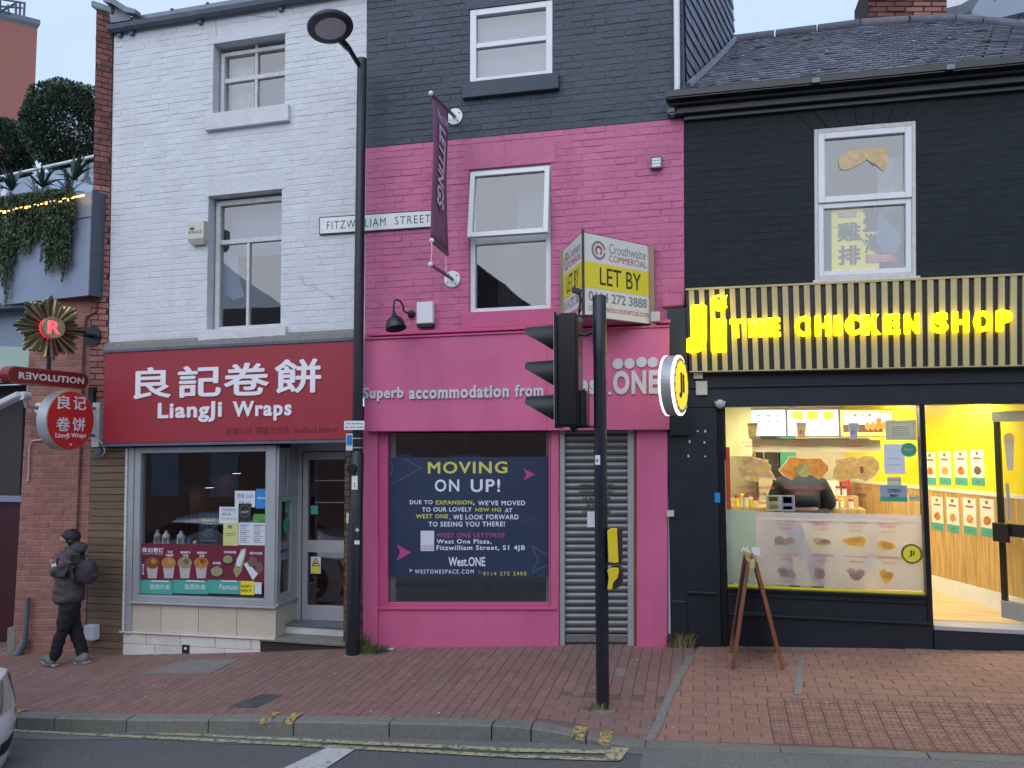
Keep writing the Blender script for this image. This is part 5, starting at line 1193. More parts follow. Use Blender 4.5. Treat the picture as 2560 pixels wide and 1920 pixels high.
MB().box(nx_-.012, nx_+.012, ny_-.01, ny_+.04, zb_-.06, zt_+.02).out('front_batten', m_txtblack, lb)
MB().box(rw.x-.01, rw.x+.035, -.10, -.012, zb_-.02, zt_-.0).out('wall_batten', m_post, lb); MB().box(lw.x-.03, lw.x+.01, -.12, -.012, zb_-.02, zt_).out('wall_batten', m_post, lb)
mb = MB()
for z_ in (zb_+.12, zt_-.12): mb.tube([(nx_, ny_+.03, z_), (rw.x-.05, -.05, z_)], .012, 6); mb.tube([(nx_, ny_+.03, z_), (lw.x, -.06, z_)], .012, 6)
mb.out('cross_brace', m_post, lb)

# ================================================================== STREET LAMP
bp_ = GP(882, 1638); LY = bp_.y
t_top = W(905, 147, LY); mid = W(894, 1130, LY)
lp = thing('street_lamp', 'tall black street lamp post with tilted round head between the two buildings', 'street lamp', (bp_.x, LY, bp_.z))
base = Vector((bp_.x, LY, bp_.z-.05)); vm = W(893, 1128, LY)
MB().tube([base, vm-Vector((0, 0, .03)), vm], [.076, .074, .058], 20).out('lower_post', m_pole, lp, smooth=True)
MB().tube([vm-Vector((0, 0, .05)), t_top], [.056, .052], 20).out('upper_post', m_pole, lp, smooth=True)
hc = W(826, 69, -.75+LY)
r_h = .236; nrm = Vector((.26, -.10, -1)).normalized()
j0 = W(901, 168, LY); tow = Vector((j0.x-hc.x, j0.y-hc.y, j0.z-hc.z)); tow = (tow-nrm*tow.dot(nrm)).normalized()
rim = hc+tow*r_h*.93-nrm*.02; j1 = rim+(j0-rim)*.45+Vector((0, 0, .03))
MB().tube([j0, j1], .028, 14).out('bracket_arm', m_pole, lp, smooth=True)
MB().tube([j1-(rim-j1).normalized()*.02, j1.lerp(rim, .2), rim, rim-tow*.06], [.03, .037, .04, .03], 14).out('swivel_joint', m_pole, lp, smooth=True)
MB().lathe(hc, -nrm, [(r_h*.96, -.015), (r_h, .0), (r_h, .02), (r_h*.9, .05), (r_h*.5, .075), (.01, .08)], 44).out('lamp_head', m_pole, lp, smooth=True)
m_lens = M('grey_led_lens', (.50, .52, .56), .35, var=.1, scale=30, bump=.05)
MB().lathe(hc, nrm, [(.01, .023), (r_h*.63, .023), (r_h*.68, .014)], 36).out('led_lens', m_lens, lp)
def plate_at(px0, px1, py0, py1, Y, mat, name, parent, words=(), th=.006, wm=m_txtblack):
    a, b = W(px0, py1, Y), W(px1, py0, Y); G_ = GFace((a.x, Y, a.z), (1, 0, 0), (0, 0, 1)); w_, h_ = b.x-a.x, b.z-a.z
    G_.box(name, (0, w_, 0, h_), 0, th, mat, parent, .001)
    for (wd, x0, x1, y0, y1) in words: text(G_, wd, (w_*x0, w_*x1, h_*y0, h_*y1), 0, wm, parent, off=.012)
t = thing('no_loading_sign', 'small white plate reading No loading at any time on the lamp post', 'sign', W(880, 1065, LY-.09))
plate_at(860, 911, 1052, 1075, LY-.085, m_upvc, 'plate', t, [('No loading', .1, .92, .56, .82), ('at any time', .08, .95, .16, .42)])
MB().lathe(W(886, 1064, LY), (0, 0, 1), [(.066, -.012), (.066, .012)], 20).out('clip_band', m_alu, t)
t = thing('post_number_plate', 'white plate marked 2 low on the black lamp post', 'sign', W(885, 1206, LY-.09)); plate_at(879, 894, 1190, 1224, LY-.084, m_upvc, 'plate', t, [('2', .35, .65, .2, .5)])
t = thing('side_sign', 'small blue and white sign clipped edge on to the left of the lamp post', 'sign', W(872, 1106, LY-.05))
a, b = W(868, 1126, LY-.09), W(880, 1084, LY-.09); G_ = GFace((a.x-.0, LY-.12, a.z), Vector((.8, .6, 0)), (0, 0, 1)); G_.box('plate', (0, .07, 0, b.z-a.z), 0, .004, m_upvc, t); G_.box('blue_panel', (.006, .064, (b.z-a.z)*.3, (b.z-a.z)*.92), -.002, -.0003, m_bluepaper, t)
for py in (1096, 1119): MB().lathe(W(889, py, LY), (0, 0, 1), [(.079, -.006), (.079, .006)], 20).out('steel_band', m_alu, lp)
c = W(886, 1172, LY-.07); MB().lathe(c+Vector((-.02, 0, 0)), (0, -1, 0), [(.055, 0), (.055, .035), (.045, .05)], 20).out('round_fitting', m_pole, lp)
a = W(889, 1356, LY-.078); MB().box(a.x-.01, a.x+.045, a.y-.006, a.y+.004, a.z-.02, a.z+.02).out('sticker_remains', m_upvc, lp)
a = W(893, 1325, LY-.078); MB().obox(a, (1, 0, 1), (0, 1, 0), (-1, 0, 1), .018, .003, .018).out('sticker_remains', m_curtain, lp)
MB().lathe((bp_.x, LY, bp_.z), (0, 0, 1), [(.10, -.03), (.098, .006), (.08, .012)], 14).out('base_mortar', m_slabgrey, lp)
# grass tufts
def tuft(px, py, n, h, spread, mat, label, seed, fn=zp, fl=1.0):
    rd = random.Random(seed); c = GP(px, py, fn); mb = MB()
    for i in range(n):
        a, r_ = rd.uniform(0, 6.28), rd.random()*spread; b = Vector((c.x+math.cos(a)*r_*fl, c.y+math.sin(a)*r_*.35, 0)); b.z = fn(b.x, b.y)-.005
        hh = h*rd.uniform(.35, 1); lean = Vector((rd.uniform(-1, 1), rd.uniform(-1, .6), 0))*hh*.5; w_ = Vector((math.sin(a), math.cos(a), 0))*rd.uniform(.002, .0045)
        m1 = b+lean*.35+Vector((0, 0, hh*.6)); tp_ = b+lean+Vector((0, 0, hh*rd.uniform(.7, 1)))
        mb.add([b-w_, b+w_, m1+w_*.8, m1-w_*.8, tp_], [(0, 1, 2, 3), (3, 2, 4)])
    o = mb.out('grass_tuft', mat); return tag(o, label, 'grass tuft')
tuft(925, 1632, 420, .13, .22, m_grass, 'green weeds at the foot of the lamp post by the pink wall', 1)
tuft(912, 1626, 60, .28, .05, m_grass, 'taller seeding weed stem beside the lamp post base', 2)
tuft(1703, 1618, 260, .20, .16, m_drygrass, 'dry grass clump between the pink pillar and the black shopfront', 3)

# ================================================================== BLACK BUILDING AND FRIED CHICKEN SHOP
RF = Face((1709, 231), (2600, 143), (2600, 912), (1715, 928))
rb = thing('black_painted_house', 'black painted brick house with slate roof above the fried chicken shop', 'building', (1.5, 0, zb(1.5)))
hE = RF.R(2036, 2290, 312, 696); vft = RF.uv(2100, 703)[1]; vgt = RF.uv(2100, 262)[1]; UR = RF.uv(3050, 500)[0]
mb = MB(); RF.plate(mb, (0, UR, vft-.4, RF.H+.05), [hE], 0, .25); mb.out('wall', m_blackb, rb)
vou = RF.uv(2160, 247)[1]
exR = [(hE[0]-.02, hE[1]+.02, hE[2], hE[3]), (hE[0]-.28, hE[1]+.28, hE[3], vou)]
bricks(RF, (0.006, UR, vft, vgt+.15), exR, 0, m_blackb, rb, 120, d=.0022, cham=.003, joint=.004, seed=31, stuffname='brickwork', focus=(1.6, vft), jit=.0012)
# fan of lintel stones
u0, u1 = hE[0], hE[1]; n = 7; bot = [u0-.02+(u1-u0+.04)*i/n for i in range(n+1)]; top = [u0-.26+(u1-u0+.52)*i/n for i in range(n+1)]
for i in range(n):
    g_ = .004; poly(RF, [(bot[i]+g_, hE[3]+(.012 if i == 3 else 0)), (bot[i+1]-g_, hE[3]+(.012 if i == 3 else 0)), (top[i+1]-g_, vou), (top[i]+g_, vou)], .0, .007+.003*(i % 2), m_blackb, rb, 'lintel_stone')
# window
mb = MB(); RF.frame(mb, (hE[0], hE[1], hE[2]-.0, hE[3]+.0), (.035, .035, .04, .05), -.004, .1); mb.out('painted_surround', m_oldwood, rb, bev=.006)
vtr = RF.uv(2160, 502)[1]; iu = (hE[0]+.036, hE[1]-.036)
wl, il = sash(RF, (iu[0], iu[1], hE[2]+.042, vtr), .01, [], rb, fw=.05)
wu, iu2 = sash(RF, (iu[0]+.0, iu[1]-.0, vtr+.004, hE[3]-.052), -.012, [], wl and rb, fw=.06, glassm=m_glass_sky)
RF.box('sill', (hE[0]-.02, hE[1]+.03, hE[2]-.035, hE[2]-.001), -.03, .1, m_oldwood, rb, .004)
room(RF, (hE[0]-.3, hE[1]+.3, hE[2]-.3, hE[3]+.3), .24, 1.6, m_blind, rb, 'room_wall')
curtain(RF, (iu[1]-.24, iu[1]-.02, hE[2], hE[3]-.25), .3, m_curtain, 'draped net curtain at the right of the black house window')
curtain(RF, (iu[0], iu[0]+.12, vtr, hE[3]), .3, m_curtain, 'narrow net curtain at the left of the black house window')
X4 = lambda z: 1920+z/2.592
Y4 = lambda z: z/2.592
def p4(L): return [(X4(a), Y4(b)) for a, b in L]
fp = thing('taped_food_cutout', 'tan fried chicken cut-out stuck high in the black house window', 'sticker', RF.P(iu[0], vtr+.2))
ppoly(RF, p4([(458, 1030), (520, 985), (590, 962), (700, 960), (770, 950), (782, 985), (770, 1095), (745, 1110), (690, 1060), (640, 1030), (600, 1060), (520, 1100), (475, 1100), (457, 1075)]), .02, .002, M('tan_cutout_print', (.62, .46, .24), .6, var=.15, scale=20, bump=0), fp, 'cutout_print')
pline(p4([(590, 985), (640, 1030), (690, 1070)]), m_curtain, .008, 'highlight_print', RF, .017, fp)
yp = thing('yellow_window_banner', 'yellow banner with black brush characters in the black house window', 'banner', RF.P(iu[0], hE[2]))
q = RF.R(X4(412), X4(720), 513, 682, .07); RF.box('yellow_sheet', q, .07, .073, m_yellow, yp)
ppoly(RF, p4([(720, 1345), (780, 1440), (850, 1510), (868, 1560), (830, 1640), (740, 1640), (700, 1560)]), .068, .003, m_blind, yp, 'pale_round_print')
def t4(wd, a, b, c, d, y=.068, m=m_txtblack, off=0, bold=.03, **k): k['bold'] = bold; tpx(RF, wd, X4(a), X4(b), Y4(c), Y4(d), y, m, yp, **k)
t4('雞', 448, 600, 1440, 1565, off=.03); t4('排', 455, 600, 1590, 1718, off=.03); t4('臺', 615, 745, 1345, 1500, off=.03); t4('灣', 625, 745, 1510, 1640, off=.03)
q = RF.R(X4(458), X4(572), Y4(1376), Y4(1410), .068); RF.box('maroon_label', q, .067, .069, m_txtred, yp); text(RF, '外帶餐館', (q[0]+.01, q[1]-.01, q[2]+.008, q[3]-.008), .066, m_ysign, yp)
q = RF.R(X4(635), X4(835), Y4(1645), Y4(1698), .06); RF.box('maroon_label', q, .062, .066, m_txtred, yp)
text(RF, 'TAIWANESE', (q[0]+.02, q[0]+(q[1]-q[0])*.8, q[2]+(q[3]-q[2])*.68, q[3]-.01), .0615, m_ysign, yp); text(RF, 'STREET FOOD', (q[0]+.02, q[1]-.04, q[2]+(q[3]-q[2])*.38, q[2]+(q[3]-q[2])*.6), .0615, m_ysign, yp); text(RF, 'LIVERPOOL', (q[0]+.02, q[0]+(q[1]-q[0])*.7, q[2]+.01, q[2]+(q[3]-q[2])*.3), .0615, m_ysign, yp)
pline(p4([(525, 1480), (600, 1540), (640, 1590), (700, 1635), (830, 1650)]), m_txtblack, .009, 'window_crack', RF, .0555, wl); pline(p4([(350, 1472), (520, 1474)]), m_txtblack, .004, 'window_crack', RF, .0555, wl)
# eaves: box gutter and cornice
gs = RF.uv(1664, 232, -.25)
mb = MB(); ug0 = gs[0]
zg = RF.uv(2160, 178, -.25)[1]
mb.box8(RF.b8((ug0, UR, zg-.085, zg), -.27, -.10)); mb.out('gutter', m_blackgloss, rb, bev=.015)
mb = MB(); mb.box8(RF.b8((ug0+.03, UR, zg-.12, zg-.02), -.17, .0)); mb.box8(RF.b8((ug0+.08, UR, zg-.19, zg-.121), -.11, .0)); mb.box8(RF.b8((0.0, UR, zg-.24, zg-.191), -.05, -.0)); mb.out('eaves_cornice', m_black, rb, bev=.006)
for px in (2030, 2365): u = RF.uv(px, 190, -.27)[0]; RF.box('gutter_clip', (u, u+.07, zg-.08, zg-.03), -.285, -.268, m_lead, rb, .004)
mb = MB(); mb.box8(RF.b8((ug0+.01, ug0+.1, zg-.19, zg-.02), -.13, .02)); mb.out('gutter_stop_end', m_lead, rb, bev=.02)
# slate roof
YR = 2.5
e0 = RF.P(-.02, zg+.005, -.22)
rp = [W(1833, 104, YR), W(2000, 84, YR), W(2170, 62, YR), W(2372, 52, YR), W(2480, 60, YR), W(3090, 130, YR)]
ep = [RF.P(u, zg+.005, -.22) for u in (-.02, .5, 1.1, 2.0, 2.6, UR+.1)]
rf = thing('slate_roof', 'low curved grey slate roof with mossy ridge over the black house', 'roof', (1, 1, ep[0].z)); 
def RPt(s, t):
    n = len(rp)-1; k = min(n-1, int(s*n)); f_ = s*n-k
    e = ep[k].lerp(ep[k+1], f_); r_ = rp[k].lerp(rp[k+1], f_); p = e.lerp(r_, t); return p
nn = (RPt(.4, .5)-RPt(.3, .5)).cross(RPt(.35, .6)-RPt(.35, .5)).normalized()
if nn.z < 0: nn = -nn
vs, fs = [], []
for i in range(21):
    for j in range(2): vs.append(RPt(i/20, j)-nn*.03)
for i in range(20): fs.append((2*i, 2*i+2, 2*i+3, 2*i+1))
mk('roof_deck', vs, fs, m_darkmortar, rf)
rows, cols = 24, 33; rd = random.Random(5); sl_ = []
for j in range(rows):
    for i in range(cols+1):
        s0 = (i-(.5 if j % 2 else 0))/cols; s1 = s0+1/cols; s0, s1 = max(0, s0), min(1, s1)
        if s1-s0 < .008: continue
        t0, t1 = j/rows, min(1, (j+1.35)/rows); lift = .012+rd.uniform(0, .004)+(.008 if rd.random() < .05 else 0); dt = rd.uniform(-.006, .006); gp = .002
        sm_, tm_ = (s0+s1)/2, min(.97, (t0+t1)/2); nn = (RPt(min(1, sm_+.01), tm_)-RPt(sm_-.01, tm_)).cross(RPt(sm_, tm_+.02)-RPt(sm_, tm_)).normalized(); nn = nn if nn.z > 0 else -nn; gp = .0012
        a, b, c_, d = RPt(s0+gp, max(0, t0+dt)), RPt(s1-gp, max(0, t0+dt+rd.uniform(-.004, .004))), RPt(s1-gp, t1), RPt(s0+gp, t1)
        sl_.append(([a+nn*lift, b+nn*(lift+rd.uniform(-.003, .006)), c_+nn*.001, d+nn*.001, a+nn*(lift-.012), b+nn*(lift-.012)], [(0, 1, 2, 3), (4, 5, 1, 0), (3, 4, 0), (1, 5, 2)]))
mbs = MB()
for i, (v_, f_) in enumerate(sl_):
    if i < 290: mk('roof_slate', v_, f_, m_slate, rf)
    else: mbs.add(v_, f_)
tag(mbs.out('roof_slates_upper', m_slate, rf), kind='stuff')
for k in range(8):
    a, b = RPt(k/8+.003, 1), RPt((k+1)/8-.003, 1); MB().tube([a+nn*.01, b+nn*.01], .075, 10).out('ridge_tile', m_slate, rf, smooth=True)
mb = MB()
for i in range(46):
    p = RPt(rd.random(), rd.random())+nn*.035; s_ = rd.uniform(.004, .016); mb.add([p+Vector((s_*math.cos(a*1.05)*rd.uniform(.7, 1.5), s_*math.sin(a*1.05)*.8, s_*math.sin(a*1.05)*.55)) for a in range(6)], [(0, 1, 2, 3, 4, 5)])
tag(mb.out('lichen_spots', m_lichen, rf), kind='stuff')
mb = MB(); vly = [W(1712, 224, -.2), W(1760, 180, .6), W(1800, 140, 1.5), W(1834, 102, 2.5)]
mb.tube([p+Vector((.03, 0, .03)) for p in vly], .04, 6); mb.out('lead_valley', m_lead, rf)
# chimney
CH = Face((2168, -60), (2368, -60), (2366, 62), (2170, 62), 2.9)
ch = thing('brick_chimney', 'old red brick chimney standing behind the slate ridge', 'chimney', CH.P(0, 0))
CH.box('core', (.0, CH.L, -.6, CH.H), .0, .9, m_darkmortar, ch)
bricks(CH, (0, CH.L, -.5, CH.H), [], 0, m_oldbrick, ch, 60, d=.012, seed=6, stuffname='brickwork', matf=lambda u, v: m_redbrick if u > CH.L*.5 else m_oldbrick, joint=.014, jit=.006)  # left half laid in the darker brick, right half in the red
# modern glass building beyond
mg = thing('modern_glass_building', 'modern building with slanting grey eave and glazing beyond the chimney', 'building', (20, 22, 6))
Ym = 22
q = [W(2380, 75, Ym), W(2700, 200, Ym), W(2700, -80, Ym), W(2380, 60, Ym)]
MB().prism([W(2330, 62, Ym), W(2720, 110, Ym), W(2720, -60, Ym), W(2330, 58, Ym)], (0, 3, 0)).out('glazed_wall', m_glass_sky, mg)
MB().prism([W(2300, 92, Ym-.3), W(2760, -18, Ym-.3), W(2760, -52, Ym-.3), W(2300, 40, Ym-.3), ], (0, 2, 0)).out('eave_soffit', m_panel, mg)
MB().prism([W(2290, 38, Ym-1.5), W(2400, 12, Ym-1.5), W(2460, -20, Ym-1.5), W(2380, -20, Ym-1.5), W(2290, 20, Ym-1.5)], (0, 3, 0)).out('eave_edge', m_cctv, mg)
for px in (2427, 2490, 2554): MB().tube([W(px, 110, Ym-.1), W(px-2, -20, Ym-.1)], .05, 6).out('glazing_bar', m_paneldark, mg)
mk('interior', [W(2300, 300, Ym+3.2), W(2800, 300, Ym+3.2), W(2800, -100, Ym+3.2), W(2300, -100, Ym+3.2)], [(0, 1, 2, 3)], m_panel, mg)

# slatted sign
SG = Face((1714, 721), (2560, 683), (2560, 913), (1723.7, 928.6), -.16)
cs_ = thing('slatted_chicken_sign', 'tan and black slatted fascia with glowing yellow letters THE CHICKEN SHOP', 'shop sign', SG.P(0, 0))
SGL = SG.L+.35
SG.box('backing_board', (0, SGL, 0, SG.H-.01), .03, .15, m_black, cs_)
per = .0972; n = int(SGL/per)
for i in range(n+1):
    u = .028+i*per; SG.box('slat', (u, u+.050, .004, SG.H-.02), -.0, .03, m_tanslat, cs_)
mb = MB(); mb.box8(SG.b8((0, SGL, SG.H-.019, SG.H), -.006, .15)); mb.box8(SG.b8((-.0, SGL, -.006, .003), -.003, .15)); mb.out('sign_trim', m_tanslat, cs_)
def glow(wd, a, b, c, d, off=.045, **k):
    r = SG.R(a, b, c, d, -.05); o = text(SG, wd, r, -.03, m_neon, cs_, 'neon_letter', off=off, th=.04, **k); return o
for px0, px1, chs, ytl, ybl, ytr, ybr in ((1825, 1951, 'THE', 799, 845, 794, 841), (1987, 2297, 'CHICKEN', 791, 842, 784, 834), (2331, 2530, 'SHOP', 781, 833, 775, 828)):
    wts = {'I': .42, 'C': 1.08, 'O': 1.15, 'S': 1.0, 'T': 1.0, 'P': .98, 'K': 1.08}; ww = [wts.get(c, 1) for c in chs]; gap = .32; tot = sum(ww)+gap*(len(chs)-1); x = 0
    for c, w_ in zip(chs, ww):
        f0, f1 = x/tot, (x+w_)/tot; a = px0+(px1-px0)*f0; b = px0+(px1-px0)*f1; m_ = (f0+f1)/2
        glow(c, a, b, ytl+(ytr-ytl)*m_, ybl+(ybr-ybl)*m_); x += w_+gap
Xr = lambda z: 1280+z/2.592
Yr = lambda z: 640+z/2.592
def gpoly(L, nm='neon_letter'): return ppoly(SG, [(Xr(a), Yr(b)) for a, b in L], -.03, .05, m_neon, cs_, nm)
gpoly([(1132, 540), (1160, 530), (1160, 335), (1172, 322), (1245, 318), (1262, 330), (1262, 545), (1250, 590), (1215, 622), (1160, 632), (1132, 622)])
gpoly([(1288, 424), (1300, 414), (1378, 410), (1390, 420), (1390, 612), (1378, 625), (1300, 628), (1290, 618)])
q = SG.uv(Xr(1337), Yr(305), -.05); rr_ = abs(SG.uv(Xr(1388), Yr(305), -.05)[0]-q[0])
disc(SG, q[0], q[1], rr_, rr_*1.05, -.03, -.08, m_neon, cs_, 'neon_letter'); o = disc(SG, q[0]+.005, q[1]+rr_*.55, .018, .018, -.08, -.083, m_tanslat, cs_, 'eye_dot', 14)
gpoly([(1375, 320), (1395, 330), (1378, 352)]); gpoly([(1372, 268), (1395, 256), (1385, 290)])

# shopfront shell
ZF = W(2440, 1560, .1).z+.0      # floor level
ZT = W(2300, 1012, .02).z
def Xp(px, py, Y=0): return W(px, py, Y).x
xw0, xw1, xm0, xm1 = Xp(1814, 1240), Xp(2306, 1240), Xp(2306, 1240), Xp(2322, 1300)
zsill = (W(1816, 1467).z+W(2309, 1488).z)/2
cf = thing('chicken_shopfront', 'black shop front with wide lit window and open door under the slatted sign', 'shopfront', (1, 0, ZF))
XL_ = Xp(1671, 1300)+.005; XRR = RF.P(UR, 0).x
mb = MB(); mb.box(XL_, XRR, -.02, .2, ZT, SG.P(0, 0).z+.02); mb.out('fascia_beam', m_black, cf, bev=.004)
mb = MB(); mb.box(XL_, XRR, -.05, -.021, W(2000, 965, -.05).z, W(2000, 960, -.05).z); mb.out('beam_moulding', m_black, cf)
mb = MB(); mb.box(XL_, Xp(1797, 1300), -.015, .3, -2.8, ZT-.002); mb.out('left_pier', m_black, cf, bev=.004)
mb = MB(); mb.box(Xp(1797, 1300)+.002, xw0, .03, .3, -2.8, ZT-.002); mb.out('window_jamb', m_blackgloss, cf, bev=.004)
mb = MB(); mb.box(Xp(1671, 1300)+.02, Xp(1717, 1500), -.045, -.016, -2.8, W(1700, 1500).z); mb.out('pilaster_base', m_black, cf, bev=.008)
mb = MB(); mb.box(Xp(1717, 1480)+.0, Xp(1791, 1480), -.06, -.016, W(1755, 1483).z, W(1755, 1477).z); mb.out('dado_rail', m_black, cf, bev=.004)
mb = MB(); mb.box(xw0-.0, xm1, .0, .25, -2.8, zsill-.03); mb.out('stall_riser', m_black, cf, bev=.004)
mb = MB(); mb.box(xw0, xm1-.02, -.03, -.001, W(2050, 1546).z-.012, W(2050, 1546).z+.012); mb.box(xw0+.02, xm1-.06, -.018, -.001, W(2050, 1500).z, W(2050, 1500).z+.02); mb.out('riser_moulding', m_blackgloss, cf, bev=.004)
mb = MB(); mb.box(xw0, xw1, -.03, .12, zsill-.029, zsill); mb.out('window_sill', m_blackgloss, cf, bev=.004)
mb = MB(); mb.box(xm0, xm1, -.02, .10, ZF, ZT-.001); mb.out('door_mullion', m_blackgloss, cf, bev=.004)
mb = MB(); mb.box(xm1+.001, XRR, -.02, .3, -2.8, ZF-.045); mb.out('step_riser', m_black, cf)
mb = MB(); mb.box(xm1+.001, XRR, -.035, .2, ZF-.044, ZF-.004); mb.out('door_threshold', m_alu, cf, bev=.003)
mb = MB(); mb.box(3.75, XRR, -.02, .3, ZF, ZT-.001); mb.out('right_pier', m_black, cf)
MB().box(xw0, xw1, .04, .046, zsill, ZT-.001).out('shop_pane', m_clear, cf)
mb = MB(); a_, b_ = W(1674, 1076, -.07), W(1717, 768, -.07); mb.box(a_.x, b_.x, -.075, .02, a_.z-.05, b_.z); mb.out('upper_pier', m_black, cf, bev=.004)
MB().box(-.45, .25, .06, .2, a_.z-.3, 3.6).out('party_wall', m_blackb, rb)
# small fittings on the black pier
SB = GFace((0, -.018, 0), (1, 0, 0), (0, 0, 1))
def pbox(name, a, b, c, d, y0, y1, mat, label, cat, bev=.004):
    p0, p1 = W(a, d, y0), W(b, c, y0); o = MB().box(p0.x, p1.x, y0, y1, p0.z, p1.z).out(name, mat, None, bev=bev); return tag(o, label, cat)
pbox('junction_box', 1740, 1768, 952, 988, -.06, -.02, m_cream, 'square cream junction box under the sign end on the black pier', 'junction box'); pbox('cable_box', 1734, 1757, 931, 947, -.08, -.055, m_cream, 'small cream box tucked directly below the slatted sign', 'junction box')
pbox('blue_sticker', 1787, 1800, 1232, 1256, -.018, -.0155, m_bluepaper, 'small blue sticker on the black jamb left of the lit window', 'sticker', 0)
p = W(1800, 1003, -.06); t = thing('dome_camera', 'white dome security camera at the top left corner of the lit window', 'security camera', p); MB().lathe(p, (0, 0, -1), [(.055, 0), (.055, .02), (.04, .05), (.02, .07), (.001, .075)], 18).out('dome', m_cctv, t, smooth=True)
MB().box(p.x-.02, p.x+.02, p.y+.0, -.021, p.z-.01, p.z+.015).out('mount', m_cctv, t)
mb = MB()
for px, py in ((1721, 1078), (1744, 1078), (1763, 1078), (1724, 1104), (1761, 1106), (1721, 1140), (1763, 1141)):
    p = W(px, py, -.0165); mb.obox(p, (1, 0, 0), (0, 1, 0), (0, 0, 1), .008, .002, random.uniform(.006, .018))
tag(mb.out('flaked_paint_spots', m_stonewhite, cf), kind='stuff')

# interior of the chicken shop
it = thing('chicken_shop_room', 'bright yellow and wood lined shop interior behind the window', 'shop interior', (1.4, 1.5, ZF))
YB = 3.3
wA, wB = Vector((3.21, .0)), Vector((1.88, 3.4)); wn = (wB-wA).normalized()
OW = GFace((wB.x, wB.y, ZF), (wA.x-wB.x, wA.y-wB.y, 0), (0, 0, 1)); OWL = (wA-wB).length
zd = W(2400, 1232, 1.0).z-ZF; zsk = .17; zc = ZT+.12-ZF
np_ = 9
OW.box('wall_backing', (-.3, OWL, 0, zc), .02, .1, m_ywall, it)
for i in range(3): OW.box('yellow_panel', (OWL*i/3+.0015, OWL*(i+1)/3-.0015, zd+.02, zc), .0, .02, m_ywall, it)
for i in range(np_): OW.box('wood_panel', (OWL*i/np_+.001, OWL*(i+1)/np_-.001, zsk, zd-.02), .0, .02, m_wood, it)
OW.box('dado_rail', (0, OWL, zd-.02, zd+.02), -.012, .02, m_ysign, it); OW.box('skirting', (0, OWL, .0, zsk), -.01, .02, m_upvc, it)
xl = .25
MB().box(xl-.05, 4.4, .2, YB+.1, ZF-.06, ZF).out('floor', m_woodf, it)
m_ceil = M('white_ceiling', (.75, .75, .70), .7, bump=0); m_kit = M('stainless_kitchen_wall', (.62, .56, .46), .35, metal=.2, var=.12, scale=2, bump=.02)
MB().box(xl-.05, 4.4, .2, YB+.1, ZT+.12, ZT+.18).out('ceiling', m_ceil, it); MB().box(xl-.1, 4.4, YB, YB+.1, ZF, ZT+.12).out('back_wall', m_kit, it)
MB().box(xl-.1, xl, .3, YB, ZF, ZT+.12).out('left_wall', M('cream_wall', (.70, .68, .42), .5, bump=0), it)
MB().box(xl+.0, xl+.32, 1.2, 1.9, W(1850, 1140, 1.2).z, ZT+.12).out('bulkhead', M('pale_yellow_bulkhead', (.75, .74, .48), .5, bump=0), it)
MB().box(4.3, 4.4, .2, YB, ZF, ZT+.12).out('right_wall', m_ywall, it)
MB().box(xl, 2.0, 1.55, 1.65, W(2000, 1130, 1.6).z, W(2000, 1100, 1.6).z).out('kitchen_hood', m_kit, it)
MB().box(xl, 1.9, 2.6, 3.2, ZF, ZF+.9).out('kitchen_bench', m_kit, it)
MB().box(.75, 1.02, 3.1, 3.28, ZF+1.0, ZF+1.75).out('dark_opening', m_int, it); MB().box(1.05, 1.25, 3.05, 3.2, ZF+1.1, ZF+1.8).out('green_cabinet', m_green, it)
MB().box(.8, 1.3, 2.9, 3.2, ZF+1.0, ZF+1.3).out('kitchen_shelf', m_darkmortar, it)
for i, (x, y) in enumerate(((.95, .75), (1.75, .75), (2.75, .9), (1.2, 2.3), (2.0, 2.2))):
    t = thing('ceiling_light', ['left front white ceiling light in the chicken shop', 'middle front white ceiling light in the chicken shop', 'ceiling light over the open chicken shop door', 'ceiling light above the kitchen behind the menu screens', 'rear ceiling light by the oblique yellow wall'][i], 'ceiling light', (x, y, ZT+.1), 'ceiling lights in the chicken shop')
    MB().box(x-.22, x+.22, y-.14, y+.14, ZT+.095, ZT+.118).out('diffuser', emis('shop_light', (1, .90, .60), 42), t); mb = MB(); GFace((x-.24, y-.16, ZT+.09), (1, 0, 0), (0, 1, 0)).frame(mb, (0, .48, 0, .32), .02, -.03, .0); mb.out('light_frame', m_ceil, t)
# counter
zct = W(2000, 1272, 1.15).z
ct = thing('serving_counter', 'serving counter with yellow front strip inside the lit shop', 'counter', (1.0, 1.4, ZF))
MB().box(xl, 1.75, 1.2, 1.75, zct-.05, zct).out('counter_top', m_wood, ct); MB().box(xl, 1.73, 1.24, 1.73, ZF, zct-.051).out('counter_body', M('counter_front_board', (.60, .56, .36), .4, bump=0), ct)
MB().box(xl+.0, xl+.05, .5, .62, ZF, W(1820, 1118, .5).z).out('red_post', m_txtred, it)
for k_, (a_, b_, h_) in enumerate(((.45, .62, .30), (.66, .80, .22), (1.3, 1.44, .26), (1.48, 1.58, .34), (1.0, 1.1, .2))): MB().box(a_+.3, b_+.3, 2.8, 3.0, ZF+.9, ZF+.9+h_).out('kitchen_equipment', [m_kit, m_alu, m_ysign, m_txtred, m_upvc][k_], it)
MB().box(.6, 1.9, 1.62, 1.68, W(2000, 1112, 1.62).z, W(2000, 1096, 1.62).z).out('order_rail', m_alu, it)
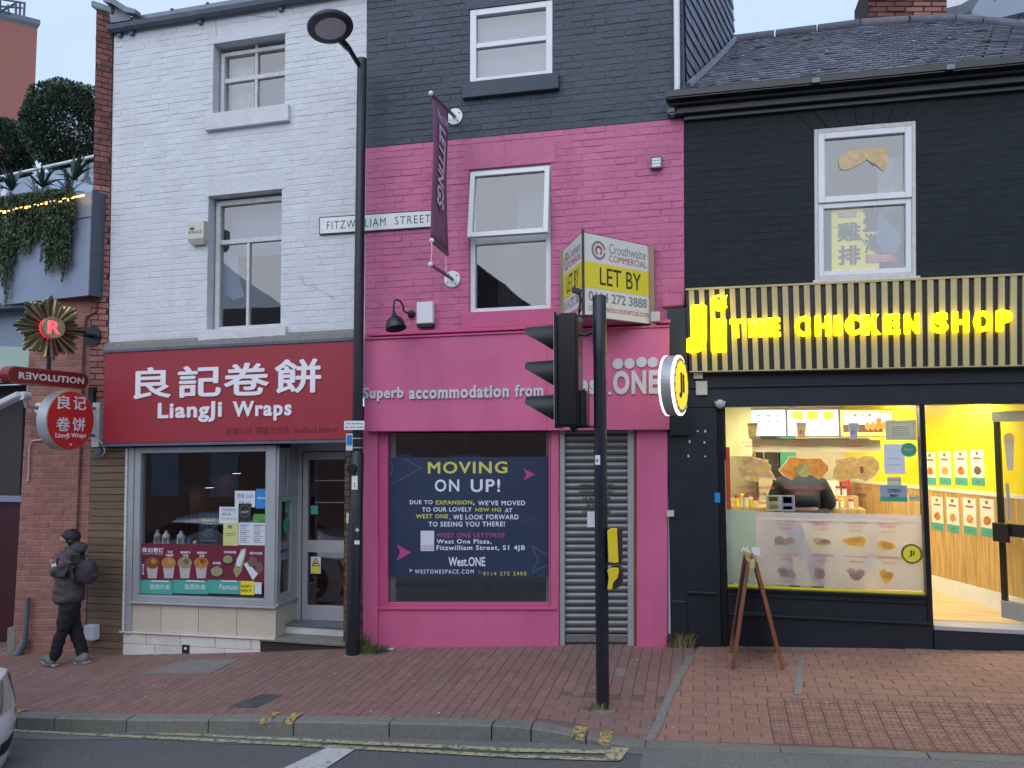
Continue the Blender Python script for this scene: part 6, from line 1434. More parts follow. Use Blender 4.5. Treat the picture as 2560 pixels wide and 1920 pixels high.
# menu screens
def screen(a, b, c, d, Y, label, i):
    p0, p1 = W(a, d, Y), W(b, c, Y); G_ = GFace((p0.x, Y, p0.z), (1, 0, 0), (0, 0, 1)); w_, h_ = p1.x-p0.x, p1.z-p0.z
    t = thing('menu_screen', label, 'menu screen', p0, 'menu screens over the counter')
    G_.box('bezel', (-.012, w_+.012, -.012, h_+.012), .004, .04, m_gutter, t)
    G_.box('screen', (0, w_, 0, h_), 0, .004, emis('lit_screen', [(.62, .74, 1), (.66, .76, 1), (1, .85, .15)][i], .55), t)
    e_t = emis('screen_print', (.2, .25, .4), .25); e_y = emis('screen_yellow', (1, .55, .05), .5); e_o = emis('screen_orange', (1, .22, .04), .45)
    if i == 2:
        G_.box('white_area', (w_*.06, w_*.95, h_*.45, h_*.93), -.001, .0, emis('screen_white', (.7, .8, 1), .55), t); G_.box('dark_area', (w_*.04, w_*.8, h_*.14, h_*.44), -.0015, .0, emis('screen_dark', (.10, .06, .05), .5), t)
        for k in range(4): disc(G_, w_*(.14+.14*k), h_*.80, .022, .016, -.001, -.002, e_o if k % 2 else e_y, t, 'dish_picture', 12)
        for k in range(4): blob(G_, (w_*(.45+.1*k), w_*(.57+.1*k), h_*.2, h_*.55), -.002, e_o, t, 'dish_picture', seed=k, rough=.3)
        G_.box('drink_picture', (w_*.68, w_*.77, h_*.3, h_*.68), -.0045, -.002, emis('screen_drink', (1, .18, .02), .5), t); G_.box('orange_tab', (w_*.72, w_*.97, h_*.88, h_*.94), -.002, -.001, e_y, t)
        for k in range(3): G_.box('menu_line', (w_*.08, w_*.55, h_*(.52+.05*k), h_*(.535+.05*k)), -.0014, -.001, e_t, t)
    elif i == 1:
        for k in range(3): G_.box('dish_picture', (w_*(.09+.31*k), w_*(.31+.30*k), h_*.64, h_*.93), -.001, .0, e_y, t); 
        for k in range(3):
            for l in range(7): G_.box('menu_line', (w_*(.06+.33*k), w_*(.30+.33*k-.04*((l*7+k) % 3)), h_*(.08+.075*l), h_*(.095+.075*l)), -.001, .0, e_t, t)
    else:
        text(G_, 'Authentic Milky Drinks', (w_*.2, w_*.8, h_*.88, h_*.94), -.0002, e_t, t)
        for k in range(4):
            for l in range(3): blob(G_, (w_*(.08+.23*k), w_*(.2+.23*k), h_*(.28+.25*l)-.006, h_*(.28+.25*l)+.012), -.001, e_o if l == 0 else e_t, t, 'drink_picture', seed=k+l, rough=.3); G_.box('menu_line', (w_*(.06+.23*k), w_*(.2+.23*k), h_*(.20+.25*l), h_*(.215+.25*l)), -.001, .0, e_t, t)
screen(1858, 1963, 1024, 1089, 1.35, 'left menu screen with blue white drinks list', 0); screen(1970, 2095, 1024, 1089, 1.35, 'middle menu screen with three yellow pictures', 1); screen(2103, 2232, 1024, 1090, 1.35, 'right menu screen with yellow border and orange drink', 2)
# pots on the counter
rd = random.Random(12)
for i in range(15):
    px = [1842, 1856, 1866, 1877, 1889, 2048, 2062, 2074, 2090, 2104, 2068, 2082, 2096, 2112, 2128][i]; lev = 1 if i in (10, 11, 12, 13) else 0
    Yc = 1.45 if lev else 1.27+.03*(i % 2); xx = W(px, 1262, Yc).x; hgt_ = rd.uniform(.10, .17) if i < 5 else .11; z0 = zct+.0+(.13 if lev else 0)
    col = [m_yellow, m_txtred, m_ysign, m_yellow, m_ysign][i % 5]; cap = [m_txtred, m_yellow, m_txtred, m_ysign, m_txtred, m_txtblack, m_txtred, m_yellow][i % 8]
    t = thing('sauce_pot', ['tall cream bottle', 'yellow sauce bottle', 'pale sauce bottle', 'squat spice jar', 'sauce bottle', 'red capped jar', 'black capped jar', 'tiny jar'][7 if i == 14 else i % 7]+(' on the left counter end' if i < 5 else ' on the stacked shelf right of the customer' if lev else ' in the counter row right of the customer'), 'condiment pot', (xx, Yc, z0), 'sauce pots and bottles on the counter')
    MB().lathe((xx, Yc, z0), (0, 0, 1), [(.022, 0), (.025, .01), (.025, hgt_*.75)], 12).out('pot_body', m_ysign if i % 3 else col, t); MB().lathe((xx, Yc, z0+hgt_*.75), (0, 0, 1), [(.026, 0), (.026, hgt_*.2), (.02, hgt_*.25)], 12).out('cap', cap, t)
MB().box(W(2040, 1240, 1.4).x, W(2145, 1240, 1.4).x, 1.38, 1.55, zct+.0, zct+.13).out('pot_shelf', m_wood, ct)
# stickers on the shop window glass
GW = GFace((0, .034, 0), (1, 0, 0), (0, 0, 1)); X5 = lambda z: 1800+z/4.254
Y5 = lambda z: 1000+z/4.254
Y6 = lambda z: 1230+z/4.254
m_redp = M('pinkish_red_print', (.62, .20, .16), .5, bump=0, trans=.5); m_palefilm = film('frosted_lilac_film', (.56, .59, .88), .62, trans=.5); m_bluefilm = film('pale_blue_film', (.30, .52, .62), .75, trans=.5); m_yfilm = film('pale_yellow_film', (.90, .84, .50), .6, trans=.6); m_outline = M('cream_outline', (.75, .68, .48), .5, bump=0, trans=.5)
def gst(name, label, cat='sticker', px=(1900, 1200), group=None): return thing(name, label, cat, W(px[0], px[1], .03), group)
def gt(wd, a, b, c, d, t, m=m_redp, Yf=Y5, off=.03, th=.0008):
    cj = ord(wd[0]) > 9000; tpx(GW, wd, X5(a), X5(b), Yf(c), Yf(d), 0, m, t, off=0 if cj else off, bold=.02 if cj else 0, th=th)
def cut(L, mat, t, Yf=Y5, grow=1.05, name='food_picture', y=0):
    cx_ = sum(a for a, b in L)/len(L); cy2 = sum(b for a, b in L)/len(L)
    sheet(GW, [GW.uv(X5(cx_+(a-cx_)*grow), Yf(cy2+(b-cy2)*grow), y) for a, b in L], y, m_outline, t, 'cutout_border'); sheet(GW, [GW.uv(X5(a), Yf(b), y) for a, b in L], y-.0007, mat, t, name)
m_nug = foodmat('pale_nugget_print', (.85, .68, .36), (.92, .82, .55), 22)
t = gst('nugget_sticker', 'chicken nuggets cut-out sticker at the left of the lit window', px=(1890, 1170))
rd = random.Random(4); cut([(260, 640), (300, 600), (420, 625), (480, 650), (540, 700), (530, 740), (560, 790), (590, 850), (500, 830), (430, 800), (410, 865), (320, 850), (330, 810), (220, 830), (230, 780), (190, 740), (240, 700)], m_foodA, t)
for k in range(15):
    a, b = rd.uniform(230, 520), rd.uniform(630, 840); bsheet(GW, GW.R(X5(a-42), X5(a+42), Y5(b-24), Y5(b+24), 0), -.0015-.0003*k, m_nug if k % 3 else m_foodA, t, seed=k, rough=.35)
for a in (285, 370, 460): GW.box('pick_print', GW.R(X5(a), X5(a+10), Y5(540), Y5(630), 0), -.0016, -.001, m_yellow if a == 370 else m_outline, t)
gt('CHICKEN NUGETS', 172, 578, 915, 945, t); gt('酥炸雞塊', 270, 490, 980, 1015, t, off=.04)
t = gst('volcano_chicken_sticker', 'orange split chicken cut-out with pale cheese in the middle of the lit window', px=(2010, 1170))
cut([(745, 605), (885, 625), (1070, 618), (1100, 655), (1150, 700), (1155, 745), (1095, 815), (1035, 835), (960, 780), (900, 670), (830, 790), (775, 845), (680, 800), (632, 745), (700, 670)], m_foodB, t)
blob(GW, GW.R(X5(805), X5(965), Y5(670), Y5(825), 0), -.0025, m_foodF, t, seed=3, rough=.1)
gt('VOLCANO CHEESY CHICKEN', 675, 1115, 915, 948, t); gt('爆漿雞排', 800, 1000, 975, 1015, t, off=.04)
t = gst('chicken_leg_sticker', 'golden chicken leg cut-out with bite in the lit window', px=(2140, 1170))
cut([(1220, 640), (1290, 628), (1400, 598), (1455, 628), (1540, 590), (1620, 600), (1680, 660), (1695, 740), (1640, 810), (1545, 865), (1485, 830), (1380, 840), (1260, 865), (1195, 815), (1205, 745), (1250, 690), (1222, 680)], m_foodA, t)
blob(GW, GW.R(X5(1485), X5(1530), Y5(700), Y5(790), 0), -.0025, m_redp, t, seed=5)
gt('CHICKEN LEG', 1285, 1620, 925, 955, t); gt('脆炸雞腿', 1345, 1560, 990, 1030, t, off=.04)
for i, (cx_, m1, m2, top_, wd, ch2, lab) in enumerate(((345, m_foodA, m_foodD, 250, 'BROWN SUGAR MILK TEA', '黑糖珍珠奶茶', 'left drink cup sticker with crossed legs shape'), (865, foodmat('tea_print', (.72, .42, .15), (.85, .55, .25)), m_cup, 245, 'PASSION FRUIT TEA', '百香果綠茶', 'middle amber drink cup sticker hanging over the screens'), (1420, M('lilac_drink_print', (.42, .36, .48), .5, bump=0), m_cup, 250, 'TARO MILK TEA', '芋頭奶茶', 'right lilac drink cup sticker over the yellow screen'))):
    t = gst('drink_sticker', lab, px=(X5(cx_), 1070), group='drink cup stickers on the lit window')
    cut([(cx_-52, top_), (cx_+52, top_), (cx_+38, 405), (cx_+20, 412), (cx_-20, 412), (cx_-38, 405)], m1, t, y=-.001)
    GW.box('lid_print', GW.R(X5(cx_-56), X5(cx_+56), Y5(top_-6), Y5(top_+26), 0), -.004, -.003, m_cup if i else m_foodD, t)
    if i: disc(GW, *GW.uv(X5(cx_-8), Y5(338)), .018, .020, -.003, -.004, m_greyprint, t, 'round_logo', 16); disc(GW, *GW.uv(X5(cx_-8), Y5(338)), .014, .016, -.0041, -.0045, m_outline, t, 'logo_centre', 16); gt('Ji', cx_-18, cx_+2, 325, 352, t, m_txtblack, th=.005)
    else: blob(GW, GW.R(X5(310), X5(440), Y5(385), Y5(425), 0), -.004, m_foodD, t, seed=9)
    gt(wd, cx_-110, cx_+120, 443, 460, t, off=.01); gt(ch2, cx_-80, cx_+80, 482, 500, t, off=.02)
# paper notices on the glass
def gcard(px, mat, name, label, y=0, cat='notice', words=(), rects=()):
    r = GW.R(*px, y); t = thing(name, label, cat, GW.P(r[0], r[2])); GW.box('sheet', r, y-.001, y+.001, mat, t)
    for (a, b, c, d, m_) in rects: GW.box('print', (r[0]+(r[1]-r[0])*a, r[0]+(r[1]-r[0])*b, r[2]+(r[3]-r[2])*c, r[2]+(r[3]-r[2])*d), y-.0016, y-.001, m_, t)
    for (wd, a, b, c, d, m_) in words: text(GW, wd, (r[0]+(r[1]-r[0])*a, r[0]+(r[1]-r[0])*b, r[2]+(r[3]-r[2])*c, r[2]+(r[3]-r[2])*d), y-.0016, m_, t, off=.02)
    return t
m_cert = M('pale_green_certificate', (.58, .62, .52), .6, bump=0, trans=.5)
gcard((2213, 2291, 1050, 1101), m_cert, 'framed_certificate', 'pale green certificate in the top right corner of the lit window', rects=[(.1, .9, .1, .13, m_greyprint), (.1, .9, .85, .87, m_greyprint), (.08, .095, .1, .87, m_greyprint), (.9, .915, .1, .87, m_greyprint)]+[(.2, .8, .2+.09*k, .235+.09*k, m_greyprint) for k in range(6)])
gcard((2210, 2262, 1110, 1185), m_paper, 'hanging_receipt', 'crumpled white papers hanging below the certificate', rects=[(.2, .8, .3, .32, m_cert), (.2, .7, .5, .52, m_cert)])
disc_t = gst('green_round_sticker', 'dark green round sticker right of the hanging papers on the lit window', px=(2270, 1125)); disc(GW, *GW.uv(X5(2007), Y5(530)), .068, .068, 0, -.0015, m_green, disc_t, 'disc'); gt('No.1', 1960, 2045, 510, 545, disc_t, m_outline, th=.0025)
op = gcard((2200, 2268, 1213, 1254), M('grey_open_sign', (.27, .33, .38), .5, bump=0), 'open_sign', 'grey and teal hanging sign reading OPEN in the lit window', y=-.003, cat='open sign', words=[('OPEN', .28, .75, .55, .78, m_txtblack), ('營業中', .36, .66, .28, .45, m_txtblack)], rects=[(0, 1, 0, .28, m_green)])
op2 = gcard((2218, 2253, 1192, 1214), m_cert, 'small_notice', 'small lilac notice stuck above the OPEN sign', words=[('please queue', .1, .9, .5, .8, m_greyprint)])
gcard((2272, 2298, 1238, 1252), m_cert, 'small_notice', 'tiny pale strip notice right of the OPEN sign', words=[('Thank you', .1, .9, .3, .7, m_greyprint)])
gcard((1915, 1987, 1238, 1277), m_cert, 'photo_menu_card', 'small menu card with food photographs in front of the customer', y=-.002, rects=[(.02, .48, .05, .95, m_yfilm), (.54, .98, .05, .95, m_greyprint), (.1, .4, .6, .9, m_foodE), (.1, .4, .1, .4, m_foodD), (.6, .9, .5, .9, m_foodD), (.6, .9, .1, .3, m_txtblack)])
# frosted lower film with pictures
fl = thing('frosted_menu_film', 'frosted lilac window film with faded fried food pictures along the lower lit window', 'window film', W(1820, 1400, .03))
zf1 = W(2050, 1283, .034).z
def fsheet(x0, x1, y, z0, z1, nm, mt): mk(nm, [(x0, y, z0), (x1, y, z0), (x1, y, z1), (x0, y, z1)], [(0, 1, 2, 3)], mt, fl)
fsheet(xw0+.29, xw1-.003, .048, zsill+.03, zf1, 'frosted_sheet', m_palefilm)
fsheet(xw0+.003, xw0+.288, .048, zsill+.03, zf1+.015, 'blue_sheet', m_bluefilm); fsheet(xw0+.12, xw0+.24, .050, zsill+.06, zf1-.06, 'yellow_sheet', m_yfilm)
fsheet(xw0+.36, xw0+.46, .052, zsill+.03, zf1-.55, 'pale_sheet', m_yfilm); fsheet(xw0+1.38, xw1-.01, .052, zsill+.03, zf1-.13, 'pale_sheet', m_yfilm)
mk('pale_sheet', [(xw0+.80, .052, zsill+.35), (xw0+1.36, .052, zsill+.35), (xw0+1.36, .052, zf1-.11), (xw0+.70, .052, zf1-.11)], [(0, 1, 2, 3)], m_yfilm, fl)
mk('pale_sheet', [(xw0+.62, .052, zsill+.03), (xw0+.82, .052, zsill+.03), (xw0+.70, .052, zsill+.28), (xw0+.62, .052, zsill+.33)], [(0, 1, 2, 3)], m_yfilm, fl)
fsheet(xw0+.98, xw0+1.2, .0525, zsill+.03, zsill+.32, 'pale_sheet', m_yfilm)
MB().box(xw0+.003, xw1-.003, .030, .033, zsill, zsill+.02).out('yellow_edge', m_yellow, fl)
MB().box(xw0+.31, xw1-.01, .032, .0335, zf1-.075, zf1-.055).out('pale_line', film('pale_line_film', (.8, .8, .7), .7), fl)
m_ffood = [film('faded_food_a', (.85, .58, .18), .8, trans=.6), film('faded_food_b', (.46, .34, .30), .7, trans=.55), film('faded_food_c', (.92, .58, .10), .8, trans=.6), film('faded_food_d', (.85, .68, .28), .75, trans=.6)]
m_fred = film('faded_red_print', (.66, .20, .26), .85)
items = [(690, 515, 125, 70, 1, 'Garlic Chicken', 'Gizzard', '蒜香雞胗', 290, 335, 375), (1070, 530, 150, 60, 3, 'VOLCANIC', 'CHEESY CHICKEN', '火山雞排', 310, 345, 385), (1440, 540, 155, 75, 2, 'CRISPY', 'CHICKEN STEAK', '香雞排', 320, 355, 400), (1790, 555, 130, 75, 2, 'SWEET POTATO', 'CHIPS', '地瓜片', 330, 365, 415),
         (705, 870, 105, 75, 1, 'Crispy Squid', None, '酥炸魷魚', 655, 0, 702), (1095, 870, 110, 80, 1, 'CRISPY OCTOPUS', None, '章魚丸', 665, 0, 720), (1450, 875, 110, 75, 1, 'Crispy Oyster', None, '酥炸蚵', 680, 0, 732), (1800, 890, 120, 85, 2, 'SWEET POTATO', None, '地瓜條', 690, 0, 745)]
for k, (cx_, cy2, a, b, mi, w1, w2, w3, y1, y2, y3) in enumerate(items):
    rd = random.Random(k+40)
    for j in range(7):
        ox, oy = rd.uniform(-.55, .55)*a, rd.uniform(-.5, .5)*b; bsheet(GW, GW.R(X5(cx_+ox-a*.5), X5(cx_+ox+a*.5), Y6(cy2+oy-b*.55), Y6(cy2+oy+b*.55), 0), -.002-.0003*j, m_ffood[mi if j % 2 else (mi+2) % 4 if mi != 1 else 1], fl, seed=k*9+j, rough=.4)
    tpx(GW, w1, X5(cx_-120), X5(cx_+120), Y6(y1-3), Y6(y1+22), 0, m_fred, fl, off=.015)
    if w2: tpx(GW, w2, X5(cx_-80), X5(cx_+80), Y6(y2-3), Y6(y2+20), 0, m_fred, fl, off=.015)
    tpx(GW, w3, X5(cx_-68), X5(cx_+68), Y6(y3-2), Y6(y3+24), 0, m_fred, fl)
t = gst('round_brand_sticker', 'round gold sticker at the lower right corner of the frosted film', px=(2278, 1385)); q = GW.uv(X5(2040), Y6(658)); disc(GW, q[0], q[1], .092, .092, 0, -.0015, m_gold, t, 'ring'); disc(GW, q[0], q[1], .076, .076, -.0016, -.0025, m_yellow, t, 'centre'); gt('Ji', 2008, 2070, 620, 690, t, m_txtblack, Yf=Y6, th=.0035)
tpx(GW, '外賣', X5(220), X5(440), Y6(580), Y6(680), 0, m_upvc, fl, off=.02)
# slips on the oblique wall
def slip(px, zt_px, zb_px, lab, food, row):
    # position on the oblique wall by line of sight
    c0 = OW.uv(px, (zt_px+zb_px)/2); v1 = OW.uv(px, zt_px)[1]; v0 = OW.uv(px, zb_px)[1]; w_ = .095
    t = thing('menu_slip', lab, 'menu slip', OW.P(c0[0], v0), 'long menu slips on the oblique wall')
    OW.box('slip', (c0[0]-w_, c0[0]+w_, v0, v1), -.003, -.001, m_ysign, t); OW.box('teal_foot', (c0[0]-w_, c0[0]+w_, v0, v0+(v1-v0)*.22), -.0045, -.0031, m_teal, t)
    blob(OW, (c0[0]-w_*.65, c0[0]+w_*.65, v0+(v1-v0)*.28, v0+(v1-v0)*.56), -.004, food, t, seed=int(px), rough=.3)
    OW.box('title_print', (c0[0]-w_*.6, c0[0]+w_*.6, v0+(v1-v0)*.74, v0+(v1-v0)*.79), -.004, -.0031, m_redp, t); OW.box('logo_print', (c0[0]-w_*.2, c0[0]+w_*.2, v0+(v1-v0)*.86, v0+(v1-v0)*.95), -.004, -.0031, m_gold, t); OW.box('price_print', (c0[0]-w_*.3, c0[0]+w_*.3, v0+(v1-v0)*.08, v0+(v1-v0)*.13), -.005, -.0046, m_green, t)
for k, (zx, a, b) in enumerate(((97, 383, 602), (198, 378, 604), (307, 373, 606), (420, 367, 608))): slip(2290+zx/2.719, 990+a/2.719, 990+b/2.719, ['upper row menu slip nearest the door mullion', 'second slip of the upper row on the yellow wall', 'third slip of the upper row on the yellow wall', 'upper row slip nearest the open door'][k], [m_foodB, m_foodA, m_foodB, m_foodE][k], 0)
for k, (zx, a, b) in enumerate(((146, 685, 912), (252, 690, 927), (367, 695, 940), (486, 700, 953))): slip(2290+zx/2.719, 990+a/2.719, 990+b/2.719, ['lower row menu slip nearest the door mullion on wood', 'second slip of the lower row on the wood panels', 'third slip of the lower row on the wood panels', 'lower row slip nearest the open door on wood'][k], [m_foodB, m_foodA, m_foodA, m_foodB][k], 1)
# open glass door folded inwards at the right
dA, dB = Vector((W(2497, 1300, .48).x, .48)), Vector((3.17, .01))
DG = GFace((dA.x, dA.y, ZF), (dB.x-dA.x, dB.y-dA.y, 0), (0, 0, 1)); DLn = (dB-dA).length; DH = ZT-ZF-.06
dd = thing('open_shop_door', 'open black framed glass door of the chicken shop at the right edge', 'door', DG.P(0, 0))
mb = MB(); q = DG.frame(mb, (0, DLn, .0, DH), (.05, .06, .16, .10), -.02, .02); zh = W(2500, 1322, .48).z-ZF
mb.out('door_leaf', m_blackgloss, dd, bev=.003); DG.box('lock_rail', (.051, DLn-.061, zh-.06, zh+.06), -.02, .02, m_blackgloss, dd, .003); DG.box('closer_rail', (.0, DLn, DH-.10, DH), -.04, -.021, m_alu, dd, .004); DG.box('kick_plate', (.0, DLn, .0, .16), -.03, -.021, m_greyprint, dd, .004)
DG.box('lock_box', (-.04, .12, zh-.12, zh+.06), -.05, -.021, m_blackgloss, dd, .006); MB().tube([DG.P(.14, zh+.1, -.06), DG.P(.14, zh+.45, -.06)], .014, 10).out('pull_handle', m_alu, dd)
DG.box('door_glass', (.051, DLn-.061, zh+.061, DH-.101), -.002, .002, m_clear, dd); DG.box('door_glass', (.051, DLn-.061, .161, zh-.061), -.002, .002, m_clear, dd)
for k, (u, v, m_) in enumerate(((.14, zh+.75, m_cup), (.34, zh+.78, m_outline), (.28, .65, m_cup))):
    t = thing('ice_drink_sticker', ['left drink sticker on the open shop door', 'right drink sticker on the open shop door', 'ice cream cup sticker low on the open shop door'][k], 'sticker', DG.P(u, v)); poly(DG, [(u-.05, v+.12), (u+.05, v+.12), (u+.03, v-.18), (u-.03, v-.18)], -.003, .001, m_foodA if k == 2 else m_, t, 'cup_picture'); disc(DG, u, v+.13, .055, .05, -.0045, -.0055, m_outline, t, 'foam_picture', 14)

# round projecting sign
XS = -.235; c = WX(1684, 964, XS); AX = Vector((math.cos(R(13)), -math.sin(R(13)), 0)); AY = Vector((math.sin(R(13)), math.cos(R(13)), 0))
h_ = (WX(1686, 894, XS).z-WX(1686, 1035, XS).z)/2
rs = thing('round_projecting_sign', 'round illuminated yellow sign reading Ji projecting edge on beside the pink fascia', 'projecting sign', c)
def rdisc(name, r_, x0, x1, mat): return MB().lathe(c+AX*x0, AX, [(r_*.999, 0), (r_, (x1-x0)*.5), (r_*.999, x1-x0)], 48).out(name, mat, rs, smooth=False)
rdisc('sign_drum', h_*.99, -.05, .05, m_alu); rdisc('led_ring', h_, .05, .068, m_ledwhite); rdisc('led_ring', h_, -.068, -.05, m_ledwhite); rdisc('sign_face', h_*.92, .069, .075, m_cream); rdisc('sign_face_centre', h_*.80, .076, .079, m_yellowface); rdisc('sign_face', h_*.92, -.075, -.069, m_yellowface)
class QR:
    def P(s, u, v, y=0): return c+AX*(.080-y)+AY*u+Vector((0, 0, v))
class QX:
    def __init__(s, x, y, z): s.x, s.y, s.z = x, y, z
    def P(s, u, v, y=0): return Vector((s.x-y, s.y+u, s.z+v))
QQ = QR(); text(QQ, 'Ji', (-h_*.36, h_*.34, -h_*.42, h_*.42), 0, m_txtblack, rs, off=.05)
for k in range(18):
    a = k*.349; p = QQ.P(h_*.86*math.cos(a), h_*.86*math.sin(a)); MB().obox(p, AX, AY, (0, 0, 1), .002, .006, .010).out('ring_print', m_txtblack, rs)
mb = MB()
for dz in (-.5, .5): mb.tube([(c.x, c.y+h_*.8, c.z+dz*h_), (c.x, -.015, c.z+dz*h_)], .014, 8); mb.lathe((c.x, -.02, c.z+dz*h_), (0, -1, 0), [(.04, 0), (.04, .012)], 14)
mb.out('bracket', m_alu, rs)

# A-board
fl_, fr_ = GP(1832, 1672), GP(1957, 1673); bk_, br_ = GP(1838, 1612), GP(1945, 1640)
ab = thing('a_board', 'wooden framed A-board pavement sign standing edge on outside the lit window', 'A-board', ((fl_.x+fr_.x)/2, fl_.y, fl_.z))
apx = W(1880, 1404, fl_.y+.03); ztp = apx.z; depth = .50
for sgn, ft in ((-1, fl_), (1, fr_)):
    t0 = Vector((apx.x+sgn*.03, fl_.y+.03, ztp)); bt = Vector((ft.x, ft.y, zp(ft.x, ft.y)))
    for yy in (0, depth):
        b_ = Vector((bt.x, bt.y+yy, zp(bt.x, bt.y+yy))); tt = t0+Vector((0, yy, 0)); ax_ = (tt-b_).normalized()
        MB().obox((tt+b_)/2, ax_, (0, 1, 0), ax_.cross(Vector((0, 1, 0))), (tt-b_).length/2, .019, .017).out('leg', m_aframe, ab, bev=.003)
    dn_ = (bt-t0).normalized(); L_ = (bt-t0).length
    for f_ in (.02, .80): q_ = t0+dn_*L_*f_; MB().obox(q_+Vector((0, depth/2, 0)), (0, 1, 0), dn_, dn_.cross(Vector((0, 1, 0))), depth/2-.02, .022, .014).out('rail', m_aframe, ab)
    q_ = t0+dn_*L_*.41; MB().obox(q_+Vector((0, depth/2, 0)), (0, 1, 0), dn_, dn_.cross(Vector((0, 1, 0))), depth/2-.02, L_*.37, .006).out('chalk_board', m_txtblack, ab)
MB().obox((apx.x, fl_.y+.03, ztp-.02), (1, 0, 0), (0, 1, 0), (0, 0, 1), .022, .022, .035).out('hinge_block', m_tanslat, ab); MB().obox((apx.x, fl_.y+.03+depth, ztp-.02), (1, 0, 0), (0, 1, 0), (0, 0, 1), .022, .022, .035).out('hinge_block', m_tanslat, ab)
zc_ = fl_.z+.45; MB().tube([(fl_.x+(apx.x-fl_.x)*.5, fl_.y+.25, zc_), (fr_.x+(apx.x-fr_.x)*.5, fl_.y+.25, zc_)], .004, 6).out('stay_cord', m_gutter, ab)

# ================================================================== LEFT BUILDING (cocktail bar)
LF = Face((87, 640), (243, 640), (213, 1640), (30, 1640), -.0)
lbd = thing('red_brick_bar_building', 'red brick bar building with grey balcony at the left edge', 'building', LF.P(0, 0))
MB().box8(LF.b8((0, LF.L, -.4, LF.H), 0, .6)).out('wall_core', m_redmortar, lbd)
bricks(LF, (0, LF.L, 0, LF.H), [], 0, m_redbrick, lbd, 260, d=.006, seed=41, joint=.010, stuffname='brickwork')
# recess left of the brick, windows, dark doorway
xr = LF.P(0, 900).x
def lbox(name, a, b, c, d, Y0, Y1, mat, bev=0):
    p0, p1 = W(a, d, Y0), W(b, c, Y0); return MB().box(p0.x, p1.x, Y0, Y1, p0.z, p1.z).out(name, mat, lbd, bev=bev)
lbox('side_pier_end', -260, -160, 700, 1700, .1, .6, m_redbrick)
mk('green_pane', [W(-200, 950, .35), W(80, 950, .35), W(80, 868, .35), W(-200, 860, .35)], [(0, 1, 2, 3)], m_greenpane, lbd)
mk('sky_toned_pane', [W(-200, 860, .352), W(80, 868, .352), W(80, 770, .352), W(-200, 760, .352)], [(0, 1, 2, 3)], m_panel, lbd)  # opaque blue-grey stands in for sky reflected in the upper pane
lbox('transom', -200, 76, 948, 962, .2, .5, m_paneldark); lbox('soffit_beam', -200, 96, 752, 782, .1, .5, m_paneldark)
lbox('dark_entrance', -200, 60, 962, 1240, .55, .6, m_int); lbox('entrance_rail', -200, 56, 1240, 1250, .45, .5, m_panel); lbox('maroon_door', -200, 54, 1250, 1640, .52, .58, M('maroon_door_paint', (.05, .008, .014), .4))
# balcony box, turned away from the street line
AL = R(10.5); br = W(221, 738, -.2); du = Vector((math.cos(AL), -math.sin(AL), 0)); Lb = 3.2
BO = GFace(br-du*Lb, du, (0, 0, 1))
v_top = BO.uv(226, 478)[1]; v_seam = BO.uv(205, 546)[1]
bal = thing('balcony', 'grey panelled balcony with glass balustrade and trailing ivy above the bar', 'balcony', BO.P(0, 0))
for i in range(3):
    a, b = Lb-1.45*(i+1), Lb-1.45*i; BO.box('cladding_panel', (a+.004, b-.004, 0, v_seam-.006), -.0, .03, m_panel, bal, .002); BO.box('cladding_panel', (a+.004, b-.004, v_seam+.006, v_top), -.0, .03, m_panel, bal, .002)
BO.box('balcony_core', (-1.2, Lb-.002, .004, v_top-.005), .031, .9, m_paneldark, bal)
BO.box('side_cladding', (Lb, Lb+.012, -.0, v_top+.01), .0, .8, m_paneldark, bal)
v_r0, v_r1 = BO.uv(232, 392, .3)[1], BO.uv(232, 400, .3)[1]
GB = GFace(BO.P(0, 0, .30), du, (0, 0, 1)); vr = GB.uv(200, 402)[1]
GB.box('glass_panel', (-1.3, Lb-.0, v_top-.05, vr-.06), -.0, .01, m_balglass, bal)
MB().tube([GB.P(-1.4, vr, -.03), GB.P(Lb+.1, vr, -.03)], .022, 10).out('handrail', m_upvc, bal, smooth=True)
for px in (22, 113, 213): u = GB.uv(px, 430)[0]; MB().obox(GB.P(u, vr-.12, -.03), du, (0, 0, 1), (du.y, -du.x, 0), .012, .12, .02).out('baluster', m_upvc, bal); MB().lathe(GB.P(u, vr-.25, -.03), (0, -1, 0), [(.05, 0), (.045, .03)], 12).out('glass_clamp', m_upvc, bal)
# LED string
led = thing('led_light_string', 'warm glowing light string along the planted top of the balcony', 'light string', BO.P(Lb-.5, v_seam))
rd = random.Random(3); pts = []
for k in range(24): px = -40+k*10.6; py = 530-(px/210)*40+rd.uniform(-3, 3); u, v = BO.uv(px, py, -.21); pts.append(BO.P(u, v, -.21-rd.uniform(0, .02)))
MB().tube(pts, .006, 6).out('cable', m_txtblack, led)
for i, p in enumerate(pts): MB().obox(p, du, (0, 1, 0), (0, 0, 1), rd.uniform(.006, .026), .005, .005+.008*(i % 5 == 0)).out('led_segment', m_ledwarm, led)
a, b = BO.uv(174, 496, -.1), BO.uv(210, 488, -.1); MB().tube([BO.P(a[0], a[1], -.1), BO.P(b[0], b[1], -.1)], .011, 8).out('led_bar', m_ledwarm, led)
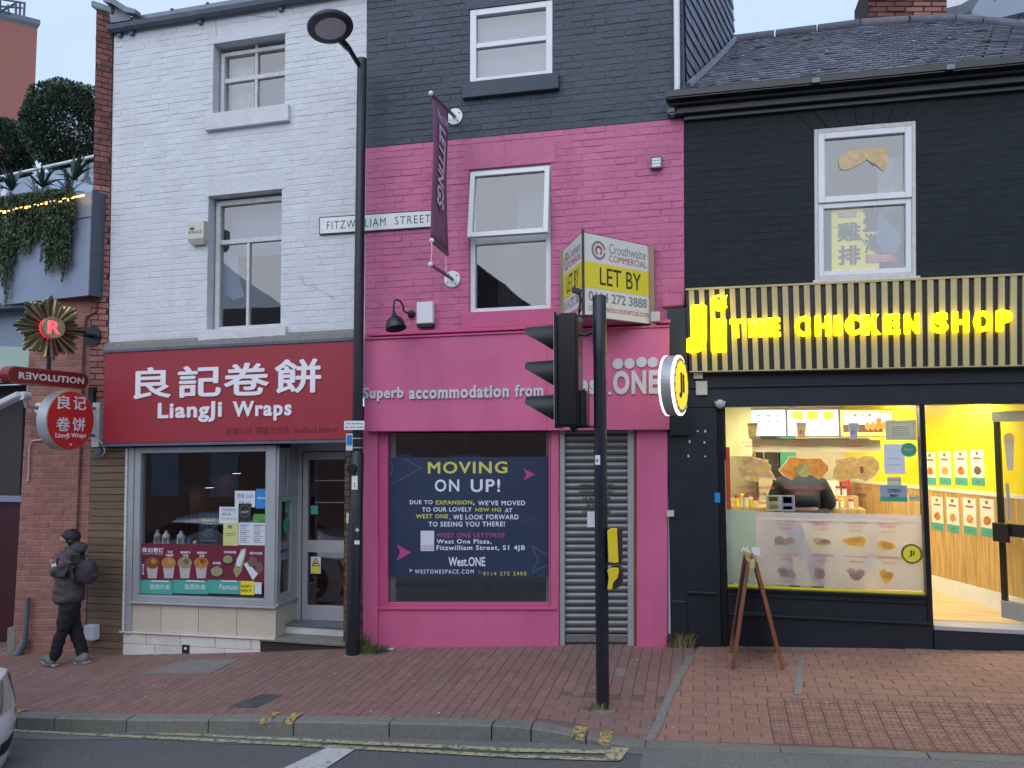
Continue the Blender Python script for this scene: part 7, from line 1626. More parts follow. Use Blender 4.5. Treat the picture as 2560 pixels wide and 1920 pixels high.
# foliage
def leaves(n, fn, size, mat, name, parent, seed, lab=None, aspect=.45):
    rd = random.Random(seed); vs, fs = [], []
    for i in range(n):
        p, dirn = fn(rd); L = size*rd.uniform(.5, 1.3); d = (Vector(dirn)+Vector((rd.uniform(-1, 1), rd.uniform(-1, 1), rd.uniform(-1, 1)))*.7).normalized(); s_ = d.orthogonal().normalized(); s_ = (Matrix.Rotation(rd.uniform(0, 6.28), 3, d) @ s_)*L*aspect; k = len(vs)
        vs += [p-d*L*.5, p+s_*.5, p+d*L*.5, p-s_*.5]; fs.append((k, k+1, k+2, k+3))
    o = mk(name, vs, fs, mat, parent); return o
cols_ = []
rdc = random.Random(17); x_ = -60
strands = []
for k in range(220):
    px = rdc.uniform(-70, 182); ln = (155+60*math.sin(px*.043+1.2)+40*math.sin(px*.12)) ; ln = max(115, ln)*rdc.uniform(.6, 1.1)
    if px > 172: ln = min(ln, 120)
    strands.append((px, 505-(px/210)*28, ln, rdc.uniform(-8, 8)))
def ivy(rd):
    s_ = rd.choice(strands); t_ = rd.random(); px = s_[0]+s_[3]*t_+rd.uniform(-7, 7)*(1-t_*.6); py = s_[1]-12+s_[2]*t_; y = -.02-.15*rd.random()*(1-.6*t_); u, v = BO.uv(px, py, y); return BO.P(u, v, y), (0, 0, -1)
iv = thing('trailing_ivy', 'dark green trailing ivy hanging over the grey balcony panels', 'ivy', BO.P(Lb*.5, v_top)); tag(leaves(24000, ivy, .05, m_ivy, 'hanging_leaves', iv, 5), kind='stuff')
mb = MB()
for s_ in strands[::2]:
    q = [BO.P(*BO.uv(s_[0]+s_[3]*t_, s_[1]+s_[2]*t_, -.03), -.03-.02*t_) for t_ in (0, .5, 1)]; mb.tube(q, .003, 4, False)
tag(mb.out('stems', m_aframe, iv), kind='stuff')
for k, (px, py, lab) in enumerate(((35, 478, 'spiky dark plant on the balcony edge, leftmost'), (112, 470, 'spiky dark plant on the balcony edge, middle of three'), (190, 452, 'spiky dark plant on the balcony edge beside the brick pier'))):
    u, v = BO.uv(px, py, .15); t = thing('spiky_plant', lab, 'plant', BO.P(u, v_top, .15), 'spiky plants along the balcony edge'); rd = random.Random(k)
    for i in range(16):
        a = rd.uniform(0, 6.28); el = rd.uniform(.15, 1.2); d = Vector((math.cos(a)*math.cos(el), math.sin(a)*math.cos(el)*.7, math.sin(el))); L = rd.uniform(.28, .5); s_ = d.cross(Vector((0, 0, 1))).normalized()*.028; b = BO.P(u, v, .12)
        m1 = b+d*L*.45+Vector((0, 0, .02)); e_ = b+d*L-Vector((0, 0, L*.12))
        MB().add([b-s_*.6, b+s_*.6, m1+s_, m1-s_, e_, m1+Vector((0, 0, -.012))], [(0, 1, 2, 3), (3, 2, 4), (0, 3, 5), (1, 5, 2), (5, 3, 4), (2, 5, 4)]).out('leaf_blade', m_agave, t)
def bush(px, py, rx, rz, Y, n, label, seed):
    c = W(px, py, Y); k = (Y+8)/.83/F; rx, rz = rx*k, rz*k
    t = thing('clipped_evergreen_tree', label, 'tree', c-Vector((0, 0, rz)), 'clipped evergreen trees on the bar terrace')
    MB().tube([c-Vector((0, 0, rz*1.6)), c], [.06, .03], 8).out('trunk', m_aframe, t)
    def fn(rd):
        while True:
            d = Vector((rd.gauss(0, 1), rd.gauss(0, 1), rd.gauss(0, 1))).normalized(); r_ = rd.random()**.22
            w_ = 1+.04*math.sin(d.x*7+seed)+.03*math.sin(d.z*9+d.y*5)
            return c+Vector((d.x*rx, d.y*rx, d.z*rz))*r_*w_, d
    tag(leaves(n, fn, .06, m_leaf, 'crown', t, seed, aspect=.5)); return t
bush(172, 322, 112, 122, 3.0, 26000, 'large rounded clipped evergreen tree behind the bar balcony rail', 3); bush(0, 385, 78, 95, 3.2, 16000, 'smaller evergreen tree at the far left behind the balcony rail', 4)
# distant red tower
def bricktex(name, c1, c2, cm, sc):
    m, n, b, o = newmat(name); tc = NN(n, 'ShaderNodeNewGeometry'); sp = NN(n, 'ShaderNodeSeparateXYZ'); n.links.new(tc.outputs['Position'], sp.inputs[0]); cb = NN(n, 'ShaderNodeCombineXYZ'); n.links.new(sp.outputs[0], cb.inputs[0]); n.links.new(sp.outputs[2], cb.inputs[1])
    t = NN(n, 'ShaderNodeTexBrick'); t.inputs['Color1'].default_value = (*c1, 1); t.inputs['Color2'].default_value = (*c2, 1); t.inputs['Mortar'].default_value = (*cm, 1); t.inputs['Scale'].default_value = sc; t.inputs['Mortar Size'].default_value = .012; t.inputs['Brick Width'].default_value = .225; t.inputs['Row Height'].default_value = .075
    n.links.new(cb.outputs[0], t.inputs[0]); n.links.new(t.outputs[0], b.inputs['Base Color']); b.inputs['Roughness'].default_value = .8; return m
m_tower = bricktex('distant_red_brick', (.30, .085, .055), (.26, .07, .048), (.25, .12, .10), 1.0)
tw = thing('red_brick_tower', 'distant tall red brick tower with dark coping and roof railing', 'tower', W(60, 400, 24)); Yt = 24
q = [W(-300, 900, Yt+5), W(60, 900, Yt), W(94, 60, Yt), W(-300, -40, Yt+5)]
MB().prism(q, (-14, 9, 0)).out('wall', m_tower, tw)
MB().prism([W(-300, -32, Yt+4.8), W(101, 61, Yt-.3), W(101, 50, Yt-.3), W(-300, -52, Yt+4.8)], (-14, 9, 0)).out('coping', m_paneldark, tw)
mb = MB()
for a, b in (((-60, -12), (62, 8)), ((-60, 12), (55, 20)), ((62, 6), (60, 40)), ((40, 4), (40, 38)), ((50, 8), (50, 38)), ((0, -5), (2, 32)), ((0, 30), (40, 8)), ((20, 12), (22, 34))):
    mb.tube([W(*a, Yt+.5), W(*b, Yt+.5)], .06, 5)
mb.out('roof_railing', m_paneldark, tw)
# pipes and fittings on the brick
def wpx(pts, y): return [W(a, b, y) for a, b in pts]
o = MB().tube(wpx([(243, 745), (240, 780), (216, 792), (210, 830), (206, 950), (200, 1150), (192, 1330)], -.03), .013, 8).out('conduit', m_oldbrick, None, smooth=True); tag(o, 'dark red conduit pipe running down the bar brickwork', 'pipe')
o = MB().tube(wpx([(118, 1098), (80, 1102), (74, 1115), (70, 1203)], -.03), .010, 8).out('conduit', m_tan, None, smooth=True); tag(o, 'thin pale copper pipe bent below the round red sign', 'pipe')
t = thing('flood_arm_light', 'long white floodlight on a jointed arm at the far left wall', 'flood light', W(100, 1022, -.02))
p0, p1 = W(-30, 1026, -.42), W(56, 985, -.38); MB().obox((p0+p1)/2, p1-p0, (0, 1, 0), (p1-p0).cross(Vector((0, 1, 0))), (p1-p0).length/2, .07, .035).out('lamp_body', m_cctv, t, bev=.012)
MB().lathe(W(62, 990, -.36), (0, 1, 0), [(.05, -.05), (.055, 0), (.05, .06)], 14).out('joint', m_cctv, t, smooth=True); MB().tube([W(62, 992, -.36), W(66, 1015, -.3), W(98, 1020, -.03)], .028, 10).out('arm', m_cctv, t, smooth=True); MB().lathe(W(99, 1020, -.008), (0, -1, 0), [(.07, 0), (.07, .02)], 14).out('base_plate', m_cctv, t)
o = MB().obox(W(244, 1062, -.06), (1, 0, 0), (0, 1, 0), (0, 0, 1), .05, .035, .27).out('bracket_board', m_oldwood); tag(o, 'weathered grey bracket board between the round sign and red fascia', 'bracket')
t = thing('wall_camera', 'small grey camera with looped cable under the end of the red fascia', 'security camera', W(247, 1130, -.1)); MB().obox(W(247, 1128, -.1), (1, 0, -.1), (0, 1, 0), (.1, 0, 1), .06, .04, .035).out('camera_body', m_gutter, t, bev=.01); MB().tube(wpx([(243, 1098), (258, 1110), (262, 1130), (255, 1140)], -.13), .006, 6).out('cable', m_curtain, t, smooth=True)
tag(MB().obox(W(230, 1005, -.05), (1, 0, 0), (0, 1, 0), (0, 0, 1), .035, .03, .18).out('dark_wall_box', m_txtblack), 'narrow black box on the brick above the round red sign bracket', 'junction box')
p = W(46, 1632, -.10); p.z = zp(p.x, p.y); tp_ = W(70, 1494, -.06); t = thing('leaning_metal_post', 'grey metal rail post with splayed foot against the bar brickwork', 'post', p)
kn = W(63, 1598, -.07); MB().tube([tp_, kn], .026, 10).out('upright', m_gutter, t, smooth=True); MB().tube([kn, p+Vector((0, 0, .01))], [.045, .05], 10).out('foot', m_lead, t, smooth=True)
p = GP(26, 1632); tag(MB().box(p.x-.06, p.x+.06, p.y, p.y+.1, p.z-.02, p.z+.3).out('bollard_stub', m_slabgrey), 'short grey stub beside the dark bar doorway', 'stub post')

# sunburst sign
rt = W(233, 841, -.02); XV = rt.x; cs = WX(125, 821, XV)
sb = thing('sunburst_sign', 'brass sunburst sign with glowing red R projecting from the brick wall', 'projecting sign', cs)
S1x = Vector((math.cos(R(25)), -math.sin(R(25)), 0)); S1y = Vector((math.sin(R(25)), math.cos(R(25)), 0))
MB().lathe(rt, (0, -1, 0), [(.125, 0), (.125, .015)], 24).out('wall_plate', m_blackgloss, sb); MB().tube([rt, cs+Vector((0, .1, .0))], .028, 12).out('bracket_arm', m_blackgloss, sb)
Rs = abs(WX(125, 742, XV).z-WX(125, 900, XV).z)/2; rd = random.Random(2)
for k in range(48):
    a = 2*math.pi*k/48; pk_ = abs(((k/48*8) % 1)-.5)*2; r1 = Rs*(.76+.26*pk_)+rd.uniform(-.01, .01); r0 = Rs*.32; w0, w1 = .009, .020
    d = S1y*math.cos(a)+Vector((0, 0, math.sin(a))); s_ = S1y*-math.sin(a)+Vector((0, 0, math.cos(a))); o_ = cs+S1x*.015*(k % 2)
    MB().add([o_+d*r0-s_*w0, o_+d*r0+s_*w0, o_+d*r1+s_*w1, o_+d*(r1+.02), o_+d*r1-s_*w1, o_+d*r0+S1x*.016, o_+d*r1+S1x*.022], [(0, 5, 6, 4), (5, 1, 2, 6), (4, 6, 3), (6, 2, 3), (0, 4, 3, 2, 1)]).out('ray', m_gold if k % 3 else m_mirror, sb)
MB().lathe(cs-S1x*.05, S1x, [(Rs*.33, 0), (Rs*.33, .13)], 36).out('glowing_drum', m_ledred, sb); MB().lathe(cs+S1x*.082, S1x, [(Rs*.345, 0), (Rs*.345, .02), (Rs*.33, .024)], 36).out('brass_face', m_gold, sb)
class QS:
    def P(s, u, v, y=0): return cs+S1x*(.108-y)+S1y*u+Vector((0, 0, v))
text(QS(), 'R', (-Rs*.16, Rs*.19, -Rs*.20, Rs*.21), 0, emis('red_letter', (1, .08, .10), 1.1), sb, off=.03, th=.006)
text(QS(), 'I', (-Rs*.19, -Rs*.1, -Rs*.20, Rs*.21), 0, m_ysign, sb, off=.03, th=.004)
pa, pb = WX(9, 934, XV), WX(212, 955, XV); cz = (pa.z+pb.z)/2; hh = .095
MB().tube([cs-Vector((0, 0, Rs*.9)), Vector((XV, cs.y, cz))], .024, 10).out('hanging_stem', m_blackgloss, sb)
pl = thing('bar_name_plate', 'rounded maroon plate with cream letters REVOLUTION below the sunburst', 'projecting sign', (XV, pa.y, cz))
def stadium(x0, x1, r_, inset=0):
    pts = []; ya, yb = pa.y+r_, pb.y-r_
    for k in range(13): a = math.pi/2+math.pi*k/12; pts.append((ya+math.cos(a)*(r_-inset), cz+math.sin(a)*(r_-inset)))
    for k in range(13): a = -math.pi/2+math.pi*k/12; pts.append((yb+math.cos(a)*(r_-inset), cz+math.sin(a)*(r_-inset)))
    return [Vector((x0, p[0], p[1])) for p in pts], Vector((x1-x0, 0, 0))
MB().prism(*stadium(XV-.06, XV+.05, hh)).out('plate_body', m_maroonsign, pl); MB().prism(*stadium(XV+.051, XV+.054, hh)).out('brass_border', m_gold, pl); MB().prism(*stadium(XV+.055, XV+.057, hh, .012)).out('maroon_field', m_maroonsign, pl)
lw_ = pb.y-pa.y; text(QX(XV+.058, pa.y, cz), 'RƎVOLUTION', (lw_*.12, lw_*.93, -hh*.42, hh*.42), 0, m_ysign, pl, off=.03, spacing=1.1, th=.004)
# round red sign
X2_ = W(248, 1050, -.1).x; c2 = WX(178, 1051, X2_); Rr = abs(WX(178, 977, X2_).z-WX(178, 1127, X2_).z)/2
rr_s = thing('round_red_sign', 'round red projecting sign with four white Chinese characters on the brick wall', 'projecting sign', c2)
MB().lathe(c2+Vector((-.14, 0, 0)), (1, 0, 0), [(Rr, 0), (Rr, .13)], 48).out('sign_drum', m_alu, rr_s, smooth=True); MB().lathe(c2+Vector((-.008, 0, 0)), (1, 0, 0), [(Rr, 0), (Rr, .006)], 48).out('gold_rim', m_tanslat, rr_s); MB().lathe(c2, (1, 0, 0), [(Rr*.97, 0), (Rr*.97, .004)], 48).out('sign_face', m_redround, rr_s)
qf = QX(c2.x+.005, c2.y, c2.z)
for ch_, a, b in (('良', -.62, .42), ('记', .04, .42), ('卷', -.62, -.30), ('饼', .04, -.30)): text(qf, ch_, (a*Rr, (a+.56)*Rr, b*Rr-.06*Rr+.0, b*Rr+.40*Rr), 0, m_whitesign, rr_s, bold=.016, th=.003)
text(qf, 'LiangJi Wraps', (-.64*Rr, .64*Rr, -.62*Rr, -.42*Rr), 0, m_whitesign, rr_s, off=.02, th=.003); MB().lathe(qf.P(0, -.80*Rr), (1, 0, 0), [(.012, 0), (.012, .003)], 10).out('small_emblem', m_whitesign, rr_s)
mb = MB()
for dz in (.45, -.5): mb.tube([c2+Vector((-.07, Rr*.85, dz*Rr)), Vector((c2.x-.07, -.02, c2.z+dz*Rr))], .016, 8)
mb.out('bracket', m_gutter, rr_s)

# ================================================================== TRAFFIC SIGNAL
pb_ = GP(1507, 1772); TY = pb_.y; tt = W(1498, 742, TY)
tl_ = thing('traffic_signal', 'black traffic signal on a tall black pole on the brick pavement', 'traffic light', pb_)
MB().tube([pb_-Vector((0, 0, .1)), tt], .0535, 20).out('pole', m_pole, tl_, smooth=True); MB().lathe(tt, (0, 0, 1), [(.057, -.50), (.057, -.005), (.045, .012), (.01, .016)], 20).out('pole_cap', m_pole, tl_, smooth=True)
h0, h1 = W(1396, 1068, TY), W(1452, 787, TY); dpt = .15
hx0, hx1, hz0, hz1 = h0.x, h1.x-.005, h0.z, h1.z
mb = MB(); mb.box(hx0+.02, hx1, TY-dpt, TY+dpt, hz0, hz1); mb.out('signal_case', m_blackgloss, tl_, bev=.02)
MB().box(hx0-.004, hx0+.018, TY-dpt-.012, TY+dpt+.012, hz0-.01, hz1+.01).out('front_plate', m_blackgloss, tl_, bev=.004)
MB().box(hx0-.006, hx0-.0042, TY-dpt-.014, TY-dpt-.008, hz0, hz1).out('white_edge', m_upvc, tl_)
m_vis = M('matt_black_visor', (.022, .024, .028), .55, bump=.05)
for i, (py, cl_) in enumerate(((843, (.06, .004, .004)), (931, (.06, .035, .004)), (1018, (.003, .05, .03)))):
    zc2 = W(1396, py, TY).z; rr2 = .108; mb = MB(); n = 20
    for j in range(n+1):
        a = math.pi*2*j/n; up = (1+math.sin(a))/2; Lh = .045+.225*min(1, up/.66)
        for rr3, xx in ((rr2, hx0), (rr2*(1-.12*(Lh/.27)), hx0-Lh), (rr2*.93*(1-.12*(Lh/.27)), hx0-Lh), (rr2*.93, hx0)): mb.v.append(Vector((xx, TY+math.cos(a)*rr3, zc2+math.sin(a)*rr3)))
    for j in range(n):
        for k in range(3): q_ = j*4+k; mb.f.append((q_, q_+4, q_+5, q_+1))
    mb.out('visor', m_vis, tl_, smooth=True); MB().lathe((hx0-.006, TY, zc2), (-1, 0, 0), [(.1, 0), (.08, .012), (.01, .02)], 20).out('lens', M('dark_signal_lens', cl_, .2, bump=0), tl_, smooth=True)
a, b = W(1444, 1066, TY+.02), W(1470, 976, TY+.02); MB().box(hx1-.005, b.x, TY-.1, TY+.13, a.z, b.z).out('rear_control_box', m_blackgloss, tl_, bev=.012)
mb = MB(); mb.tube([W(1450, 836, TY), W(1466, 838, TY), W(1485, 828, TY)], .014, 8); mb.tube([W(1420, 789, TY), W(1490, 789, TY)], .010, 8); mb.tube([W(1425, 1068, TY), W(1490, 1066, TY)], .012, 8); mb.box(W(1482, 850, TY).x, W(1490, 850, TY).x, TY-.03, TY+.03, W(1485, 860, TY).z, W(1485, 795, TY).z); mb.out('mounting_bracket', m_pole, tl_)
MB().lathe(W(1435, 1070, TY), (0, 0, -1), [(.03, 0), (.028, .03), (.01, .04)], 12).out('cable_gland', m_blackgloss, tl_)
c = W(1443, 728, TY); t = thing('detector_camera', 'small black detector on a stalk above the traffic signal', 'detector', c); MB().obox(c, (1, 0, -.45), (0, 1, 0), (.45, 0, 1), .042, .035, .024).out('detector_head', m_blackgloss, t, bev=.006); MB().tube([c+Vector((.02, 0, -.02)), W(1452, 745, TY), W(1447, 786, TY)], .010, 8).out('stalk', m_blackgloss, t, smooth=True); MB().tube([W(1455, 748, TY), W(1456, 770, TY), W(1448, 784, TY)], .005, 6).out('cable', m_txtblack, t)
def yel(L, name, mat, y0, y1): return MB().prism([W(1280+a/2.592, 1280+b/2.592, TY+y0) for a, b in L], (0, y1-y0, 0)).out(name, mat, pb2, bev=.003)
m_ybox = M('bright_yellow_casing', (.75, .56, .02), .4, var=.04, bump=.03)
pb2 = thing('push_button_unit', 'yellow and black pedestrian push button unit on the signal pole', 'push button', W(1535, 1400, TY))
yel([(622, 112), (640, 106), (706, 112), (708, 328), (690, 335), (628, 332)], 'upper_case', m_txtblack, -.07, .07); yel([(617, 122), (640, 106), (680, 104), (690, 328), (672, 332), (627, 326), (622, 240)], 'upper_yellow_face', m_ybox, -.085, -.0705)
yel([(630, 368), (690, 362), (712, 378), (708, 480), (672, 498), (630, 500)], 'lower_case', m_txtblack, -.07, .07); yel([(616, 376), (640, 362), (688, 362), (693, 392), (682, 430), (655, 462), (648, 502), (622, 504), (618, 490), (628, 430)], 'lower_yellow_face', m_ybox, -.085, -.0705)
t = thing('pole_number_label', 'small white label marked 4 on the signal pole', 'label', W(1494, 1150, TY-.054)); p0, p1 = W(1488, 1162, TY-.056), W(1500, 1138, TY-.056)
G_ = GFace((p0.x, TY-.056, p0.z), (1, 0, 0), (0, 0, 1)); G_.box('label_sheet', (0, p1.x-p0.x, 0, p1.z-p0.z), 0, .003, m_upvc, t); text(G_, '4', (.004, (p1.x-p0.x)*.6, .02, .052), 0, m_txtblack, t, off=.02)
MB().lathe(pb_, (0, 0, 1), [(.105, -.02), (.10, .004), (.06, .010)], 12).out('base_mortar', m_slabgrey, tl_)
tuft(1495, 1776, 170, .12, .13, m_drygrass, 'dry yellow grass clump at the foot of the traffic signal pole', 7)

# ================================================================== PEOPLE
from mathutils import noise
def skinned(name, vs, es, rad, mat, parent, sub=2, wob=0):
    o0 = org(parent); me = bpy.data.meshes.new(name); me.from_pydata([tuple(Vector(v)-o0) for v in vs], es, []); o = bpy.data.objects.new(name, me); C.objects.link(o)
    md = o.modifiers.new('skin', 'SKIN'); md.use_smooth_shade = True
    sv = me.skin_vertices[0].data
    for i, r_ in enumerate(rad): sv[i].radius = r_ if isinstance(r_, tuple) else (r_, r_); sv[i].use_root = (i == 0)
    s_ = o.modifiers.new('sub', 'SUBSURF'); s_.levels = sub; s_.render_levels = sub
    bpy.context.view_layer.update(); m2 = bpy.data.meshes.new_from_object(o.evaluated_get(bpy.context.evaluated_depsgraph_get())); m2.name = name
    if wob:
        for v in m2.vertices:
            q = v.co; s3 = noise.noise_vector(Vector((q.x*9, q.y*9, q.z*16)))+noise.noise_vector(Vector((q.x*22, q.y*22, q.z*30)))*.5; v.co = q+Vector(s3)*wob
    bpy.data.objects.remove(o); bpy.data.meshes.remove(me); m2.materials.clear(); m2.materials.append(mat); m2.polygons.foreach_set('use_smooth', [True]*len(m2.polygons))
    o = bpy.data.objects.new(name, m2); C.objects.link(o); o.parent = parent; ORG[o.name] = o0.copy(); return o
pg = GP(190, 1662); PYY = pg.y
def q8(a, b, y=0): return W(80+a/4.367, 1300+b/4.367, PYY+y)
pr_ = thing('person', 'person in dark grey jacket with backpack walking left past the bar', 'person', (pg.x, PYY, pg.z))
nY, fY = -.085, .085    # near and far side of the body
B = [q8(395, 870), q8(405, 700), q8(425, 520), q8(440, 400), q8(432, 320), q8(420, 280), q8(400, 250), q8(403, 210), q8(415, 170),
     q8(400, 420, nY*1.6), q8(330, 560, nY*1.9), q8(230, 530, nY*1.0), q8(400, 425, fY*1.5), q8(330, 560, fY*1.9), q8(240, 520, fY*.6),
     q8(385, 940, nY*.8), q8(315, 1210, nY*.9), q8(245, 1450, nY), q8(225, 1520, nY), q8(160, 1525, nY),
     q8(410, 940, fY*.8), q8(470, 1200, fY*.9), q8(545, 1450, fY), q8(560, 1525, fY), q8(480, 1545, fY)]
E_ = [(0, 1), (1, 2), (2, 3), (3, 4), (4, 5), (5, 6), (6, 7), (7, 8), (3, 9), (9, 10), (10, 11), (3, 12), (12, 13), (13, 14), (0, 15), (15, 16), (16, 17), (17, 18), (18, 19), (0, 20), (20, 21), (21, 22), (22, 23), (23, 24)]
Rb = [.09, .09, .13, .12, .06, .05, .07, .105, .095, .06, .045, .03, .06, .045, .03, .06, .045, .035, .03, .03, .06, .045, .035, .03, .03]
skinned('body', B, E_, Rb, m_skin, pr_)
J = [q8(405, 925), q8(405, 815), q8(415, 640), q8(430, 490), q8(440, 385), q8(425, 330), q8(400, 430, nY*1.7), q8(328, 570, nY*2.0), q8(262, 565, nY*1.6), q8(215, 555, nY*1.1), q8(400, 430, fY*1.9), q8(330, 565, fY*2), q8(240, 545, fY)]
skinned('jacket', J, [(0, 1), (1, 2), (2, 3), (3, 4), (4, 5), (4, 6), (6, 7), (7, 8), (8, 9), (4, 10), (10, 11), (11, 12)], [(.185, .17), (.178, .165), (.168, .16), (.155, .15), (.11, .12), (.08, .085), .092, .074, .062, .054, .09, .074, .058], m_jacket, pr_, 3, .020)
skinned('jacket_hood', [q8(430, 345), q8(490, 312), q8(540, 325), q8(560, 375)], [(0, 1), (1, 2), (2, 3)], [(.075, .10), (.09, .11), (.085, .10), (.04, .07)], m_pack, pr_, 3, .012)
skinned('collar', [q8(370, 320), q8(410, 325), q8(470, 330)], [(0, 1), (1, 2)], [.04, .075, .085], m_pack, pr_)
T = [q8(403, 820), q8(400, 950), q8(382, 1050, nY*.7), q8(330, 1220, nY*.8), q8(280, 1370, nY), q8(240, 1535, nY), q8(425, 1050, fY*.7), q8(480, 1220, fY*.8), q8(535, 1380, fY), q8(572, 1535, fY)]
skinned('trousers', T, [(0, 1), (1, 2), (2, 3), (3, 4), (4, 5), (1, 6), (6, 7), (7, 8), (8, 9)], [(.13, .13), (.14, .135), .096, .078, .068, .062, .096, .078, .070, .064], m_trousers, pr_, 3, .014)
K = [q8(560, 440), q8(575, 520), q8(585, 610), q8(565, 700)]
bpk = skinned('backpack', K, [(0, 1), (1, 2), (2, 3)], [(.095, .13), (.118, .15), (.128, .15), (.095, .13)], m_pack, pr_, 3, .012)
skinned('backpack_pocket', [q8(640, 560), q8(645, 660)], [(0, 1)], [(.06, .10), (.06, .10)], m_pack, bpk); MB().tube(spl([q8(560, 410), q8(600, 385), q8(650, 400), q8(670, 450)]), .014, 8).out('top_strap', m_jacket, bpk, smooth=True); MB().tube(spl([q8(520, 380, -.14), q8(440, 380, -.17), q8(415, 480, -.17), q8(450, 640, -.15)]), .018, 8).out('shoulder_strap', m_pack, bpk, smooth=True)
hd = q8(420, 180)
hm = MB(); 
def ellip(name, c, r3, mat, parent, wob=0, seed=0):
    bm = bmesh.new(); bmesh.ops.create_icosphere(bm, subdivisions=4, radius=1); o0 = org(parent)
    for v in bm.verts:
        n_ = v.co.copy(); q = Vector((n_.x*r3[0], n_.y*r3[1], n_.z*r3[2])); v.co = Vector(c)+q+n_*(noise.noise(n_*5+Vector((seed, 0, 0)))+.6*noise.noise(n_*14))*wob-o0
    me = bpy.data.meshes.new(name); bm.to_mesh(me); bm.free(); me.materials.append(mat); me.polygons.foreach_set('use_smooth', [True]*len(me.polygons)); o = bpy.data.objects.new(name, me); C.objects.link(o); o.parent = parent; ORG[o.name] = o0.copy(); return o
hr = ellip('hair', q8(428, 182), (.102, .092, .088), m_hair, pr_, .012); ellip('hair_nape', q8(452, 228), (.062, .074, .062), m_hair, hr, .008, 3); ellip('fringe', q8(362, 180), (.032, .055, .022), m_hair, hr, .006, 5)
ellip('face', q8(402, 232), (.068, .066, .085), m_skin, pr_, .002, 2)
skinned('nose', [q8(352, 235), q8(338, 248)], [(0, 1)], [.02, .012], m_skin, pr_, 1); skinned('ear', [q8(412, 222, -.080), q8(414, 238, -.082)], [(0, 1)], [.018, .014], m_skin, pr_, 1)
for sgn, sy_ in ((1, nY), (0, fY*.4)):   # hands raised in front, fingers round a phone-sized paper
    w0_ = q8(228, 500, sy_*.6)
    skinned('hand', [w0_, w0_+Vector((-.01, 0, .05)), w0_+Vector((-.015, 0, .085))], [(0, 1), (1, 2)], [(.026, .018), (.034, .018), (.03, .014)], m_skin, pr_, 1)
    for k in range(4): b_ = w0_+Vector((-.035+.017*k, -.004, .082)); skinned('finger', [b_, b_+Vector((.004, -.01, .03+.004*(k in (1, 2)))), b_+Vector((.016, -.014, .045+.005*(k in (1, 2))))], [(0, 1), (1, 2)], [.009, .008, .006], m_skin, pr_, 1)
    skinned('thumb', [w0_+Vector((.015, -.01, .03)), w0_+Vector((.035, -.02, .055)), w0_+Vector((.03, -.02, .075))], [(0, 1), (1, 2)], [.011, .009, .008], m_skin, pr_, 1)
tag(MB().obox(q8(252, 497, -.10), (1, 0, .25), (0, 1, 0), (-.25, 0, 1), .042, .012, .024).out('paper_wrapper', m_paper, None, bev=.005), 'crumpled white paper held in the walking person\'s hands', 'paper')
for (fx, fy, ly_, tilt) in ((205, 1520, nY, .10), (560, 1535, fY*.6, .0)):
    heel = q8(fx+70, fy, ly_); toe = q8(fx-85, fy, ly_); heel.z = zp(heel.x, heel.y)+.05; toe.z = zp(toe.x, toe.y)+.045+tilt*.5
    sh_ = skinned('shoe', [heel+Vector((-.02, 0, .015)), heel+Vector((-.09, 0, .01)), toe+Vector((.05, 0, .0)), toe], [(0, 1), (1, 2), (2, 3)], [(.05, .062), (.05, .066), (.048, .05), (.038, .034)], m_shoe, pr_, 2, .004)
    a_ = (toe-heel).normalized(); zb2 = min(heel.z, toe.z)-.045
    MB().obox((heel+toe)/2-Vector((0, 0, .036)), a_, (0, 1, 0), a_.cross(Vector((0, 1, 0))), (toe-heel).length/2+.005, .042, .010).out('sole', m_sole, sh_, bev=.010)
# customer at the counter
cg = (W(2010, 1290, 1.0).x, .98); zc3 = ZF
cu_ = thing('customer', 'customer in dark navy jacket leaning at the counter inside the lit shop', 'person', (cg[0], cg[1], zc3)); x0_, y0_ = cg
def c3(dx, dy, dz): return Vector((x0_+dx, y0_+dy, zc3+dz))
Bc = [c3(0, -.05, .92), c3(.0, .02, 1.04), c3(-.02, .16, 1.16), c3(-.02, .26, 1.22), c3(-.02, .33, 1.27), c3(-.02, .38, 1.36), c3(-.23, .14, 1.18), c3(-.30, .16, .98), c3(-.2, .40, .98), c3(.2, .14, 1.18), c3(.29, .16, .98), c3(.2, .42, .98), c3(-.1, -.05, .85), c3(-.12, -.02, .48), c3(-.12, .04, .08), c3(-.12, .12, .04), c3(.1, -.05, .85), c3(.12, -.02, .48), c3(.12, .04, .08), c3(.12, .12, .04)]
Ec = [(0, 1), (1, 2), (2, 3), (3, 4), (4, 5), (2, 6), (6, 7), (7, 8), (2, 9), (9, 10), (10, 11), (0, 12), (12, 13), (13, 14), (14, 15), (0, 16), (16, 17), (17, 18), (18, 19)]
skinned('body', Bc, Ec, [.13, .12, .14, .08, .06, .09, .07, .05, .035, .07, .05, .035, .09, .07, .045, .03, .09, .07, .045, .03], m_skin, cu_)
skinned('jacket', Bc[:4]+Bc[6:12], [(0, 1), (1, 2), (2, 3), (2, 4), (4, 5), (5, 6), (2, 7), (7, 8), (8, 9)], [.19, .19, .21, .13, .12, .09, .065, .12, .09, .065], m_bluejkt, cu_)
skinned('trousers', [Bc[0], Bc[12], Bc[13], Bc[14], Bc[16], Bc[17], Bc[18]], [(0, 1), (1, 2), (2, 3), (0, 4), (4, 5), (5, 6)], [.17, .12, .1, .08, .12, .1, .08], m_trousers, cu_)
skinned('hair', [c3(-.02, .36, 1.38), c3(-.02, .33, 1.32)], [(0, 1)], [.115, .1], m_hair, cu_)

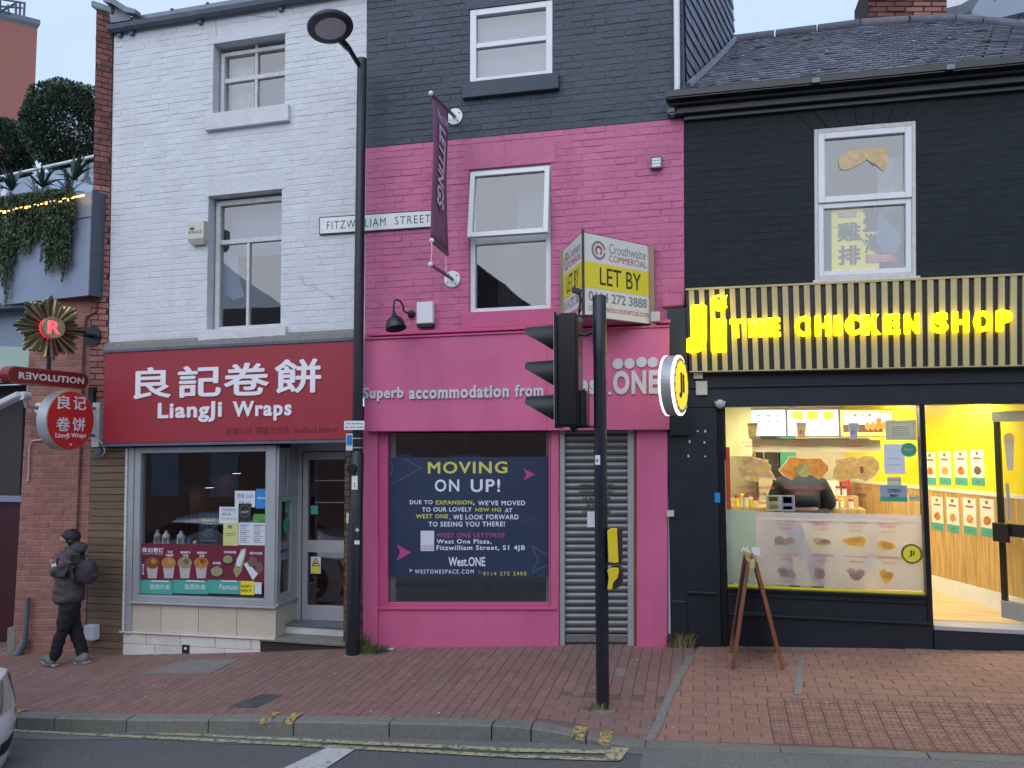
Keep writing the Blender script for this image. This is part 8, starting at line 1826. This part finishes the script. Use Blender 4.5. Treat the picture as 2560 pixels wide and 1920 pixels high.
# ================================================================== CAR NOSE AT THE LEFT EDGE
Yk = -2.55; cn = W(24, 1770, Yk); Xn = cn.x+.36; z_r = zr(Xn, -3.4)
car = thing('white_car', 'white car with its nose just entering the left edge of the road', 'car', (Xn-2.1, Yk-.88, z_r))
zt1, zt2, zt3, zt4, zt5 = (W(20, p, Yk).z for p in (1672, 1752, 1815, 1850, 1868))
Wc, Lc = 1.76, 4.2; yc = Yk-Wc/2
sec = [(0, zt5-.02, .86), (-.0, zt4, .90), (.035, zt3, .93), (.05, (zt3+zt2)/2, .95), (.03, zt2, .94), (-.06, zt1+.03, .90), (-.20, zt1+.09, .84)]
def carring(x, scale, zz): return zz
mb = MB(); n = 25
prof = [(0, zt5-.05), (.015, zt4), (.05, zt3), (.065, (zt2+zt3)/2), (.05, zt2), (-.05, zt1), (-.28, zt1+.07), (-1.0, zt1+.17), (-1.15, zt1+.19), (-1.9, zt1+.62), (-3.0, zt1+.64), (-3.7, zt1+.25), (-4.1, zt1+.18), (-4.2, zt3), (-4.15, zt5-.05)]
ny_ = 15
for j in range(ny_):
    s_ = -1+2*j/(ny_-1); rnd = (1-abs(s_)**3.2); 
    for k, (x, z) in enumerate(prof):
        wf = 1.0 if z < zt1+.22 else .80
        xin = .28*(1-rnd) if x > -2 else -.22*(1-rnd)
        mb.v.append(Vector((Xn-.07+x-xin, yc+s_*Wc/2*wf, z-(.05*(1-rnd) if z > zt1 else 0))))
m_ = len(prof)
for j in range(ny_-1):
    for k in range(m_): mb.f.append((j*m_+k, j*m_+(k+1) % m_, (j+1)*m_+(k+1) % m_, (j+1)*m_+k))
mb.f.append(tuple(range(m_))); mb.f.append(tuple((ny_-1)*m_+k for k in reversed(range(m_))))
mb.out('body', m_carwhite, car, smooth=True)
for s_ in (1, -1):
    def cp(t, z, o=0.006):   # point on the nose surface at side fraction t
        rnd = 1-abs(t)**3.2; zz = max(zt5-.05, min(zt1, z)); L_ = prof[:6]; x = 0
        for (xa, za), (xb, zb2_) in zip(L_, L_[1:]):
            if za <= zz <= zb2_: x = xa+(xb-xa)*(zz-za)/(zb2_-za)
        return Vector((Xn-.07+x-.28*(1-rnd)+o, yc+t*Wc/2+o*s_*.5, z))
    def patch(name, t0, t1, za, zb3, mat, o=.006, nn_=8):
        m1 = MB()
        for i in range(nn_+1):
            t = t0+(t1-t0)*i/nn_
            for z in (za, (za+zb3)/2, zb3): m1.v.append(cp(t*s_, z, o))
        for i in range(nn_):
            for k in (0, 1): q_ = i*3+k; m1.f.append((q_, q_+3, q_+4, q_+1))
        return m1.out(name, mat, car, smooth=True)
    patch('headlight', .58, .995, zt2+.02, zt1-.01, glass('headlight_lens', (.5, .5, .55), .35, .05), .012); patch('headlight_bowl', .60, .99, zt2+.03, zt1-.02, m_alu, .005)
    patch('indicator', .90, .995, zt2-.07, zt2-.02, M('amber_lens', (.6, .25, .03), .3, bump=0), .007); patch('fog_lamp_surround', .62, .99, zt4+.005, zt3, m_txtblack, .006); patch('bumper_lip', .0, .99, zt5, zt4-.004, m_carwhite, .010)
    for xx in (-.85, -3.4):
        w_ = MB().lathe((Xn+xx, yc+s_*(Wc/2-.19), z_r+.31), (0, s_, 0), [(.2, 0), (.31, 0), (.315, .03), (.315, .17), (.30, .20), (.2, .2)], 28).out('wheel', m_tyre, car, smooth=True); MB().lathe((Xn+xx, yc+s_*(Wc/2-.19), z_r+.31), (0, s_, 0), [(.2, .17), (.19, .19), (.05, .185), (.01, .19)], 20).out('rim', m_alu, w_)
    MB().prism([Vector((Xn+a, yc+s_*(Wc/2*.81), zt1+b)) for a, b in ((-1.35, .26), (-1.95, .58), (-2.95, .60), (-3.5, .30))], (0, s_*.01, 0)).out('side_window', m_blackgloss, car)
patch('grille', -.5, .5, zt4+.01, zt3+.02, m_txtblack, .006)

# ================================================================== OPPOSITE TERRACE (seen only in the glass)
for i, (xa, xb, zr_, zr2, lab) in enumerate(((-24, -12, 3.3, 5.6, 'brick terrace house opposite reflected at the far left'), (-12, -4.5, 3.6, 5.9, 'brick gabled house opposite reflected in the restaurant windows'), (-4.5, 3, 3.2, 5.2, 'brick house opposite reflected in the pink shop window'), (3, 14, 3.5, 5.8, 'brick house opposite reflected in the right hand windows'))):
    t = thing('opposite_house', lab, 'house', (xa, -16, -3), 'houses across the street'); Y0 = -17.5
    MB().box(xa+.02, xb-.02, Y0-7, Y0, -4, zr_).out('wall', m_opp, t)
    if i == 1: MB().prism([(xa+.02, Y0+.1, zr_), (xb-.02, Y0+.1, zr_), ((xa+xb)/2, Y0+.1, zr2+.8)], (0, -7, 0)).out('roof', m_opproof, t)
    else: MB().prism([(xa, Y0+.3, zr_-.1), (xa, Y0-3.5, zr2), (xa, Y0-7.2, zr_-.1)], (xb-xa, 0, 0)).out('roof', m_opproof, t)
    for k in range(int((xb-xa)/2.6)):
        for zz in (-2.2, .7): MB().box(xa+.9+k*2.6, xa+2.1+k*2.6, Y0-.02, Y0+.03, zz, zz+1.6).out('window', m_panel, t)
SC.render.film_transparent = False
SC.cycles.max_bounces = 8; SC.cycles.transparent_max_bounces = 16
SC.cycles.use_denoising = True
